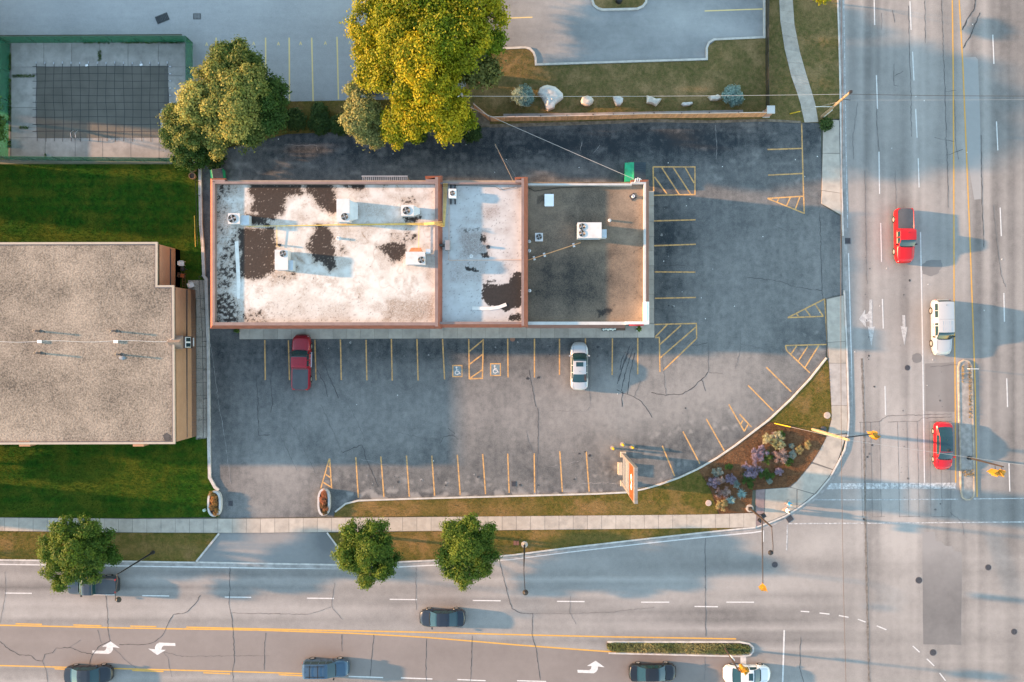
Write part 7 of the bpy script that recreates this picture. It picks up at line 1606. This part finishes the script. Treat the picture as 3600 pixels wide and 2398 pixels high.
# street lamps
def lamp(label, base, topc, arm, head, foot=True):
    r = empty('street_lamp', base, label, 'street lamp', 'street lamps'); pole(r, base, topc, .11, .06, BLACK); MB().path([topc] + arm, .04, 6).obj('arm', BLACK, r)
    MB().lathe([(.03, .35), (.14, .28), (.30, 0), (.24, -.06), (.02, -.12)], head, 14).obj('lamp_head', BLACK, r); MB().lathe([(.36 if foot else .2, 0), (.36 if foot else .2, .1), (.16, .12), (.14, .5)], base, 16).obj('footing', CONC if foot else BLACK, r)
lamp('black street lamp arching over the road beside the western tree', W(540, 1941, .1), P(411, 2020, 8.2), [P(414, 2040, 8.6), P(408, 2075, 8.7), P(405, 2112, 8.5)], P(417, 2108, 8.3), False)
lamp('black street lamp with round concrete footing on the eastern verge', W(1844, 1913, .1), P(1842, 1990, 8.0), [P(1842, 2010, 8.4), P(1844, 2050, 8.5), P(1846, 2078, 8.3)], P(1847, 2083, 8.1))
def cable(label, a, b, sag, rad, m, n=14, name='overhead_cable'):
    pts = [a.lerp(b, i / n) - Vector((0, 0, sag * 4 * (i / n) * (1 - i / n))) for i in range(n + 1)]
    o = MB().path(pts, rad, 5).obj(name, m, loc=pts[0]); tag(o, label, 'cable'); return o
CAB1 = mat('pale_cable', (.36, .34, .33), .5, var=0); CAB2 = mat('brown_cable', (.06, .045, .04), .6, var=0)
cable('pale overhead cable crossing above the boulders to the roadside pole', P(1632, 338, 8.6), P(2985, 331, 8.9), .35, .019, CAB1)
cable('overhead cable continuing from the roadside pole across the wide road', P(2985, 331, 8.9), P(3720, 338, 8.9), .2, .022, CAB2); cable('thin lower cable crossing the wide road from the pole', P(2990, 352, 6.8), P(3720, 349, 7), .1, .010, CAB1)
cable('pale service cable slanting down to the plaza roof corner', P(1655, 378, 5.5), P(2235, 632, 5.3), .1, .022, CAB1)
cable('thin cable down to the dividing wall of the plaza roof', P(1740, 505, 6.0), P(1806, 640, 6.2), .05, .016, mat('tan_cable', (.35, .25, .16), .6, var=0))
cable('dark overhead cable running along the road kerb', P(2963, 325, 8.4), P(2958, 1545, 8.8), .3, .024, CAB2); cable('dark overhead cable running south over the intersection', P(2958, 1545, 8.8), P(2976, 2460, 8.8), .2, .022, CAB2); cable('dark overhead cable from the roadside pole to the top edge', P(2963, 325, 8.4), P(2957, -100, 8.4), .1, .024, CAB2)
cable('thin pale signal cable crossing above the red coupe', P(2984, 1548, 9.9), P(3700, 1650, 9), .2, .016, CAB1)

# ------------------------------------------------------------------ pylon sign and bollards
pyl = empty('pylon_sign', W(2190, 1646, .02), 'tall roadside pylon sign with orange top panel and white tenant panels', 'sign')
xp = W(2190, 0).x; ya, yb = W(0, 1597).y, W(0, 1698).y; GREYF = mat('sign_frame_grey', (.18, .172, .165), .5, var=.08)
for y in (ya, yb): MB().box((xp, y, 5.4), (.34, .34, 10.8)).obj('post', GREYF, pyl); MB().box((xp, y, .2), (.6, .6, .4)).obj('post_base', mat('post_base_tan', (.42, .36, .28), .8), pyl)
TENW = mat('tenant_white', (.13, .15, .175), .5, var=.1, dirt=(.2, .2, .2, .5)); ym = (ya + yb) / 2; Lw = ya - yb - .36
for z0, z1, m, nm in ((1.2, 2.6, TENW, 'tenant_panel'), (2.75, 4.0, TENW, 'tenant_panel'), (4.15, 5.2, mat('tenant_grey', (.20, .22, .22), .5, var=.06), 'tenant_panel'), (5.35, 6.6, TENW, 'tenant_panel')):
    MB().box((xp, ym, (z0 + z1) / 2), (.30, Lw, z1 - z0)).obj(nm, m, pyl)
MB().box((xp, ym, 8.9), (.32, ya - yb + .4, 3.6)).obj('cabinet', GREYF, pyl)
for s in (-1, 1):
    f = MB().box((xp + s * .175, ym, 8.5), (.03, ya - yb + .2, 3.0)).obj('orange_face', mat('sign_orange', (.24, .050, .008), .5, var=.05), pyl)
    ov = [(xp + s * .195, ym + .80 * math.cos(a), 8.6 + .70 * math.sin(a)) for a in np.linspace(0, 2 * math.pi, 25)[:-1]]
    o = MB().add(ov, [tuple(range(24))]).obj('logo_oval', SIGNW, pyl); o.parent = f
    g2 = MB(); P2 = [(-.38, .38), (-.2, .55), (.1, .55), (.3, .38), (.28, .12), (-.1, -.2), (-.36, -.5), (.36, -.5)]
    for (a, c), (a2, c2_) in zip(P2, P2[1:]):
        d = Vector((a2 - a, c2_ - c)).normalized() * .09; n_ = Vector((-d.y, d.x)); q = [(a - d.x + n_.x, c - d.y + n_.y), (a - d.x - n_.x, c - d.y - n_.y), (a2 + d.x - n_.x, c2_ + d.y - n_.y), (a2 + d.x + n_.x, c2_ + d.y + n_.y)]
        g2.add([(xp + s * (.202 + .001 * len(g2.f)), ym - s * u, 8.6 + v) for u, v in q], [(0, 1, 2, 3)])
    o = g2.obj('logo_mark', MATS['sign_orange'], pyl); o.parent = f
ub = empty('utility_box', W(2178, 1645, .02), 'tan electrical box at the foot of the pylon sign', 'box'); MB().box((0, 0, .35), (.42, 1.3, .7)).obj('cabinet', mat('tan_box', (.50, .40, .30), .7), ub, world=False); MB().box((0, 0, .72), (.47, 1.36, .05)).obj('lid', MATS['tan_box'], ub, world=False)
for i, (x, y, l) in enumerate([(2154, 1575, 'westernmost of three yellow bollards above the pylon sign'), (2188, 1562, 'middle of three yellow bollards above the pylon sign'), (2222, 1571, 'easternmost of three yellow bollards above the pylon sign')]):
    r = empty('bollard', W(x, y, .02), l, 'bollard', 'yellow bollards'); MB().lathe([(.11, 0), (.11, 1.05), (.085, 1.13), (.03, 1.16)], (0, 0, 0), 14).obj('post', mat('bollard_yellow', (.55, .34, .008), .5, var=.05), r, 40, world=False); MB().lathe([(.26, 0), (.24, .03), (.12, .035)], (0, 0, 0), 14).obj('collar', mat('collar_concrete', (.3, .25, .22), .9), r, world=False)

# ------------------------------------------------------------------ dumpsters and yard things
DGREEN = mat('dumpster_green', (.02, .34, .16), .5, var=.15, vs=2, dirt=(.08, .10, .05, .5)); DLID = mat('dumpster_lid', (.03, .045, .055), .6, var=.15)
def dumpster(label, x, y, Lx, Ly, lx0, rz=0, h=1.35):
    r = empty('dumpster', W(x, y, .02), label, 'dumpster', None, rz)
    MB().box((0, 0, h * .52), (Lx * .94, Ly * .92, h * .9), top=(1.06, 1.05)).obj('bin', DGREEN, r, world=False)
    n = 9; x1 = Lx / 2
    for k in range(n): MB().box(((lx0 + x1) / 2, -Ly / 2 + (k + .5) * Ly / n, h + .03), (x1 - lx0, Ly / n * .62, .06)).obj('lid_rib', DLID, r, world=False)
    MB().box(((lx0 + x1) / 2, 0, h + .01), (x1 - lx0, Ly, .03)).obj('lid', DLID, r, world=False)
    vs = [(-Lx / 2, -Ly / 2, h * .82), (-Lx / 2, Ly / 2, h * .82), (lx0, Ly / 2, h + .02), (lx0, -Ly / 2, h + .02)]; MB().add(vs + [(a, b_, c - .04) for a, b_, c in vs], [(3, 2, 1, 0), (4, 5, 6, 7), (0, 1, 5, 4), (1, 2, 6, 5), (2, 3, 7, 6), (3, 0, 4, 7)]).obj('sloped_front', DGREEN, r, world=False)
    for s in (-1, 1): MB().box((-Lx * .1, s * (Ly / 2 + .05), h * .6), (.9, .1, .16)).obj('lift_pocket', DGREEN, r, world=False)
    return r
dumpster('bright green dumpster with ribbed black lid at the plaza corner', 2228, 614, 2.25, 2.1, -.15)
dumpster('small dark green dumpster behind the northwest roof corner', 775, 620, 1.35, 1.15, -.45, R(8), 1.1)
BARR = mat('barrel_wood', (.24, .15, .08), .8, var=.2)
for i, (x, y, l, fill) in enumerate([(684, 597, 'wooden half barrel full of green leaves by the lawn corner', 1), (683, 622, 'wooden half barrel with dark soil by the lawn corner', 0)]):
    r = empty('barrel_planter', W(x, y, .1), l, 'planter'); MB().lathe([(.30, 0), (.36, .3), (.36, .55), (.31, .55), (.31, .42)], (0, 0, 0), 16).obj('tub', BARR, r, world=False); MB().lathe([(.3, .44), (.02, .45)], (0, 0, 0), 12).obj('soil', MATS['soil'], r, world=False)
    if fill: inst('foliage', leaf_mesh('foliage', [(0, 0, .6, .26, .26, .2, 1)], 150, .1, L_BUSH, .3, 77, .15), r)
for i, (x, y, l) in enumerate([(673, 580, 'black bin with bluish lid at the lawn corner'), (689, 577, 'black bin with white lid at the lawn corner')]):
    r = empty('bin', W(x, y, .1), l, 'bin'); MB().lathe([(.28, 0), (.32, .8), (.30, .82)], (0, 0, 0), 14).obj('drum', BLACK, r, world=False); MB().lathe([(.22, .83), (.2, .88), (.02, .9)], (0, 0, 0), 12).obj('lid', VG if i else mat('blue_lid', (.3, .36, .45), .5), r, world=False)
def plastic_chair(label, x, y, rz):
    r = empty('patio_chair', W(x, y, .12), label, 'chair', 'white plastic patio chairs', rz); m = mat('white_plastic', (.75, .74, .72), .5, var=.03)
    MB().box((0, 0, .43), (.48, .46, .04)).obj('seat', m, r, world=False); MB().box((-.26, 0, .68), (.05, .46, .5), 0, top=(1, .85)).obj('backrest', m, r, world=False)
    for sx in (-1, 1):
        for sy in (-1, 1): MB().tube((sx * .22, sy * .22, 0), (sx * .21, sy * .21, .43), .025, n=6).obj('leg', m, r, world=False)
    for sy in (-1, 1): MB().box((0, sy * .26, .64), (.52, .06, .035)).obj('armrest', m, r, world=False)
plastic_chair('upper white plastic chair beside the brick wall', 647, 928, 0); plastic_chair('lower white plastic chair turned askew on the patio flags', 681, 1003, R(20))
r = empty('grill', W(652, 948, .12), 'small black barbecue grill between the patio chairs', 'grill'); MB().lathe([(.08, .4), (.26, .5), (.28, .7), (.2, .84), (.03, .88)], (0, 0, 0), 14).obj('bowl', BLACK, r, 40, world=False)
for k in range(3): a = k * 2.094; MB().tube((.15 * math.cos(a), .15 * math.sin(a), .5), (.26 * math.cos(a), .26 * math.sin(a), 0), .02, n=5).obj('leg', STEEL, r, world=False)
MB().box((0, 0, .9), (.16, .04, .03)).obj('handle', CHROME, r, world=False)
r = empty('garden_chair', W(648, 970, .12), 'brown wooden garden chair with orange cushion beside the grill', 'chair', None, R(-12)); BW = mat('brown_slat', (.14, .075, .045), .8)
for k in range(4): MB().box((.18 - k * .12, 0, .36), (.09, .5, .03)).obj('seat_slat', BW, r, world=False)
for k in range(4): MB().box((-.30, -.19 + k * .125, .65), (.04, .1, .6)).obj('back_slat', BW, r, world=False)
for sx in (-.26, .22):
    for sy in (-.24, .24): MB().box((sx, sy, .3), (.06, .06, .6)).obj('leg', BW, r, world=False)
MB().box((0, 0, .40), (.35, .42, .06)).obj('cushion', mat('orange_cushion', (.5, .12, .03), .8), r, world=False)
r = empty('ladder', W(648, 990, .14), 'rusty metal ladder lying by the brick step', 'ladder')
for s in (-.15, .15): MB().tube((s, -.7, 0), (s, .7, 0), .025, n=6).obj('rail', mat('rusty_metal', (.25, .12, .07), .7), r, world=False)
for k in range(5): MB().tube((-.15, -.56 + k * .28, 0), (.15, -.56 + k * .28, 0), .018, n=5).obj('rung', MATS['rusty_metal'], r, world=False)
r = empty('pot_planter', W(2243, 1157, .15), 'white square pot with leafy green plant below the red sign', 'planter'); MB().box((0, 0, .22), (.42, .42, .44), 0, 0, (1.12, 1.12)).obj('pot', WHITE, r, world=False); inst('foliage', leaf_mesh('foliage', [(0, 0, .55, .24, .24, .24, 1)], 160, .13, F_GRN, .9, 78, .15), r)
r = empty('shrub_pot', W(840, 1164, .15), 'small green potted plant at the western end of the shop pavement', 'planter'); MB().lathe([(.16, 0), (.22, .35), (.19, .35)], (0, 0, 0), 12).obj('pot', mat('clay_pot', (.3, .15, .1), .8), r, world=False); inst('foliage', leaf_mesh('foliage', [(0, 0, .5, .28, .22, .2, 1)], 150, .12, F_GRN, .6, 79, .15), r)
r = empty('display_rack', W(2140, 1157, .15), 'low rack of white bags against the shop front', 'rack'); MB().box((0, 0, .2), (1.6, .45, .1)).obj('shelf', VD, r, world=False); MB().box((0, .2, .6), (1.6, .04, 1.0)).obj('back', VD, r, world=False)
for k in range(6): MB().blob((-.62 + k * .25, -.03 + .05 * (k % 2), .38), .15, (1, 1, .8), .3, k, 2).obj('bag', mat('pale_bag', (.55, .60, .57), .7, rnd=.2), r, 60, world=False)
r = empty('bench', W(2180, 1156, .15), 'small brown bench with litter at the shop front', 'bench'); 
for k in range(4): MB().box((0, -.15 + k * .1, .42), (1.0, .08, .03)).obj('seat_slat', BW, r, world=False)
for sx in (-.42, .42): MB().box((sx, 0, .2), (.06, .38, .4)).obj('leg', BLACK, r, world=False)
r = empty('ground_grate', W(571, 65, .02), 'dark slatted rectangular grate lying skewed on the pale asphalt', 'grate', None, R(22))
for k in range(8): MB().box((-.62 + k * .178, 0, .05), (.14, .82, .06)).obj('slat', mat('dark_slat', (.035, .04, .045), .7, var=.2), r, world=False)
for y in (-.3, .3): MB().box((0, y, .02), (1.42, .08, .03)).obj('bearer', BLACK, r, world=False)
r = empty('lamp_base', W(2175, 4, .1), 'black round lamp base in the motel island', 'lamp base'); MB().lathe([(.38, 0), (.38, .3), (.30, .5), (.1, .52)], (0, 0, 0), 18).obj('drum', BLACK, r, 40, world=False); MB().tube((0, 0, .5), (0, 0, 6.5), .08, .06).obj('shaft', BLACK, r, world=False)
r = empty('utility_cover', W(1815, 1908, .1), 'brown double utility cover in the grass beside the lamp footing', 'cover')
for s in (-1, 1): MB().box((s * .16, 0, .02), (.28, .5, .05)).obj('lid', mat('brown_lid', (.16, .07, .05), .7), r, world=False)
o = MB().lathe([(.34, 0), (.32, .05), (.02, .06)], W(2490, 1768, .1), 16).obj('splice_cover', mat('pink_cover', (.42, .33, .28), .8), loc=W(2490, 1768, .1)); tag(o, 'round pale cover in the grass left of the flower bed', 'cover')
o = MB().lathe([(.38, 0), (.34, .05), (.02, .06)], W(2907, 1460, .1), 16).obj('splice_cover', MATS['pink_cover'], loc=W(2907, 1460, .1)); tag(o, 'round pale cover in the grass beside the corner pavement', 'cover')

# ------------------------------------------------------------------ people
SKIN = mat('skin', (.46, .27, .19), .6, var=.05)
def person(label, x, y, heading, shirt, shorts, hair, stride=.25, arm=.35):
    r = empty('person', W(x, y, .115), label, 'person', None, heading)
    J = {'pel': (0, 0, .93), 'chest': (.02, 0, 1.28), 'neck': (.03, 0, 1.47), 'chin': (.05, 0, 1.56), 'head': (.05, 0, 1.68), 'crown': (.03, 0, 1.76)}
    rad = {'pel': .15, 'chest': .155, 'neck': .06, 'chin': .075, 'head': .10, 'crown': .06}; E = [('pel', 'chest'), ('chest', 'neck'), ('neck', 'chin'), ('chin', 'head'), ('head', 'crown')]
    for s, n in ((1, 'l'), (-1, 'r')):
        J['hip' + n] = (0, s * .10, .90); J['kn' + n] = (s * stride * .55 + .05, s * .10, .50); J['an' + n] = (s * stride * .9 - .05, s * .10, .09); J['to' + n] = (s * stride * .9 + .13, s * .11, .04)
        J['sh' + n] = (.02, s * .19, 1.40); J['el' + n] = (-s * arm * .3, s * .25, 1.13); J['wr' + n] = (-s * arm * .5 + .14, s * .23, .90); J['ha' + n] = (-s * arm * .5 + .2, s * .22, .83)
        rad.update({'hip' + n: .095, 'kn' + n: .06, 'an' + n: .045, 'to' + n: .04, 'sh' + n: .065, 'el' + n: .042, 'wr' + n: .03, 'ha' + n: .035})
        E += [('pel', 'hip' + n), ('hip' + n, 'kn' + n), ('kn' + n, 'an' + n), ('an' + n, 'to' + n), ('chest', 'sh' + n), ('sh' + n, 'el' + n), ('el' + n, 'wr' + n), ('wr' + n, 'ha' + n)]
        for f in range(5):
            k = 'f%d' % f + n; b_ = J['ha' + n]; J[k] = (b_[0] + (.07 if f else .05), b_[1] + (f - 2) * .016 + (0 if f else -s * .03), b_[2] - .07 + .012 * abs(f - 2)); rad[k] = .010; E.append(('ha' + n, k))
    names = list(J); me = bpy.data.meshes.new('body'); me.from_pydata([J[n] for n in names], [(names.index(a), names.index(b_)) for a, b_ in E], []); me.materials.append(SKIN)
    o = bpy.data.objects.new('body', me); COL.objects.link(o); o.parent = r; md = o.modifiers.new('skin', 'SKIN'); o.modifiers.new('sub', 'SUBSURF').levels = 1
    for i, n in enumerate(names): me.skin_vertices[0].data[i].radius = (rad[n], rad[n]); 
    me.skin_vertices[0].data[0].use_root = True
    sm = MB().lathe([(.19, -.34), (.185, -.1), (.205, .08), (.15, .17), (.08, .21)], (.02, 0, 1.27), 14)
    for s in (1, -1): sm.path([(.02, s * .15, 1.42), (-s * arm * .12, s * .225, 1.28), (-s * arm * .22, s * .245, 1.19)], [.085, .075, .07], 8)
    sm.obj('shirt', shirt, r, 50, world=False)
    pm_ = MB().lathe([(.17, -.10), (.18, .08), (.175, .14)], (0, 0, .90), 14)
    for s in (1, -1): pm_.path([(0, s * .095, .90), (s * stride * .45 + .04, s * .10, .56)], [.115, .09], 8)
    pm_.obj('shorts', shorts, r, 50, world=False)
    MB().blob((.02, 0, 1.72), .118, (1.05, .95, .85), .15, 3, 2).obj('hair', hair, r, 60, world=False)
    MB().blob((.15, 0, 1.655), .022, (1, .8, 1.2), .1, 2, 1).obj('nose', SKIN, r, 60, world=False)
    for s in (1, -1):
        MB().blob((.13, s * .038, 1.69), .014, (1, 1, 1), 0, 1, 1).obj('eye', TRIM, r, 60, world=False); MB().box((s * stride * .9 + .04, s * .105, .03), (.27, .1, .07)).obj('shoe', mat('shoe_grey', (.3, .3, .32), .7), r, world=False)
    return r
person('person in bright blue top walking at the street corner', 2765, 1764, R(200), mat('blue_shirt', (.04, .30, .50), .8), mat('pale_shorts', (.55, .5, .45), .8), mat('fair_hair', (.45, .32, .18), .7))
person('person in plain white shirt walking beside the blue-shirted one', 2757, 1788, R(195), mat('white_shirt', (.80, .80, .80), .8), mat('dark_shorts', (.06, .05, .07), .8), mat('brown_hair', (.10, .05, .03), .7))

# ------------------------------------------------------------------ unseen shade casters west of the frame: added blocks sized for their shadows, and trees
def shade_block(label, x0, y0, x1, y1, h, m):
    a, b_ = W(x0, y1), W(x1, y0); r = empty('shade_building', ((a.x + b_.x) / 2, (a.y + b_.y) / 2, -.05), label, 'building')
    MB().bbox(a.x, b_.x, a.y, b_.y, -.05, h - .3).obj('wall', m, r); MB().bbox(a.x - .3, b_.x + .3, a.y - .3, b_.y + .3, h - .3, h).obj('roof', GRAV, r)
    n = int((b_.y - a.y) / 3)
    for fl in range(int(h / 3)):
        for i in range(n): y = a.y + (i + .5) * (b_.y - a.y) / n; MB().bbox(b_.x - .02, b_.x + .05, y - .6, y + .6, .9 + fl * 3, 2.2 + fl * 3).obj('window', GLASS, r)
NW = brickmat('shade_block_brick', (.36, .26, .19), (.32, .22, .16), (.35, .3, .25))
shade_block('tall unseen block added to shade the north lot, northwest of the pool yard, outside the frame', -560, -700, -150, 340, 10.2, NW)
shade_block('lower unseen block added to shade the upper lawn from the west, outside the frame', -560, 560, -160, 712, 7.2, NW)
shade_block('unseen block added to shade the lower lawn from the west, outside the frame', -560, 1684, -140, 1790, 6.6, NW)
tree('street_tree', 'tree west of the frame beside the brick building', (-190, 1610), [(-200, 1590, 45, 2.6), (-180, 1625, 40, 2.3), (-220, 1620, 40, 2.2)], L_STREET, 26, .25, .4, 51, .6, .12)
tree('street_tree', 'street tree on the verge west of the frame', (-380, 1910), [(-430, 1880, 60, 5, .8), (-380, 1920, 70, 5.5, .6), (-420, 1960, 60, 4.5, .6), (-350, 1970, 50, 4.2, .5)], L_STREET, 26, .25, .4, 52, .6, .15)
